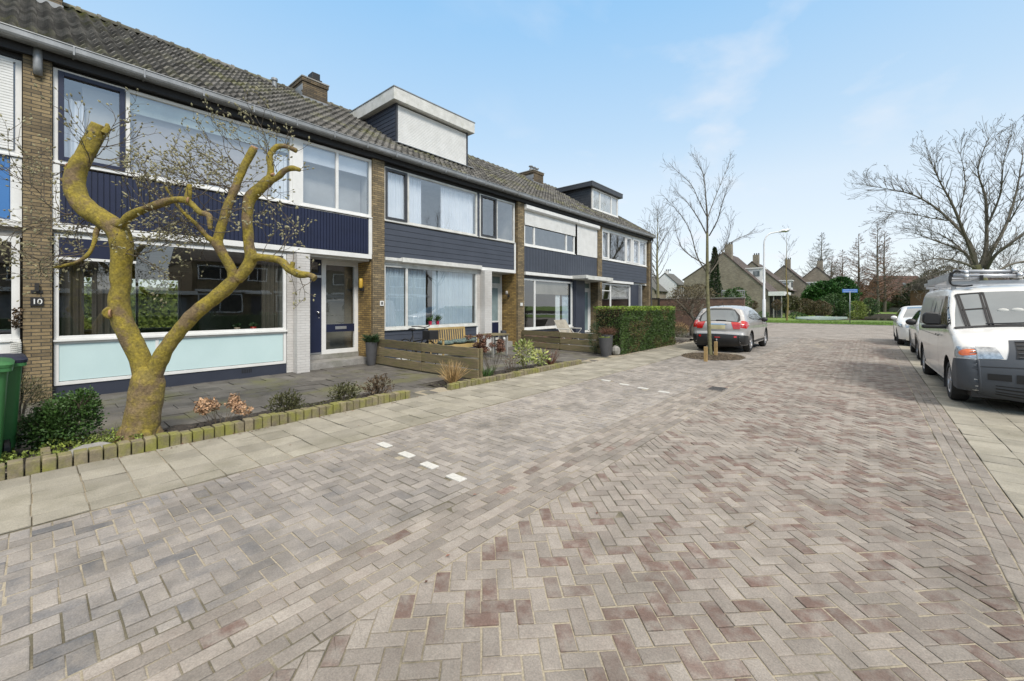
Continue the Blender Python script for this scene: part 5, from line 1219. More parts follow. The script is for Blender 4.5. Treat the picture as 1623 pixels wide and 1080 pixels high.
class Car:
    def __init__(s, t, outline, W, arches, r=.1, crown=(.05,.03,.05), nose=.12, tail=.06, zs=.04, rn=0.):
        s.rn = rn
        s.t = t; s.ol = [tuple(p) for p in cr([(a,b) for a,b in outline], 6)]; s.W = W; s.ar = arches; s.r = r; s.crown = crown; s.nose = nose; s.tail = tail
        s.ctrl = outline; s.y0 = min(p[0] for p in s.ol); s.y1 = max(p[0] for p in s.ol)
        s.U = [0.]
        for a, b in zip(s.ol, s.ol[1:]): s.U.append(s.U[-1]+math.hypot(b[0]-a[0], b[1]-a[1]))
    def u(s, i): return s.U[int(round(i*6))] if i == int(i) else lerp(s.u(int(i)), s.u(int(i)+1), i-int(i))
    def rf(s, y): return s.r + s.rn*max(0, min(1, (s.y0+.5-y)/.42))
    def plan(s, y):
        a = max(0, (s.y0+.75-y)/.75); b = max(0, (y-s.y1+.6)/.6); return 1 - s.nose*a**2.2 - s.tail*b**2.2
    def dist(s, y, z):
        m = 9.
        for (a, b), (c, d) in zip(s.ol, s.ol[1:]):
            ex, ez = c-a, d-b; L2 = ex*ex+ez*ez
            t = max(0, min(1, ((y-a)*ex+(z-b)*ez)/L2)) if L2 else 0
            q = math.hypot(y-a-ex*t, z-b-ez*t)
            if q < m: m = q
        return m
    def inside(s, y, z):
        c = False; P = s.ol
        for i in range(len(P)):
            (a, b), (q, w) = P[i-1], P[i]
            if (b > z) != (w > z) and y < (q-a)*(z-b)/(w-b)+a: c = not c
        return c
    def side(s, y, z, sg, eps=0.):
        if z > .28 and not s.inside(y, z) and s.dist(y, z) > .002:
            m = 9.
            for (a, b), (q, w) in zip(s.ol, s.ol[1:]):
                ex, ez = q-a, w-b; L2 = ex*ex+ez*ez; t = max(0, min(1, ((y-a)*ex+(z-b)*ez)/L2)) if L2 else 0
                g = math.hypot(y-a-ex*t, z-b-ez*t)
                if g < m: m = g; best = (a+ex*t, b+ez*t)
            y, z = best; x = interp(s.W, z)*s.plan(y); return Vector((sg*(x-s.rf(y)+eps*.5), y, z))
        d = s.dist(y, z); x = interp(s.W, z)*s.plan(y); r = s.rf(y); k = 1-min(1, d/r)
        return Vector((sg*(x - r*(1-math.sqrt(max(0, 1-k*k))) + eps), y, z))
    def top(s, u, f, eps=0.):
        i = 0
        while i < len(s.U)-2 and s.U[i+1] < u: i += 1
        a, b = s.ol[i], s.ol[i+1]; t = (u-s.U[i])/max(1e-6, s.U[i+1]-s.U[i]); t = max(0, min(1, t)); y = lerp(a[0],b[0],t); z = lerp(a[1],b[1],t)
        j0, j1 = max(0,i-2), min(len(s.ol)-1, i+3); ty, tz = s.ol[j1][0]-s.ol[j0][0], s.ol[j1][1]-s.ol[j0][1]; l = math.hypot(ty,tz); ny, nz = -tz/l, ty/l
        xe = interp(s.W, z)*s.plan(y)-s.rf(y); q = (y-s.y0)/(s.y1-s.y0); c = interp([(0,s.crown[0]),(.3,s.crown[1]),(.8,s.crown[1]),(1,s.crown[2])], q)
        h = c*(1-f*f)+eps
        return Vector((f*xe, y+ny*h, z+nz*h))
    def poly(s, mb, pts, fn, st=(.05,.05)):
        bm = bmesh.new(); vs = [bm.verts.new((p[0], p[1], 0)) for p in pts]; bm.faces.new(vs)
        bmesh.ops.triangulate(bm, faces=bm.faces[:])
        for ax in (0, 1):
            lo = min(p[ax] for p in pts); hi = max(p[ax] for p in pts); n = int((hi-lo)/st[ax])
            for k in range(1, n+1):
                c = lo+(hi-lo)*k/(n+1); no = [0,0,0]; no[ax] = 1; cc = [0,0,0]; cc[ax] = c
                bmesh.ops.bisect_plane(bm, geom=bm.verts[:]+bm.edges[:]+bm.faces[:], plane_co=cc, plane_no=no, dist=1e-5)
        bm.verts.index_update(); P = [fn(v.co.x, v.co.y) for v in bm.verts]; mb.add(P, [tuple(v.index for v in f.verts) for f in bm.faces]); bm.free()
    def body(s, m, zbot=.30, name='body', st=.045):
        mb = MB(); ol = s.ol; bot = []
        y = ol[-1][0]; yend = ol[0][0]
        for (yc, zc, r) in sorted(s.ar, key=lambda q: -q[0]):
            da = math.asin(max(-1, min(1, (zbot-zc)/r))); a0 = da; a1 = math.pi-da
            for k in range(17): a = lerp(a0, a1, k/16); bot.append((yc+r*math.cos(a), zc+r*math.sin(a)))
        pts = [ (a, max(b, zbot)) for a, b in ol] + bot
        out = []
        for p in pts:
            if not out or math.hypot(p[0]-out[-1][0], p[1]-out[-1][1]) > .004: out.append(p)
        for sg in (-1, 1): s.poly(mb, out, lambda a, b: s.side(a, b, sg), (st, st))
        n = 14; nu = len(s.U); vs = [s.top(u, -1+2*k/n) for u in s.U for k in range(n+1)]
        mb.add(vs, [(i*(n+1)+k, i*(n+1)+k+1, (i+1)*(n+1)+k+1, (i+1)*(n+1)+k) for i in range(nu-1) for k in range(n)])
        o = mb.build(name, m, s.t, local=True, autos=R(62))
        k = MB(); w = interp(s.W, .5)-.16; k.box(-w, w, s.y0+.12, s.y1-.12, .2, .62)
        for (yc, zc, r) in s.ar: k.box(-w, w, yc-r-.03, yc+r+.03, .3, zc+r+.02)
        k.build('underbody', PLASTIC, s.t, local=True)
        for (yc, zc, r) in s.ar:
            for sg in (-1, 1):
                q = MB(); a_ = [math.pi*i/14 for i in range(-2, 17)]
                A = [Vector((sg*(interp(s.W,.5)*s.plan(yc)-.005), yc+r*math.cos(a), max(.12, zc+r*math.sin(a)))) for a in a_]; B = [v-Vector((sg*.22,0,0)) for v in A]
                q.add(A+B, [(i, i+1, len(A)+i+1, len(A)+i) for i in range(len(A)-1)]); q.build('wheel_arch', PLASTIC, o, local=True)
        return o
    def sp(s, name, pts, m, par, eps=.004, sides=(-1,1), st=.06):
        res = []
        for sg in sides:
            mb = MB(); s.poly(mb, pts, lambda a, b: s.side(a, b, sg, eps), (st, st)); res.append(mb.build(name, m, par, local=True, smooth=True))
        return res
    def tp(s, name, pts, m, par, eps=.004, st=(.06,.1)):
        mb = MB(); s.poly(mb, pts, lambda a, b: s.top(a, b, eps), st); return mb.build(name, m, par, local=True, smooth=True)
    def wheels(s, r, w=.21, inset=.02, hub='spoke', ns=7):
        for (yc, zc, ra) in s.ar:
            for sg in (-1, 1):
                x = sg*(interp(s.W, .5)*s.plan(yc)-w/2-inset); mb = MB(); h = w/2; ri = r*.66
                mb.lathe([(ri,-h+.02),(ri+.015,-h),(r-.03,-h),(r-.006,-h+.03),(r,-h+.06),(r,h-.06),(r-.006,h-.03),(r-.03,h),(ri+.015,h),(ri,h-.02)], (x, yc, r), 'x', 36)
                wh = mb.build('wheel', TYRE, s.t, local=True, autos=R(40))
                m = MB(); o_ = sg*(h-.02)
                m.lathe([(ri+.005,o_),(ri-.012,o_+sg*.012),(ri-.025,o_-sg*.02),(ri-.03,-o_)], (x,yc,r), 'x', 36)
                for k in range(ns):
                    a = 2*math.pi*k/ns+.3
                    for da in ((-.13,.13) if hub == 'twin' else (0,)):
                        P0 = Vector((x+o_-sg*.005, yc+.045*math.cos(a), r+.045*math.sin(a))); P1 = Vector((x+o_, yc+(ri-.008)*math.cos(a+da), r+(ri-.008)*math.sin(a+da))); m.bar(P0, P1, .05 if hub != 'twin' else .028, .02, (sg,0,0))
                m.lathe([(0,o_+sg*.012),(.05,o_+sg*.01),(.06,o_-sg*.01)], (x,yc,r), 'x', 16)
                m.build('rim', RIM, wh, local=True, autos=R(35))
                m = MB(); m.lathe([(0,o_-sg*.06),(ri-.02,o_-sg*.06)], (x,yc,r), 'x', 24); m.build('brake_disc', PLASTIC, wh, local=True)
def mirror(c, x, y, z, m, sg, sc=1.):
    mb = MB(); mb.blob((sg*(x+.10*sc), y, z), (.12*sc,.07*sc,.09*sc), 12, 8); mb.bar((sg*(x-.05), y-.01, z-.06*sc), (sg*(x+.08), y, z-.05*sc), .05, .035); mb.build('wing_mirror', m, c.t, local=True, smooth=True)
# --- silver crossover, seen from behind
t = thing('parked_car', 'silver crossover parked with its rear and red tail lights towards us behind the street tree', 'car', (-3.98, 17.65, 0), R(180))
c = Car(t, [(-2.05,.24),(-2.15,.36),(-2.17,.55),(-2.12,.74),(-1.95,.90),(-1.5,1.00),(-1.05,1.07),(-.75,1.24),(-.40,1.44),(-.05,1.54),(.4,1.585),(.95,1.58),(1.4,1.535),(1.64,1.49),(1.72,1.40),(1.85,1.22),(1.99,1.05),(2.07,.98),(2.10,.85),(2.10,.72),(2.14,.63),(2.17,.52),(2.15,.36),(2.05,.25)],
        [(.2,.86),(.45,.885),(.75,.89),(.95,.88),(1.05,.86),(1.3,.76),(1.5,.67),(1.6,.62)], [(-1.32,.36,.40),(1.31,.36,.40)], r=.13, crown=(.09,.035,.07), nose=.16, tail=.10)
b = c.body(SILV, .27)
c.sp('side_window', [(-.78,1.07),(-.25,1.40),(.15,1.46),(.18,1.07)], CGL, b); c.sp('side_window', [(.24,1.07),(.22,1.465),(.75,1.44),(1.0,1.35),(.95,1.1)], CGL, b); c.sp('side_window', [(1.02,1.12),(1.06,1.33),(1.28,1.26),(1.34,1.18)], CGL, b)
c.tp('windscreen', [(c.u(6.1),-.93),(c.u(6.1),.93),(c.u(8.8),.9),(c.u(8.8),-.9)], CGL, b)
u0, u1 = c.u(13.6), c.u(16.3)
c.tp('rear_window_surround', [(u0-.02,-.80),(u0-.02,.80),(lerp(u0,u1,.4),.99),(lerp(u0,u1,.8),.99),(u1+.02,.86),(u1+.02,-.86),(lerp(u0,u1,.8),-.99),(lerp(u0,u1,.4),-.99)], PLASTIC, b, .003)
c.tp('rear_window', [(u0+.02,-.76),(u0+.02,.76),(lerp(u0,u1,.5),.90),(u1-.02,.84),(u1-.02,-.84),(lerp(u0,u1,.5),-.90)], CGLL, b, .006)
mb = MB(); mb.bar(c.top(u1-.03,-.35,.016), c.top(u1-.03,.1,.02), .015, .02); mb.build('rear_wiper', PLASTIC, b, local=True)
w_ = c.u(20)
c.tp('rear_bumper', [(w_+.02,-1),(w_+.02,1),(c.u(23),1),(c.u(23),-1)], PLASTIC, b, .006)
c.sp('bumper_corner', [(1.70,.285),(1.74,.42),(1.80,.58),(2.2,.62),(2.25,.50),(2.25,.36),(2.2,.285)], PLASTIC, b, .012, st=.025)
c.sp('tail_light', [(1.74,.93),(1.76,1.03),(1.95,1.10),(2.15,1.0),(2.2,.86),(1.95,.83)], REDL, b, .010, st=.04)
for sg in (-1, 1):
    c.tp('tail_light', [(c.u(16.6),sg*.60),(c.u(16.4),sg*1.0),(c.u(18.3),sg*1.0),(c.u(18.3),sg*.72)][::sg], REDL, b, .012)
    c.tp('reflector', [(c.u(20.5),sg*.78),(c.u(20.5),sg*.90),(c.u(21),sg*.90),(c.u(21),sg*.78)][::sg], REDL, b, .014)
uc = (c.u(17.4)); c.tp('tailgate_trim', [(uc-.03,-.46),(uc-.03,.46),(uc+.19,.42),(uc+.19,-.42)], SILV, b, .012); c.tp('number_plate', [(uc+.01,-.36),(uc+.01,.36),(uc+.13,.36),(uc+.13,-.36)], PLATEG, b, .02)
c.tp('tailgate_handle', [(uc-.03,-.42),(uc-.03,.42),(uc-.005,.42),(uc-.005,-.42)], CHROME, b, .02)
c.tp('tow_reflector', [(c.u(20.9),-.16),(c.u(20.9),.10),(c.u(21.1),.10),(c.u(21.1),-.16)], REDL, b, .014)
c.sp('side_trim', [(-.9,.30),(.9,.30),(.9,.38),(-.9,.38)], PLASTIC, b, .008)
for yy in (.2, -.72, 1.0):
    c.sp('door_seam', [(yy,.38),(yy+.008,.38),(yy+.008,1.05),(yy,1.05)], PLASTIC, b, .003, st=.1)
for yy in (.08, .95): c.sp('door_handle', [(yy-.16,.93),(yy,.93),(yy,.955),(yy-.16,.955)], SILV, b, .025)
mb = MB(); mb.tube([(-.0,1.3,1.56),(.0,1.42,1.64),(0,1.5,1.72)], .006, 5); mb.build('aerial', PLASTIC, b, local=True)
mb = MB(); mb.tube([(0,2.12,.34),(0,2.24,.34),(0,2.26,.42)], .015, 6); mb.blob((0,2.26,.44), .028, 8, 6); mb.build('tow_ball', STEEL, t, local=True)
for sg in (-1, 1):
    mb = MB(); mb.tube([c.top(lerp(w_+.02, c.u(23), k/12), sg*.998, .0) for k in range(13)], .02, 8); mb.build('bumper_edge', PLASTIC, b, local=True, smooth=True)
c.tp('spoiler_lip', [(c.u(12.6),-.7),(c.u(12.6),.7),(c.u(13.3),.66),(c.u(13.3),-.66)], SILV, b, .02)
c.wheels(.345, ns=5, hub='twin'); mirror(c, .84, -.62, 1.08, PLASTIC, 1); mirror(c, .84, -.62, 1.08, PLASTIC, -1)
# --- white van facing us
vt = thing('panel_van', 'white panel van with grey plastic bumper and roof rack, parked nearest on the right', 'van', (1.92, 12.02, 0), R(1.2))
c = Car(vt, [(-2.52,.26),(-2.62,.34),(-2.655,.50),(-2.65,.66),(-2.61,.80),(-2.55,.93),(-2.44,1.03),(-2.22,1.12),(-1.88,1.22),(-1.66,1.38),(-1.40,1.62),(-1.16,1.82),(-.98,1.90),(-.6,1.945),(0,1.96),(1.6,1.96),(2.35,1.93),(2.55,1.84),(2.62,1.5),(2.65,1.0),(2.66,.5),(2.6,.3)],
        [(.2,.91),(.5,.945),(.8,.955),(1.0,.95),(1.2,.94),(1.5,.905),(1.8,.85),(1.95,.80)], [(-1.74,.34,.42),(1.66,.34,.42)], r=.055, crown=(.10,.04,.03), nose=.03, tail=.03, rn=.15)
b = c.body(CARW, .30, st=.022)
c.sp('front_bumper', [(-2.14,.30),(-2.20,.52),(-2.26,.66),(-2.36,.77),(-2.75,.795),(-2.78,.66),(-2.78,.50),(-2.78,.34),(-2.7,.285)], GREYP, b, .010, st=.018)
c.tp('front_bumper', [(c.u(.1),-1),(c.u(.1),1),(c.u(3.9),1),(c.u(3.9),-1)], GREYP, b, .010, (.03,.06))
c.tp('grille_surround', [(c.u(3.9),-.62),(c.u(3.9),.62),(c.u(5.9),.52),(c.u(5.9),-.52)], GREYP, b, .008)
for sg in (-1, 1):
    mb = MB(); mb.tube([c.top(lerp(c.u(.1), c.u(3.9), k/16), sg*.998, -.004) for k in range(17)], .02, 8); mb.build('bumper_edge', GREYP, b, local=True, smooth=True)
g = c.tp('grille', [(c.u(4.0),-.50),(c.u(4.0),.50),(c.u(5.7),.46),(c.u(5.7),-.46)], BLACK, b, .014)
mb = MB()
for k in range(5):
    u_ = lerp(c.u(4.1), c.u(5.6), k/4); P = [c.top(u_, -.46+.92*i/10, .022) for i in range(11)]; mb.tube(P, .006, 4)
mb.build('grille_slats', GREYP, g, local=True)
for sg in (-1, 1):
    h = c.tp('headlight', [(c.u(3.95),sg*.66),(c.u(3.95),sg*1.0),(c.u(5.3),sg*1.0),(c.u(5.1),sg*.74)][::sg], LAMP, b, .016); hs = c.sp('headlight_side', [(-2.75,.80),(-2.44,.80),(-2.42,.96),(-2.75,.985)], LAMP, h, .012, sides=(sg,), st=.018)
    c.sp('indicator', [(-2.555+.050*math.cos(2*math.pi*k/12), .885+.055*math.sin(2*math.pi*k/12)) for k in range(12)], ORANGE, h, .020, sides=(sg,), st=.02)
    c.tp('air_intake', [(c.u(2.0),sg*.58),(c.u(2.0),sg*.90),(c.u(2.55),sg*.90),(c.u(2.55),sg*.58)][::sg], BLACK, b, .015)
c.tp('lower_grille', [(c.u(1.9),-.52),(c.u(1.9),.52),(c.u(2.6),.52),(c.u(2.6),-.52)], BLACK, b, .015)
for k, (a_, q) in enumerate(((.75,'air_slot'),(1.0,'air_slot'),(1.25,'air_slot'),(1.5,'air_slot'))): c.tp(q, [(c.u(a_),-.8),(c.u(a_),.8),(c.u(a_)+.014,.8),(c.u(a_)+.014,-.8)], BLACK, b, .014)
c.tp('bumper_crease', [(c.u(3.1),-1),(c.u(3.1),1),(c.u(3.1)+.012,1),(c.u(3.1)+.012,-1)], PLASTIC, b, .012)
mb = MB(); P = [c.top(c.u(1.25), f, .03) for f in (-.29,.29)]; Q = [c.top(c.u(2.0)-.01, f, .03) for f in (-.29,.29)]
yf = min(v.y for v in P+Q)-.01; mb.box(-.275,.26, yf-.008, yf, .44,.55); pl = mb.build('number_plate', PLATE, b, local=True); mb = MB(); mb.box(-.277,-.225, yf-.011, yf-.009, .442,.548); mb.build('plate_band', PBLUE, pl, local=True)
ws = c.tp('windscreen', [(c.u(8.05),-.98),(c.u(8.05),.98),(c.u(10.95),.96),(c.u(10.95),-.96)], CGLL, b, .006)
c.tp('windscreen_seal', [(c.u(7.9),-1),(c.u(7.9),1),(c.u(8.12),1),(c.u(8.12),-1)], PLASTIC, b, .012)
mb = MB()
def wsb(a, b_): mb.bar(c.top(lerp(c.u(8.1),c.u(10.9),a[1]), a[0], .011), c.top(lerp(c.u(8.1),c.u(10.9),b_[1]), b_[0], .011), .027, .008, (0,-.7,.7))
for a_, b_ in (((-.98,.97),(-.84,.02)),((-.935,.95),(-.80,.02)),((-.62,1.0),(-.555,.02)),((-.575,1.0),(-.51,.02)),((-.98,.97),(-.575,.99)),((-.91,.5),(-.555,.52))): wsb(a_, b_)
mb.build('ladder_reflection', BLACK, ws, local=True)  # black bars laid on the glass to imitate the roof ladder's reflection
mb = MB(); mb.blob(c.top(lerp(c.u(8.1),c.u(10.9),.45), -.34, .0), (.07,.02,.04), 10, 6); mb.blob(c.top(lerp(c.u(8.1),c.u(10.9),.45), -.16, .0), (.08,.02,.045), 10, 6); mb.build('hanging_tag', OFFW, ws, local=True, smooth=True)
mb = MB(); mb.bar(c.top(c.u(8.15), -.6, .03), c.top(c.u(8.3), .05, .03), .02, .02); mb.bar(c.top(c.u(8.15), .1, .03), c.top(c.u(8.3), .8, .03), .02, .02); mb.build('wiper', PLASTIC, b, local=True)
c.sp('side_window', [(-1.78,1.27),(-1.20,1.76),(-.86,1.79),(-.84,1.24),(-1.72,1.24)], CGL, b, .005)
c.sp('window_bar', [(-1.42,1.24),(-1.39,1.24),(-1.39,1.60),(-1.42,1.57)], PLASTIC, b, .010)
for yy in (-.80, .42): c.sp('door_seam', [(yy,.36),(yy+.010,.36),(yy+.010,1.84),(yy,1.84)], PLASTIC, b, .003, st=.1)
c.sp('door_seam', [(-.8,1.03),(2.5,1.03),(2.5,1.038),(-.8,1.038)], PLASTIC, b, .003, st=.1)
for yy in (-.95, -.68): c.sp('door_handle', [(yy-.09,1.04),(yy+.07,1.04),(yy+.07,1.075),(yy-.09,1.075)], PLASTIC, b, .025)
c.sp('window_panel', [(-.6,1.22),(.25,1.22),(.25,1.74),(-.6,1.74)], CARW, b, .006); c.sp('window_panel', [(.6,1.22),(2.3,1.22),(2.3,1.74),(.6,1.74)], CARW, b, .006)
c.sp('decal', [(-.05,1.55),(.08,1.70),(.12,1.50),(0,1.32)], ANTH, b, .009)
c.sp('sill_trim', [(-1.3,.30),(1.22,.30),(1.22,.36),(-1.3,.36)], CARW, b, .012)
c.wheels(.335, hub='twin', ns=6)
for sg in (-1, 1):
    mb = MB(); pr = [(sg*1.0,-1.44,1.27),(sg*1.2,-1.46,1.27),(sg*1.235,-1.46,1.31),(sg*1.23,-1.46,1.44),(sg*1.19,-1.47,1.485),(sg*1.04,-1.45,1.485),(sg*1.0,-1.44,1.44)]
    mb.prism(pr, (0,-.13,0)); mb.box(sg*.86, sg*1.24, -1.60, -1.46, 1.20, 1.268); mb.build('wing_mirror', PLASTIC, vt, local=True, autos=R(50), bevel=.022)
# roof rack of the van
ALU = mat('dull_aluminium', (.50,.51,.53), .42, (.40,.41,.43), 5, .15, metal=.7)
for yy in (-.95, .5, 1.9):
    mb = MB(); mb.box(-.86, .86, yy-.03, yy+.03, 1.99, 2.05); rk = mb.build('roof_rack_bar', ALU, vt, local=True, bevel=.005)
    for sg in (-1, 1): mb = MB(); mb.box(sg*.74, sg*.80, yy-.03, yy+.03, 1.86, 1.99); mb.build('rack_foot', ALU, rk, local=True)
def ladder(label, x0, x1, y0, y1, z, rz=0., rung=.28, tilt=0.):
    t = thing('ladder', label, 'ladder', (1.92, 12.02, z), R(1.2+rz), group=None); n = int((y1-y0)/rung)
    for x in (x0, x1): mb = MB(); mb.box(x-.014, x+.014, y0, y1, 0, .075); mb.build('rail', ALU, t, local=True, bevel=.004)
    for k in range(n): y = y0+.12+k*rung; mb = MB(); mb.tube([(x0+.014, y, .038), (x1-.014, y, .038)], .015, 8); mb.build('rung', ALU, t, local=True)
    for x in (x0, x1): mb = MB(); mb.box(x-.02, x+.02, y0-.03, y0+.02, -.005, .08); mb.build('rubber_cap', PLASTIC, t, local=True)
    return t
ladder('long aluminium ladder lying lowest on the left side of the van roof rack', -.84, -.46, -1.15, 2.3, 2.055)
ladder('upper aluminium ladder stacked on top of the other ladder on the van', -.80, -.42, -.9, 2.1, 2.135)
t = thing('pipe_bundle', 'grey tubes with round end fittings lying across the van roof rack', 'pipes', (1.92, 12.02, 2.06), R(1.2))
for k, (y, z, x1) in enumerate(((-1.02,.05,.0),(-.93,.06,-.02),(-.98,.13,-.05))):
    mb = MB(); mb.tube([(-.78, y, z+.04), (x1, y, z)], .032, 12); mb.build('tube', ALU, t, local=True, smooth=True)
    for xx in (-.62, x1): mb = MB(); mb.lathe([(0,-.03),(.05,-.03),(.056,0),(.05,.03),(0,.03)], (xx, y, z+.01), 'x', 14); mb.build('end_fitting', STEEL, t, local=True, smooth=True)
mb = MB(); mb.tube(cr([(1.25,11.0,2.22),(1.19,10.98,2.24),(1.13,10.98,2.15),(1.12,10.98,2.05),(1.15,10.98,1.98),(1.27,10.95,1.955),(1.39,10.92,1.965)], 5), .014, 8); tag(mb.build('rubber_strap', BLACK, smooth=True), 'black rubber strap looped round the ladders on the van roof', 'strap')
# --- two white cars behind the van
def suv(label, x, y, rz, blackarch, sc=1.):
    t = thing('parked_car', label, 'car', (x, y, 0), R(rz), group=None)
    c = Car(t, [(-1.98,.24),(-2.06,.38),(-2.09,.58),(-2.05,.80),(-1.92,.93),(-1.5,1.02),(-1.02,1.09),(-.7,1.28),(-.35,1.47),(0,1.55),(.5,1.58),(1.1,1.55),(1.6,1.48),(1.78,1.36),(1.93,1.1),(2.02,.95),(2.06,.6),(2.04,.36),(1.95,.25)],
            [(.2,.84),(.45,.87),(.8,.885),(1.0,.87),(1.2,.79),(1.5,.66),(1.6,.62)], [(-1.26,.35,.39),(1.25,.35,.39)], r=.12, crown=(.09,.03,.06), nose=.16, tail=.1)
    b = c.body(CARW, .27, st=.07)
    c.sp('side_window', [(-.85,1.08),(-.25,1.42),(.2,1.46),(.22,1.08)], CGL, b, st=.1); c.sp('side_window', [(.28,1.08),(.26,1.46),(.85,1.42),(1.3,1.28),(1.35,1.12)], CGL, b, st=.1)
    c.tp('windscreen', [(c.u(6.1),-.95),(c.u(6.1),.95),(c.u(8.7),.93),(c.u(8.7),-.93)], CGLL, b)
    c.tp('grille', [(c.u(2.4),-.5),(c.u(2.4),.5),(c.u(3.2),.55),(c.u(3.2),-.55)], BLACK, b, .008); c.tp('lower_grille', [(c.u(.9),-.7),(c.u(.9),.7),(c.u(1.9),.6),(c.u(1.9),-.6)], BLACK, b, .008)
    for sg in (-1, 1): c.tp('headlight', [(c.u(2.7),sg*.66),(c.u(2.7),sg*1.),(c.u(3.6),sg*1.),(c.u(3.4),sg*.7)][::sg], LAMP, b, .012); c.sp('headlight_side', [(-2.05,.74),(-1.75,.80),(-1.72,.90),(-1.98,.88)], LAMP, b, .010, sides=(sg,))
    if blackarch:
        for yc, zc, r in c.ar: c.sp('arch_trim', [(yc+(r+.005)*math.cos(a), zc+(r+.005)*math.sin(a)) for a in [math.pi*i/12 for i in range(13)]] + [(yc+(r+.06)*math.cos(a), zc+(r+.06)*math.sin(a)) for a in [math.pi*i/12 for i in range(12,-1,-1)]], PLASTIC, b, .012, st=.2)
        c.sp('sill_trim', [(-.85,.27),(.84,.27),(.84,.37),(-.85,.37)], PLASTIC, b, .01, st=.2)
    for yy in (.2, -.75): c.sp('door_seam', [(yy,.38),(yy+.008,.38),(yy+.008,1.05),(yy,1.05)], PLASTIC, b, .003, st=.2)
    c.wheels(.34, hub='twin', ns=5)
    for sg in (-1, 1): mirror(c, .84, -.72, 1.10, PLASTIC if blackarch else CARW, sg, 1.1 if blackarch else .9)
suv('white small crossover with black wheel arch trim, parked directly behind the van', 1.93, 18.55, 0, True)
suv('white hatchback parked farthest back on the right, beyond the crossover', 1.72, 24.6, 0, False)
# ------------------------------------------------------------------ trees of the street and beyond
def grow(mb, p, d, L_, r, depth, seg=.25, up=.05, fork=.5, ang=(.4,.9), wig=.14, sides=3, shrink=.62, minr=.003):
    n = max(3, int(L_/seg)); pts = [Vector(p)]; q = Vector(p); d = Vector(d).normalized(); kids = []
    for i in range(n):
        d = (d+Vector((random.gauss(0,wig), random.gauss(0,wig), random.gauss(up,wig*.7)))).normalized(); q = q+d*L_/n; pts.append(q.copy())
        if depth > 0 and i >= 0 and random.random() < fork: kids.append((q.copy(), d.copy(), (i+1)/n))
    mb.tube(pts, [max(minr, r*(1-.7*i/n)) for i in range(n+1)], sides if r > minr*2 else 3, False)
    for kp, kd, f in kids:
        a = kd.cross(Vector((random.gauss(0,1), random.gauss(0,1), random.gauss(0,1)))).normalized()
        grow(mb, kp, kd+a*random.uniform(*ang), L_*random.uniform(.4,shrink)*(1.1-.4*f), max(minr, r*.55*(1-.4*f)), depth-1, seg, up, fork, ang, wig, sides, shrink, minr)
def traced(name, label, D, trunk, limbs, bark, tL=.8, tr=.01, minr=.004, depth=2, dens=1., group=None, crownm=None, fork=.5, seg=.2, ang=(.35,.95)):
    """trunk/limbs traced as (px, py, depth offset m, radius m)"""
    base = dp(trunk[0][0], trunk[0][1], D); base.z = max(base.z, 0) if abs(base.z) < .4 else base.z
    t = thing(name, label, 'tree', (base.x, base.y, 0), group=group)
    def conv(pts): return [dp(a, b, D+d) for a, b, d, r in pts], [q[3] for q in pts]
    mb = MB(); P, Rr = conv(cr(trunk, 4)); mb.tube(P, Rr, 10); mb.build('trunk', bark, t, smooth=True)
    mb = MB()
    for l in limbs:
        P, Rr = conv(cr(l, 3)); mb.tube(P, Rr, 6, False); n = len(P)
        for i in range(1, n):
            d = (P[i]-P[i-1]).normalized()
            for k in range(int(dens*(1+ (i/n))+random.random())):
                a = d.cross(Vector((random.gauss(0,1), random.gauss(0,1), random.gauss(0,1)))).normalized()
                grow(mb, P[i], d+a*random.uniform(*ang), tL*random.uniform(.5,1.1), max(minr, min(tr, Rr[i]*.6)), depth, seg, .06, fork, minr=minr)
        grow(mb, P[-1], P[-1]-P[-2], tL, max(minr, Rr[-1]), depth, seg, .05, fork, minr=minr)
    mb.build('crown', crownm or bark, t); return t
st = traced('street_tree', 'young bare street tree standing in the mulched pit in front of the silver car', 13.1,
  [(1127,566,0,.085),(1125,545,0,.06),(1123,500,0,.055),(1121,450,0,.05),(1121,400,0,.042),(1121,370,0,.035)],
  [[(1121,372,0,.034),(1121,345,0,.028),(1119,318,0,.02),(1117,292,0,.014),(1114,275,0,.01),(1106,258,0,.006)],
   [(1120,432,0,.022),(1105,407,.3,.018),(1095,370,.6,.014),(1082,345,.8,.01),(1063,323,.9,.005)],
   [(1119,420,0,.018),(1098,408,-.4,.014),(1080,392,-.6,.010),(1070,362,-.8,.005)],
   [(1124,434,0,.02),(1135,420,.3,.016),(1150,392,.5,.012),(1170,378,.6,.008),(1190,371,.7,.004)],
   [(1123,436,0,.016),(1137,408,-.4,.012),(1152,386,-.6,.008),(1158,360,-.8,.004)],
   [(1120,372,0,.02),(1107,347,.3,.016),(1090,322,.5,.01),(1075,308,.6,.005)],
   [(1124,374,0,.02),(1137,350,-.3,.015),(1145,322,-.5,.01),(1152,300,-.6,.005)],
   [(1121,345,0,.018),(1107,317,-.3,.013),(1095,292,-.4,.009),(1071,270,-.5,.004)],
   [(1121,347,0,.018),(1132,317,.3,.013),(1145,285,.4,.009),(1154,263,.5,.004)]], BARKG, tL=.5, tr=.006, minr=.0026, depth=3, dens=1.8, crownm=BARK, fork=.38, seg=.14, ang=(.2,.6))
for k, (px, py, h) in enumerate(((1118.5,573,.42),(1134.5,566,.48))):
    b_ = gp(px, py); mb = MB(); mb.box(b_.x-.045, b_.x+.045, b_.y-.045, b_.y+.045, -.1, h); tag(mb.build('tree_stake', mat('sawn_stake_wood', (.36,.24,.10), .85, None, 6, .3, .2) if k == 0 else MATS['sawn_stake_wood'], bevel=.01), 'short sawn wooden stake on the %s side of the street tree trunk' % ('left' if k == 0 else 'right'), 'stake')
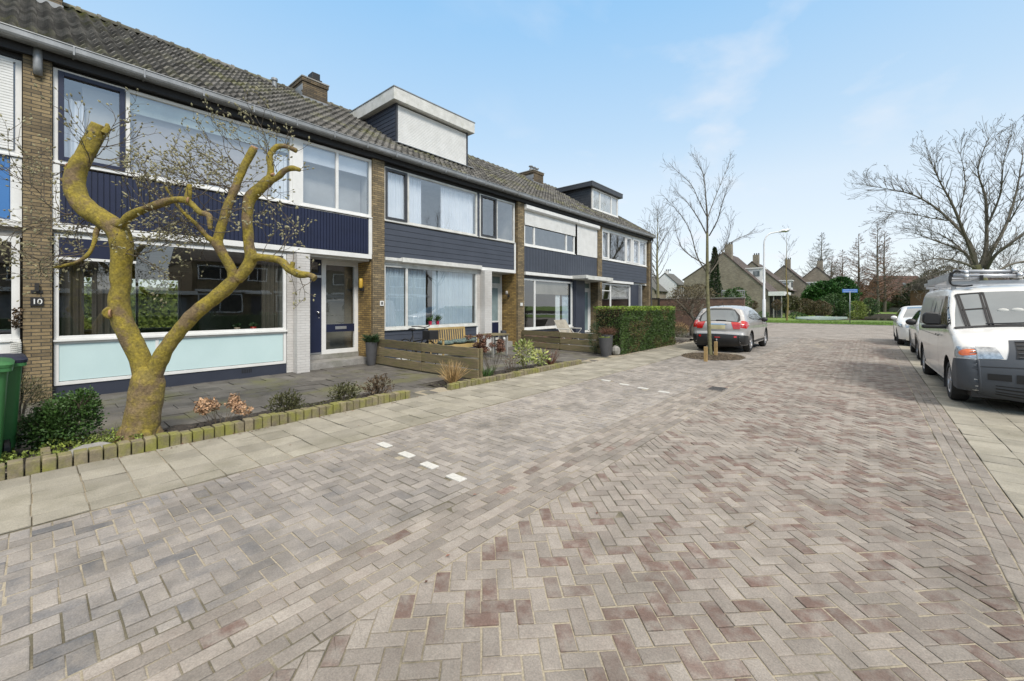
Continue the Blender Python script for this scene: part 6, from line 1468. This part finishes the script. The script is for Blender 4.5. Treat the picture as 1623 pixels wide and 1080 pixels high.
traced('large_bare_tree', 'large spreading bare tree rising behind the white van, widest crown in the picture', 36,
  [(1590,520,0,.42),(1575,480,0,.36),(1560,450,0,.33),(1550,432,0,.30),(1547,420,0,.28)],
  [[(1549,430,0,.18),(1537,385,0,.14),(1491,336,1,.10),(1447,309,1.5,.065),(1407,300,2,.035),(1386,296,2.2,.015)],
   [(1545,415,0,.15),(1513,332,-1,.10),(1491,291,-1.5,.06),(1478,262,-2,.025)],
   [(1553,425,0,.2),(1562,400,0,.16),(1564,358,0,.12),(1562,313,0,.09),(1550,269,0,.05),(1566,222,0,.02)],
   [(1558,425,0,.18),(1572,398,0,.14),(1594,358,1,.11),(1611,304,1.5,.07),(1621,247,2,.03)],
   [(1545,430,0,.12),(1531,402,1,.09),(1491,385,1,.06),(1452,371,1,.02)],
   [(1562,430,0,.16),(1580,402,-1,.12),(1623,370,-2,.08),(1660,330,-2,.03)],
   [(1545,425,0,.1),(1520,415,-2,.07),(1480,410,-3,.04),(1445,425,-3,.015)],
   [(1570,440,0,.12),(1600,420,2,.09),(1650,410,3,.05)],
   [(1535,385,0,.08),(1520,350,1,.06),(1530,290,2,.04),(1522,245,2,.015)],
   [(1564,360,0,.08),(1585,310,-1,.06),(1590,262,-2,.03),(1598,228,-2,.012)],
   [(1548,430,0,.10),(1505,428,-1,.06),(1465,440,-2,.03),(1440,450,-2,.012)],
   [(1552,430,1,.10),(1520,392,3,.07),(1490,372,4,.04),(1460,360,5,.012)],
   [(1600,352,1,.06),(1618,320,0,.04),(1640,280,0,.02)],
   [(1505,350,1,.06),(1470,345,0,.04),(1430,335,0,.02),(1410,340,0,.012)]], BARKG, tL=2.1, tr=.032, minr=.010, depth=4, dens=3.2, fork=.5, seg=.5, crownm=BARK)
def simple_tree(name, label, px, D, ztop, spread, nb, bark, first=.3, kind='round', minr=.012, zb=0., group=None, tr=.16, crownm=None, depth=2, L0=None, upw=.5):
    v = ray(px, 485); b = Vector((v.x*D, v.y*D, zb)); t = thing(name, label, 'tree', tuple(b), group=group); h = ztop-zb
    mb = MB(); P = [b+Vector((hnoise(px,k*.3,1)*.2, hnoise(k*.3,px,1)*.2, h*k/8)) for k in range(9)]; mb.tube(P, [max(minr, tr*(1-.92*k/8)) for k in range(9)], 7, False); mb.build('trunk', bark, t, smooth=True)
    mb = MB()
    for k in range(nb):
        f = first+(1-first)*(k+random.random())/nb; p = b+Vector((0,0,h*f)); a = random.uniform(0,6.283)
        if kind == 'cone': L_ = spread*(1.02-f)/(1-first)*.9+.3; d = Vector((math.cos(a), math.sin(a), .35))
        else: L_ = spread*random.uniform(.7,1.1)*(1.15-.7*abs(f-.5)); d = Vector((math.cos(a), math.sin(a), upw+1.0*f))
        grow(mb, p, d, L_, max(minr, tr*.35*(1.1-f)), depth, L_/6, .05, .55, minr=minr)
    mb.build('crown', crownm or bark, t); return t
REDB = mat('reddish_bare_twigs', (.16,.085,.05), .9, (.11,.065,.042), 3, .2)
simple_tree('bare_tree', 'bare tree with green-yellow trunk just past the end of the terrace', 1042, 44, 11.2, 3.4, 34, BARKG, .32, minr=.010, tr=.2, depth=3, crownm=BARK, upw=.7)
for k, (px, D, zt, sp, lb) in enumerate(((1302,105,20,5.5,'tall bare tree with a dark crown above the fourth gable'),(1361,100,19,5,'reddish bare conifer left of the tallest pair'),(1391,98,21.5,5.2,'tallest reddish bare conifer, left one of the close pair'),(1402,104,20.5,5,'reddish bare conifer, right one of the close pair'),(1335,108,16,5.5,'broad rusty bare conifer behind the dark evergreen'),(1318,112,15,6,'low rusty bare conifer right above the fourth gable roof'))):
    simple_tree('bare_conifer', lb, px, D, zt, sp, 95, BARK, .12 if k else .3, 'cone', .024, tr=.35, crownm=REDB if k else BARK, depth=2, group='bare conifers in the distance')
for px_, D2, zt2, sp2, lb2 in ((1478,58,8.2,3.2,'low bare brown tree tangled left of the large bare tree trunk'),(1520,62,8.6,3.4,'low bare tree directly behind the fork of the large bare tree'),(1600,56,8.8,3.6,'low bare tree at the right edge above the van roof')):
    simple_tree('bare_tree', lb2, px_, D2, zt2, sp2, 60, BARK, .15, minr=.014, tr=.16, depth=3, upw=.3, group='low bare trees behind the van')
sap = simple_tree('sapling', 'thin bare sapling with yellowish trunk on the grass strip', 1247, 44, 9.2, 1.5, 12, mat('yellowish_bark', (.25,.19,.07), .9, None, 6, .3), .42, minr=.008, tr=.10, crownm=BARK, upw=1.2, depth=3)
# pruned shrub-tree beyond the hedge
t = thing('pruned_tree', 'twisted pruned small tree with a dense brown twiggy crown beyond the hedge', 'tree', (-7.1, 22.8, 0)); mb = MB()
mb.tube([(-7.1,22.8,-.05),(-7.15,22.9,.4),(-6.95,22.8,.8),(-7.2,22.9,1.2),(-7.1,23,1.7)], [.14,.10,.09,.085,.06], 9); mb.tube([(-6.95,22.8,.8),(-6.7,22.7,1.2),(-6.5,22.7,1.7)], [.07,.06,.04], 8); mb.tube([(-7.2,22.9,1.1),(-7.6,23,1.5),(-8.0,23.1,1.9)], [.07,.06,.04], 8); mb.build('trunk', BARK, t, smooth=True)
mb = MB()
for k in range(95):
    a = random.uniform(0,6.28); u = random.random(); grow(mb, (-7.25+.5*u*math.cos(a), 22.9+.5*u*math.sin(a), random.uniform(1.1,2.0)), (math.cos(a)*random.uniform(.3,1.1), math.sin(a)*random.uniform(.3,1.1), random.uniform(-.3,.9)), random.uniform(.6,1.15), .012, 2, .15, .03, .45, wig=.25, minr=.0055)
cn_ = mb.build('crown', TWIG, t); mb = MB(); foliage(mb, (-7.3, 22.9, 1.9), (1.15,1.15,.95), 1500, .06, .035, .2); mb.build('dead_foliage', leafm('dry_brown_leaf', (.13,.10,.05), (.09,.08,.035)), cn_)
# low plants, wall, trellis beyond the hedge
for x, y, r, lb, m_ in ((-7.2, 18.6, .42, 'low dark green shrub right behind the end of the clipped hedge', LEAFD), (-7.3, 21.2, .5, 'low green shrub at the foot of the pruned tree', LEAFO), (-8.3, 24.2, .6, 'pale tan grass clump behind the pruned tree', STRAW)):
    bush('low_shrub', lb, [((x, y, r*.5), (r, r*1.3, r*.6))], m_, 900, .06, .035)
t = thing('garden_wall', 'red-brown brick garden wall behind the silver car', 'wall', (-9, 27.5, 0)); mb = MB(); mb.box(-12.2, -5.6, 27.5, 27.72, -.1, 2.05); mb.build('wall', BRICKR, t); mb = MB(); mb.box(-12.3, -5.55, 27.46, 27.76, 2.05, 2.1); mb.build('coping', CONC, t)
t = thing('metal_gate', 'dark metal gate frame against the wooden fence at the end of the terrace', 'gate', (-11.0, 26.4, 0)); mb = MB()
mb.box(-13.4,-13.34,26.4,26.46,0,2.1); mb.box(-10.3,-10.24,26.4,26.46,0,2.1); mb.box(-13.4,-10.24,26.4,26.46,2.04,2.1); mb.build('frame', PLASTIC, t)
mb = MB()
for k in range(22): mb.t = random.random(); mb.box(-13.3+.138*k, -13.18+.138*k, 26.42, 26.44, .05, 2.0)
mb.build('boards', WOOD, t)
t = thing('trellis_panel', 'grey wire trellis panel beside the big brick gable', 'trellis', (-8.5, 36, 0)); a0, a1 = dp(1144, 485, 36), dp(1180, 485, 36); mb = MB()
for k in range(12): q = a0.lerp(a1, k/11); mb.box(q.x-.02, q.x+.02, q.y-.02, q.y+.02, 0, 2.9)
for k in range(14): z = .2+.2*k; mb.bar((a0.x,a0.y,z),(a1.x,a1.y,z), .03, .03)
mb.build('panel', ZINC, t)
mb = MB(); mb.bar((a0.x,a0.y,2.93),(a1.x,a1.y,2.93),.07,.07); mb.build('frame', ZINC, t)
# columnar cypress, evergreen, shrubs
def crown_leaf(name, label, cat, px, D, z0, z1, r, m_, n, LL, cone=False, group=None, wide=1., trunk=True):
    v = ray(px, 485); b = Vector((v.x*D, v.y*D, 0)); t = thing(name, label, cat, tuple(b), group=group); mb = MB()
    for k in range(n):
        f = random.random(); a = random.uniform(0, 6.283); pr = (1-f)**.6 if cone else math.sqrt(max(.02, 1-(2*f-1)**2)); 
        rr_ = r*pr*(random.uniform(.35,1.)**.7)*(1+.75*hnoise(math.cos(a)*1.6+px, f*5+math.sin(a)*1.6, 1.1, 5)); p = b+Vector((rr_*math.cos(a)*wide, rr_*math.sin(a), lerp(z0, z1, f)+hnoise(a,f,2,2)*.2))
        mb.t = max(0, min(1, .5+.5*hnoise(p.x*1.5, p.y*1.5, 1., p.z*1.5)+random.uniform(-.25,.25))); mb.leaf(p, (math.cos(a)*.8+random.gauss(0,.4), math.sin(a)*.8+random.gauss(0,.4), random.gauss(.5,.5)), LL*random.uniform(.6,1.4), LL*.55)
    mb.build('crown', m_, t)
    if trunk: mb = MB(); mb.tube([b, b+Vector((0,0,lerp(z0,z1,.6)))], [max(.04, r*.08), .03], 7); mb.build('trunk', BARK, t)
    return t
crown_leaf('columnar_cypress', 'narrow dark green columnar cypress in front of the big brick gable', 'tree', 1133, 50, .8, 8.6, .78, leafm('cypress_leaf', (.022,.045,.010), (.014,.03,.008)), 5200, .2, True)
EVG = leafm('evergreen_leaf', (.045,.125,.02), (.022,.075,.014))
for px, D, z0, z1, r, wd, lb in ((1306,70,.5,5.6,2.8,1.1,'dark broad evergreen with drooping branches, right of the last gable'),(1334,70,.4,6.3,2.3,1.,'dark broad evergreen right behind the blue street sign'),(1290,70,.4,4.6,1.6,1.,'lower dark evergreen at the foot of the last gable')):
    crown_leaf('evergreen', lb, 'tree', px, D, z0, z1, r, EVG, 4200, .42, group='dark evergreens in the far gardens')
for px, D, z0, z1, r, m_, n, LL, lb in (
    (1246,56,1.0,3.0,1.7,'o',2400,.22,'domed weeping olive-brown tree in front of the third gable'),(1194,52,1.2,2.2,.45,'b',700,.14,'round clipped topiary ball on a stem at the corner of the big gable'),(1231,52,1.1,2.3,.5,'b',700,.14,'second round topiary head left of the sapling'),
    (1276,55,.3,2.4,1.3,'r',2200,.2,'brown bare-looking bush right of the weeping tree'),(1300,54,.2,2.2,1.2,'r',2200,.2,'reddish brown bush above the left half of the upturned boat'),(1322,57,.2,3.2,1.5,'g',2200,.22,'mid-green rhododendron right of the reddish bush'),
    (1336,56,.1,2.1,1.0,'g',1600,.2,'green bush left behind the blue street sign post'),(1358,60,.1,2.2,1.2,'y',1600,.2,'yellow-green bush right of the street sign post'),(1378,63,.1,2.7,1.3,'g',1500,.2,'dark green round bush on the canal corner'),
    (1160,34,.2,2.9,1.0,'g',2400,.16,'leafy green bush behind the trellis panel'),(1170,42,.2,3.4,1.1,'g',1600,.16,'upright green bush right of the trellis panel'),(1210,50,.1,.9,.6,'g',500,.14,'small round green bush beside the lamp post foot'),(1262,50,.05,.8,.8,'g',600,.14,'low clipped green bush behind the sapling'),
    (1108,32,.3,3.2,1.6,'r',2600,.14,'brown leafless bush over the red brick garden wall'),(1085,30,.3,3.0,1.3,'r',2000,.14,'brown bush left behind the pruned tree')):
    crown_leaf('garden_shrub', lb, 'shrub', px, D, z0, z1, r, {'o':LEAFO,'b':BRONZE,'r':MATS['dry_brown_leaf'],'g':LEAF,'y':LEAFY}[m_], n, LL, group='shrubs in the far gardens')
def far_bush(px, D, z1, r, m_, lb, n=1500, LL=.4): crown_leaf('bank_shrub', lb, 'shrub', px, D, .0, z1, r, m_, n, LL, group='shrubs along the canal bank', trunk=True)
RDL = leafm('red_brown_haze_leaf', (.15,.075,.05), (.11,.06,.04))
for px, D, z1, r, m_, lb in ((1392,112,3.2,2.4,LEAF,'round green shrub on the canal bank left of the red pavilion'),(1405,115,6.5,3.5,RDL,'tall reddish twiggy shrub on the canal bank'),(1422,114,3.0,2.2,LEAFY,'yellowish shrub on the bank below the low red roof'),(1436,112,5.5,3.,LEAFO,'olive shrub on the bank left of the dark evergreen'),(1450,108,7.5,3.6,LEAFD,'dark evergreen shrub just left above the parked hatchback'),(1462,106,8.5,3.4,LEAFO,'olive brown tree mass behind the hatchback roof'),(1478,104,10.5,4.,LEAFO,'tall olive thicket left above the van roof'),(1372,114,7,3.4,RDL,'reddish shrub left of the low red roof'),(1355,116,8,3.8,RDL,'rusty thicket behind the yellow-green bush'),(1500,100,11,5,MATS['dry_brown_leaf'],'brown thicket above the van windscreen'),(1540,96,9,5,LEAFO,'olive thicket behind the large tree trunk'),(1590,92,9.5,5,MATS['dry_brown_leaf'],'brown thicket at the right edge above the van')):
    far_bush(px, D, z1, r, m_, lb, 2200 if px > 1440 else 1500, .42)
# far woods closing the horizon
mb = MB()
for k in range(16000):
    px = random.uniform(1020, 1700); D = random.uniform(150, 185); v = ray(px, 485); h = 9+3.5*hnoise(px*.03, 2., 1., 3)+1.5*hnoise(px*.12, 5., 1., 4); z = random.random()**.8*h
    mb.t = random.random(); p = Vector((v.x*D, v.y*D, z)); mb.leaf(p, (random.gauss(0,.5), random.gauss(0,.5), 1), random.uniform(.6,1.6), .35)
tag(mb.build('far_woods', leafm('far_wood_twigs', (.13,.105,.065), (.09,.085,.05))), 'bare brown far-off wood behind the canal houses', 'wood', kind='stuff')
# ------------------------------------------------------------------ far houses
def gable(label, Y, ax, az, ex, ez, lx, lz, dep=8.5, dormer_=None, chim=(.5, .9, 1.3), carport=False, wall=BRICKG, roofm=TILE2, name='gable_house', group='brick gable houses beyond the side street'):
    t = thing(name, label, 'house', (ax, Y, 0), group=group)
    m = MB(); m.prism([(lx,Y,-.1),(ex,Y,-.1),(ex,Y,ez),(ax,Y,az),(lx,Y,lz)], (0,dep,0)); m.build('wall', wall, t)
    m = MB(); d1 = Vector((ex-ax, 0, ez-az)).normalized(); d2 = Vector((lx-ax, 0, lz-az)).normalized(); n1_ = Vector((-d1.z,0,d1.x)); n2_ = Vector((d2.z,0,-d2.x)); o = .12
    A = Vector((ax, Y-.07, az+.04)); E_ = Vector((ex, Y-.07, ez+.02))+d1*.45; F_ = Vector((lx, Y-.07, lz+.02))+d2*.3
    m.prism([A, E_, E_+n1_*o, A+Vector((0,0,.16)), F_+n2_*o, F_], (0, dep+.4, 0)); r_ = m.build('roof', roofm, t)
    cx, cw, ch = chim; m = MB(); m.box(ax+cx-cw/2, ax+cx+cw/2, Y+.4, Y+1.3, az-1.5, az+ch); c_ = m.build('chimney', wall, r_)
    for k in range(3): m = MB(); m.lathe([(.1,0),(.1,.3),(0,.32)], (ax+cx-cw/2+.2+k*.33, Y+.85, az+ch), 'z', 8); m.build('chimney_pot', PLASTIC, c_)
    if dormer_:
        y0, y1, x0, x1, z0, z1 = dormer_; m = MB(); m.box(x0, x1, Y+y0, Y+y1, z0, z1); dd = m.build('dormer', WHITE, t); m = MB(); m.box(x0-.1, x1+.15, Y+y0-.15, Y+y1+.15, z1, z1+.15); m.build('dormer_roof', WHITE, dd)
        m = MB(); m.box(x1, x1+.03, Y+y0+.4, Y+y1-.4, z0+.5, z1-.2); m.build('window', BLACK, dd); m = MB(); m.box(x1-1.1, x1-.3, Y+y0-.03, Y+y0, z0+.9, z1-.35); m.build('window', CGLL, dd)
    if carport:
        m = MB(); m.box(ex-.1, ex+1.7, Y-.3, Y+6, 2.95, 3.5); m.build('canopy', WHITE, t)
        for q in (.5, 1.4): m = MB(); m.box(ex+q-.06, ex+q+.06, Y-.2, Y-.06, 0, 2.95); m.build('post', CONC, t)
        m = MB(); m.box(ex+.02, ex+1.3, Y+.4, Y+5, 0, 2.9); m.build('glazing', CGL, t)
    m = MB(); mz = (az+ez)/2; return t
gable('big near brick gable house with brown tiled roof and white dormer', 65, -15.9, 9.15, -10.2, 3.35, -21.4, 5.6, dormer_=(2.5, 5, -13.7, -11.5, 4.9, 6.9), carport=True)
gable('second brick gable house, half hidden behind the lamp post', 83, -15.7, 9.3, -10.4, 4.4, -21, 4.4, dormer_=(2, 4.5, -12.4, -10.2, 4.3, 5.9))
gable('third brick gable house from the left, behind the sapling', 95, -12.5, 9.3, -7.7, 4.4, -17.6, 4.6, dormer_=(2, 4.5, -9.2, -7.4, 4.3, 6.0))
gable('farthest brick gable house beside the dark evergreens', 101, -7.9, 9.2, -3.0, 4.2, -12.9, 4.6)
gable('white gabled house with grey roof seen past the end of the terrace', 71, -26.6, 7.1, -24.6, 5.3, -29.2, 4.9, wall=WHITE, roofm=TILEG, chim=(0,.5,.5), name='detached_house', group=None, dep=4)
gable('grey roofed house half hidden by the end of the terrace', 66, -29.0, 6.6, -26.4, 4.2, -32, 4.2, wall=BRICKG, roofm=TILEG, chim=(0,.5,.5), name='detached_house', group=None, dep=6)
def long_house(label, pxa, pxb, D, ze, zr, wall, roofm, dep=9, rl=True):
    a = dp(pxa, 485, D); b = dp(pxb, 485, D); a.z = b.z = 0; d = (b-a).normalized(); n_ = Vector((-d.y, d.x, 0)); t = thing('canal_house', label, 'house', tuple(a), group=None)
    m = MB(); m.prism([a, b, b+Vector((0,0,ze)), a+Vector((0,0,ze))], n_*dep); m.build('wall', wall, t)
    m = MB(); o = d*.4; e0 = Vector((0,0,ze-.1)); q = Vector((0,0,zr)); 
    m.prism([a-o-n_*.5+e0, a-o+n_*dep/2+q, a-o+n_*(dep+.5)+e0], (b-a)+o*2); r_ = m.build('roof', roofm, t)
    for k in range(3):
        f = (k+.5)/3; c = a.lerp(b, f)-n_*.04; w_ = d*1.1; m = MB(); m.prism([c-w_+Vector((0,0,1)), c+w_+Vector((0,0,1)), c+w_+Vector((0,0,2.3)), c-w_+Vector((0,0,2.3))], n_*.03); wn = m.build('window', WHITE, t); m = MB(); c2 = c-n_*.03; w2 = d*.95; m.prism([c2-w2+Vector((0,0,1.12)), c2+w2+Vector((0,0,1.12)), c2+w2+Vector((0,0,2.18)), c2-w2+Vector((0,0,2.18))], n_*.02); m.build('pane', BLACK, wn)
    s_ = a.lerp(b,.55)+n_*dep*.18+Vector((0,0,lerp(ze,zr,.42))); m = MB(); m.prism([s_-d*.5, s_+d*.5, s_+d*.5+n_*.9+Vector((0,0,.9*(zr-ze)/(dep/2))), s_-d*.5+n_*.9+Vector((0,0,.9*(zr-ze)/(dep/2)))], (0,0,.15)); m.build('skylight', CGLL, r_)
long_house('large house with steep red-brown roof far across the canal', 1408, 1475, 128, 4.5, 11.2, BRICKR, TILER)
long_house('low pavilion with red-brown roof standing on the far canal bank', 1372, 1416, 116, 2.3, 5.8, WOOD, TILER, 6)
long_house('brown timber house behind the large bare tree at the right edge', 1500, 1640, 88, 5.2, 8.2, mat('brown_timber_cladding', (.17,.09,.05), .8, None, 2, .2), TILE2, 8)
# ------------------------------------------------------------------ street furniture, boat
STL = mat('lamp_post_paint', (.62,.63,.64), .4, (.55,.56,.57), 3, .1)
b = gp(1211, 512.0); b = Vector((b.x, 45.9, 0)); b.x = ray(1211,485).x/ray(1211,485).y*45.9
D_ = b.x*-math.sin(YAW)+b.y*math.cos(YAW); zt = H+120/F*D_; arm = 42/F*D_
t = thing('street_lamp', 'tall light grey street lamp with curved arm at the corner behind the silver car', 'street lamp', (b.x, b.y, 0)); r_ = Vector((math.cos(YAW), math.sin(YAW), 0))
mb = MB(); mb.tube([b, b+Vector((0,0,2.2)), b+Vector((0,0,2.25)), b+Vector((0,0,zt-1.3))], [.15,.14,.10,.075], 14, False); mb.tube([b+Vector((0,0,zt-1.3))]+[b+r_*(.9*(1-math.cos(k*math.pi/14)))+Vector((0,0,zt-1.3+1.05*math.sin(k*math.pi/14))) for k in range(1,8)]+[b+r_*1.5+Vector((0,0,zt-.15))], .065, 10, False); mb.build('pole', STL, t, smooth=True)
mb = MB(); h0 = b+r_*1.35+Vector((0,0,zt-.18)); h1 = b+r_*arm+Vector((0,0,zt+.08)); d = (h1-h0); 
mb.tube([h0, h0+d*.1, h0+d*.45, h0+d*.8, h1], [.05,.10,.15,.13,.03], 12); mb.v = [(x, y, z*1.0) for x, y, z in mb.v]; hd = mb.build('lamp_head', STL, t, smooth=True)
mb = MB(); mb.blob(h0+d*.5-Vector((0,0,.06)), (.42,.42,.09), 12, 6); mb.build('lens', LAMP, hd, smooth=True)
b = Vector((0, 47.5, 0)); v = ray(1347, 485); b.x = v.x/v.y*47.5; D_ = b.x*-math.sin(YAW)+b.y*math.cos(YAW)
t = thing('street_sign', 'blue street name sign on a grey post on the grass strip', 'sign', (b.x, b.y, 0)); mb = MB(); zt = H+23/F*D_; mb.tube([b-Vector((0,0,.1)), b+Vector((0,0,zt))], .04, 10); mb.build('post', ZINC, t, smooth=True)
mb = MB(); a0 = b-r_*(12/F*D_); a1 = b+r_*(12/F*D_); mb.bar(a0+Vector((0,0,zt+.04)), a1+Vector((0,0,zt+.04)), .04, .30); pl = mb.build('name_plate', mat('sign_blue', (.04,.17,.55), .4, None, 3, .05), t, bevel=.01)
fwd = Vector((-math.sin(YAW), math.cos(YAW), 0)); mb = MB(); c = a0-fwd*.024; mb.bar(a0.lerp(a1,.04)-fwd*.024+Vector((0,0,zt+.12)), a0.lerp(a1,.96)-fwd*.024+Vector((0,0,zt+.12)), .004, .02); mb.bar(a0.lerp(a1,.04)-fwd*.024+Vector((0,0,zt-.04)), a0.lerp(a1,.96)-fwd*.024+Vector((0,0,zt-.04)), .004, .02); mb.build('plate_border', WHITE, pl)
# upturned pale green boat on the grass
bt = mat('pale_green_boat_paint', (.25,.29,.27), .6, (.22,.30,.27), 1.5, .15, dirt=((.25,.30,.22), .55, .8, .5))
a0 = dp(1262, 485, 46); a1 = dp(1341, 485, 46); a0.z = a1.z = 0; ax = (a1-a0); L_ = ax.length; ax.normalize(); sd = Vector((-ax.y, ax.x, 0)); t = thing('upturned_boat', 'pale green upturned flat boat lying on the grass left of the street sign', 'boat', tuple((a0+a1)/2))
mb = MB(); N_ = 20; vs = []; 
for i in range(N_+1):
    f = i/N_; w_ = .62*min(1, 2.6*min(f+.04, 1.0-f+.06))**.6; h = .34+.06*math.cos((f-.5)*3); z0 = .06+.10*abs(f-.5)**2*4
    for k in range(9):
        a = math.pi*k/8; vs.append(a0+ax*L_*f+sd*(w_*math.cos(a))+Vector((0,0,z0+h*min(1, math.sin(a)*1.6)*(1-.35*abs(f-.5)*2))))
mb.add(vs, [(i*9+k, i*9+k+1, (i+1)*9+k+1, (i+1)*9+k) for i in range(N_) for k in range(8)] + [tuple(range(9))[::-1], tuple(N_*9+k for k in range(9))]); hl = mb.build('hull', bt, t, autos=R(45))
mb = MB(); mb.tube([a0-Vector((0,0,-.12)), a1+Vector((0,0,.12))], .05, 6); mb.build('keel_shadow_board', WOOD, t)
for px in (1285, 1318):
    q = dp(px, 485, 46); mb = MB(); mb.box(q.x-.4, q.x+.4, q.y-.06, q.y+.06, -.02, .12); mb.build('support_block', WOOD, t)
crown_leaf('reed_clump', 'overgrown clump of reeds on the canal corner right of the street sign', 'plant', 1358, 50, .0, .9, .9, LEAFY, 700, .2, trunk=False)
# benches / sheds on far bank
for px, w_, lb in ((1403,1.6,'pale timber quay wall on the far bank left of the pavilion'),(1425,2.2,'weathered low quay wall below the red pavilion')):
    q = dp(px, 485, 112); mb = MB(); mb.box(q.x-w_*2, q.x+w_*2, q.y-.3, q.y+.3, -.1, 1.1); tag(mb.build('quay_wall', CONC), lb, 'wall')
# grass blades on the verge, stray leaves and twigs on the road, drain
mb = MB()
for k in range(15000):
    y = 45.15+7*random.random()**1.6; x = random.uniform(-12, 7); mb.t = random.random(); h = random.uniform(.05,.14)*(1+.5*hnoise(x,y,1,3)); a = random.uniform(0,6.28); w_ = .02
    mb.add([(x-w_*math.cos(a), y-w_*math.sin(a), 0), (x+w_*math.cos(a), y+w_*math.sin(a), 0), (x+random.gauss(0,.03), y+random.gauss(0,.03), h)], [(0,1,2)])
tag(mb.build('verge_grass', GRASS), 'short green grass on the strip along the side street', 'grass', kind='stuff')
mb = MB()
for k in range(70):
    x = random.uniform(-5.9, 3); y = random.uniform(.8, 20); mb.t = random.random(); mb.leaf((x, y, .012), (random.gauss(0,1), random.gauss(0,1), random.uniform(0,.25)), random.uniform(.015,.04), .018, Vector((0,0,1)))
for k in range(260):
    y = random.uniform(.5, 18); x = -5.96+abs(random.gauss(0,.05)); mb.t = random.random(); mb.leaf((x, y, .012), (random.gauss(0,1), random.gauss(0,1), random.uniform(0,.4)), random.uniform(.015,.04), .018, Vector((0,0,1)))
tag(mb.build('stray_leaves', RUST), 'scattered dead leaves on the paving', 'leaves', kind='stuff')
for (px, py, a, l) in ((1263,714,.9,.16),(1190,834,.6,.14)):
    p_ = gp(px, py); d = Vector((math.cos(a+YAW), math.sin(a+YAW), 0)); mb = MB(); mb.tube([p_+Vector((0,0,.014))-d*l/2, p_+Vector((.01,.01,.018)), p_+Vector((0,0,.012))+d*l/2], [.005,.004,.002], 5); tag(mb.build('fallen_twig', BRONZE), 'brown fallen twig on the red-brown paving, %s of two' % ('the farther' if py < 800 else 'the nearer'), 'twig')
p_ = gp(1137, 617); mb = MB(); mb.box(p_.x-.14, p_.x+.14, p_.y-.2, p_.y+.2, -.02, .010); dc = tag(mb.build('drain_cover', mat('worn_iron_cover', (.21,.19,.17), .8, None, 8, .4), bevel=.004), 'small dark grated drain cover in the parking lane edge', 'drain cover')
mb = MB()
for k in range(7): mb.box(p_.x-.13, p_.x+.13, p_.y-.18+k*.055, p_.y-.155+k*.055, .010, .013)
mb.build('grate', BLACK, dc)
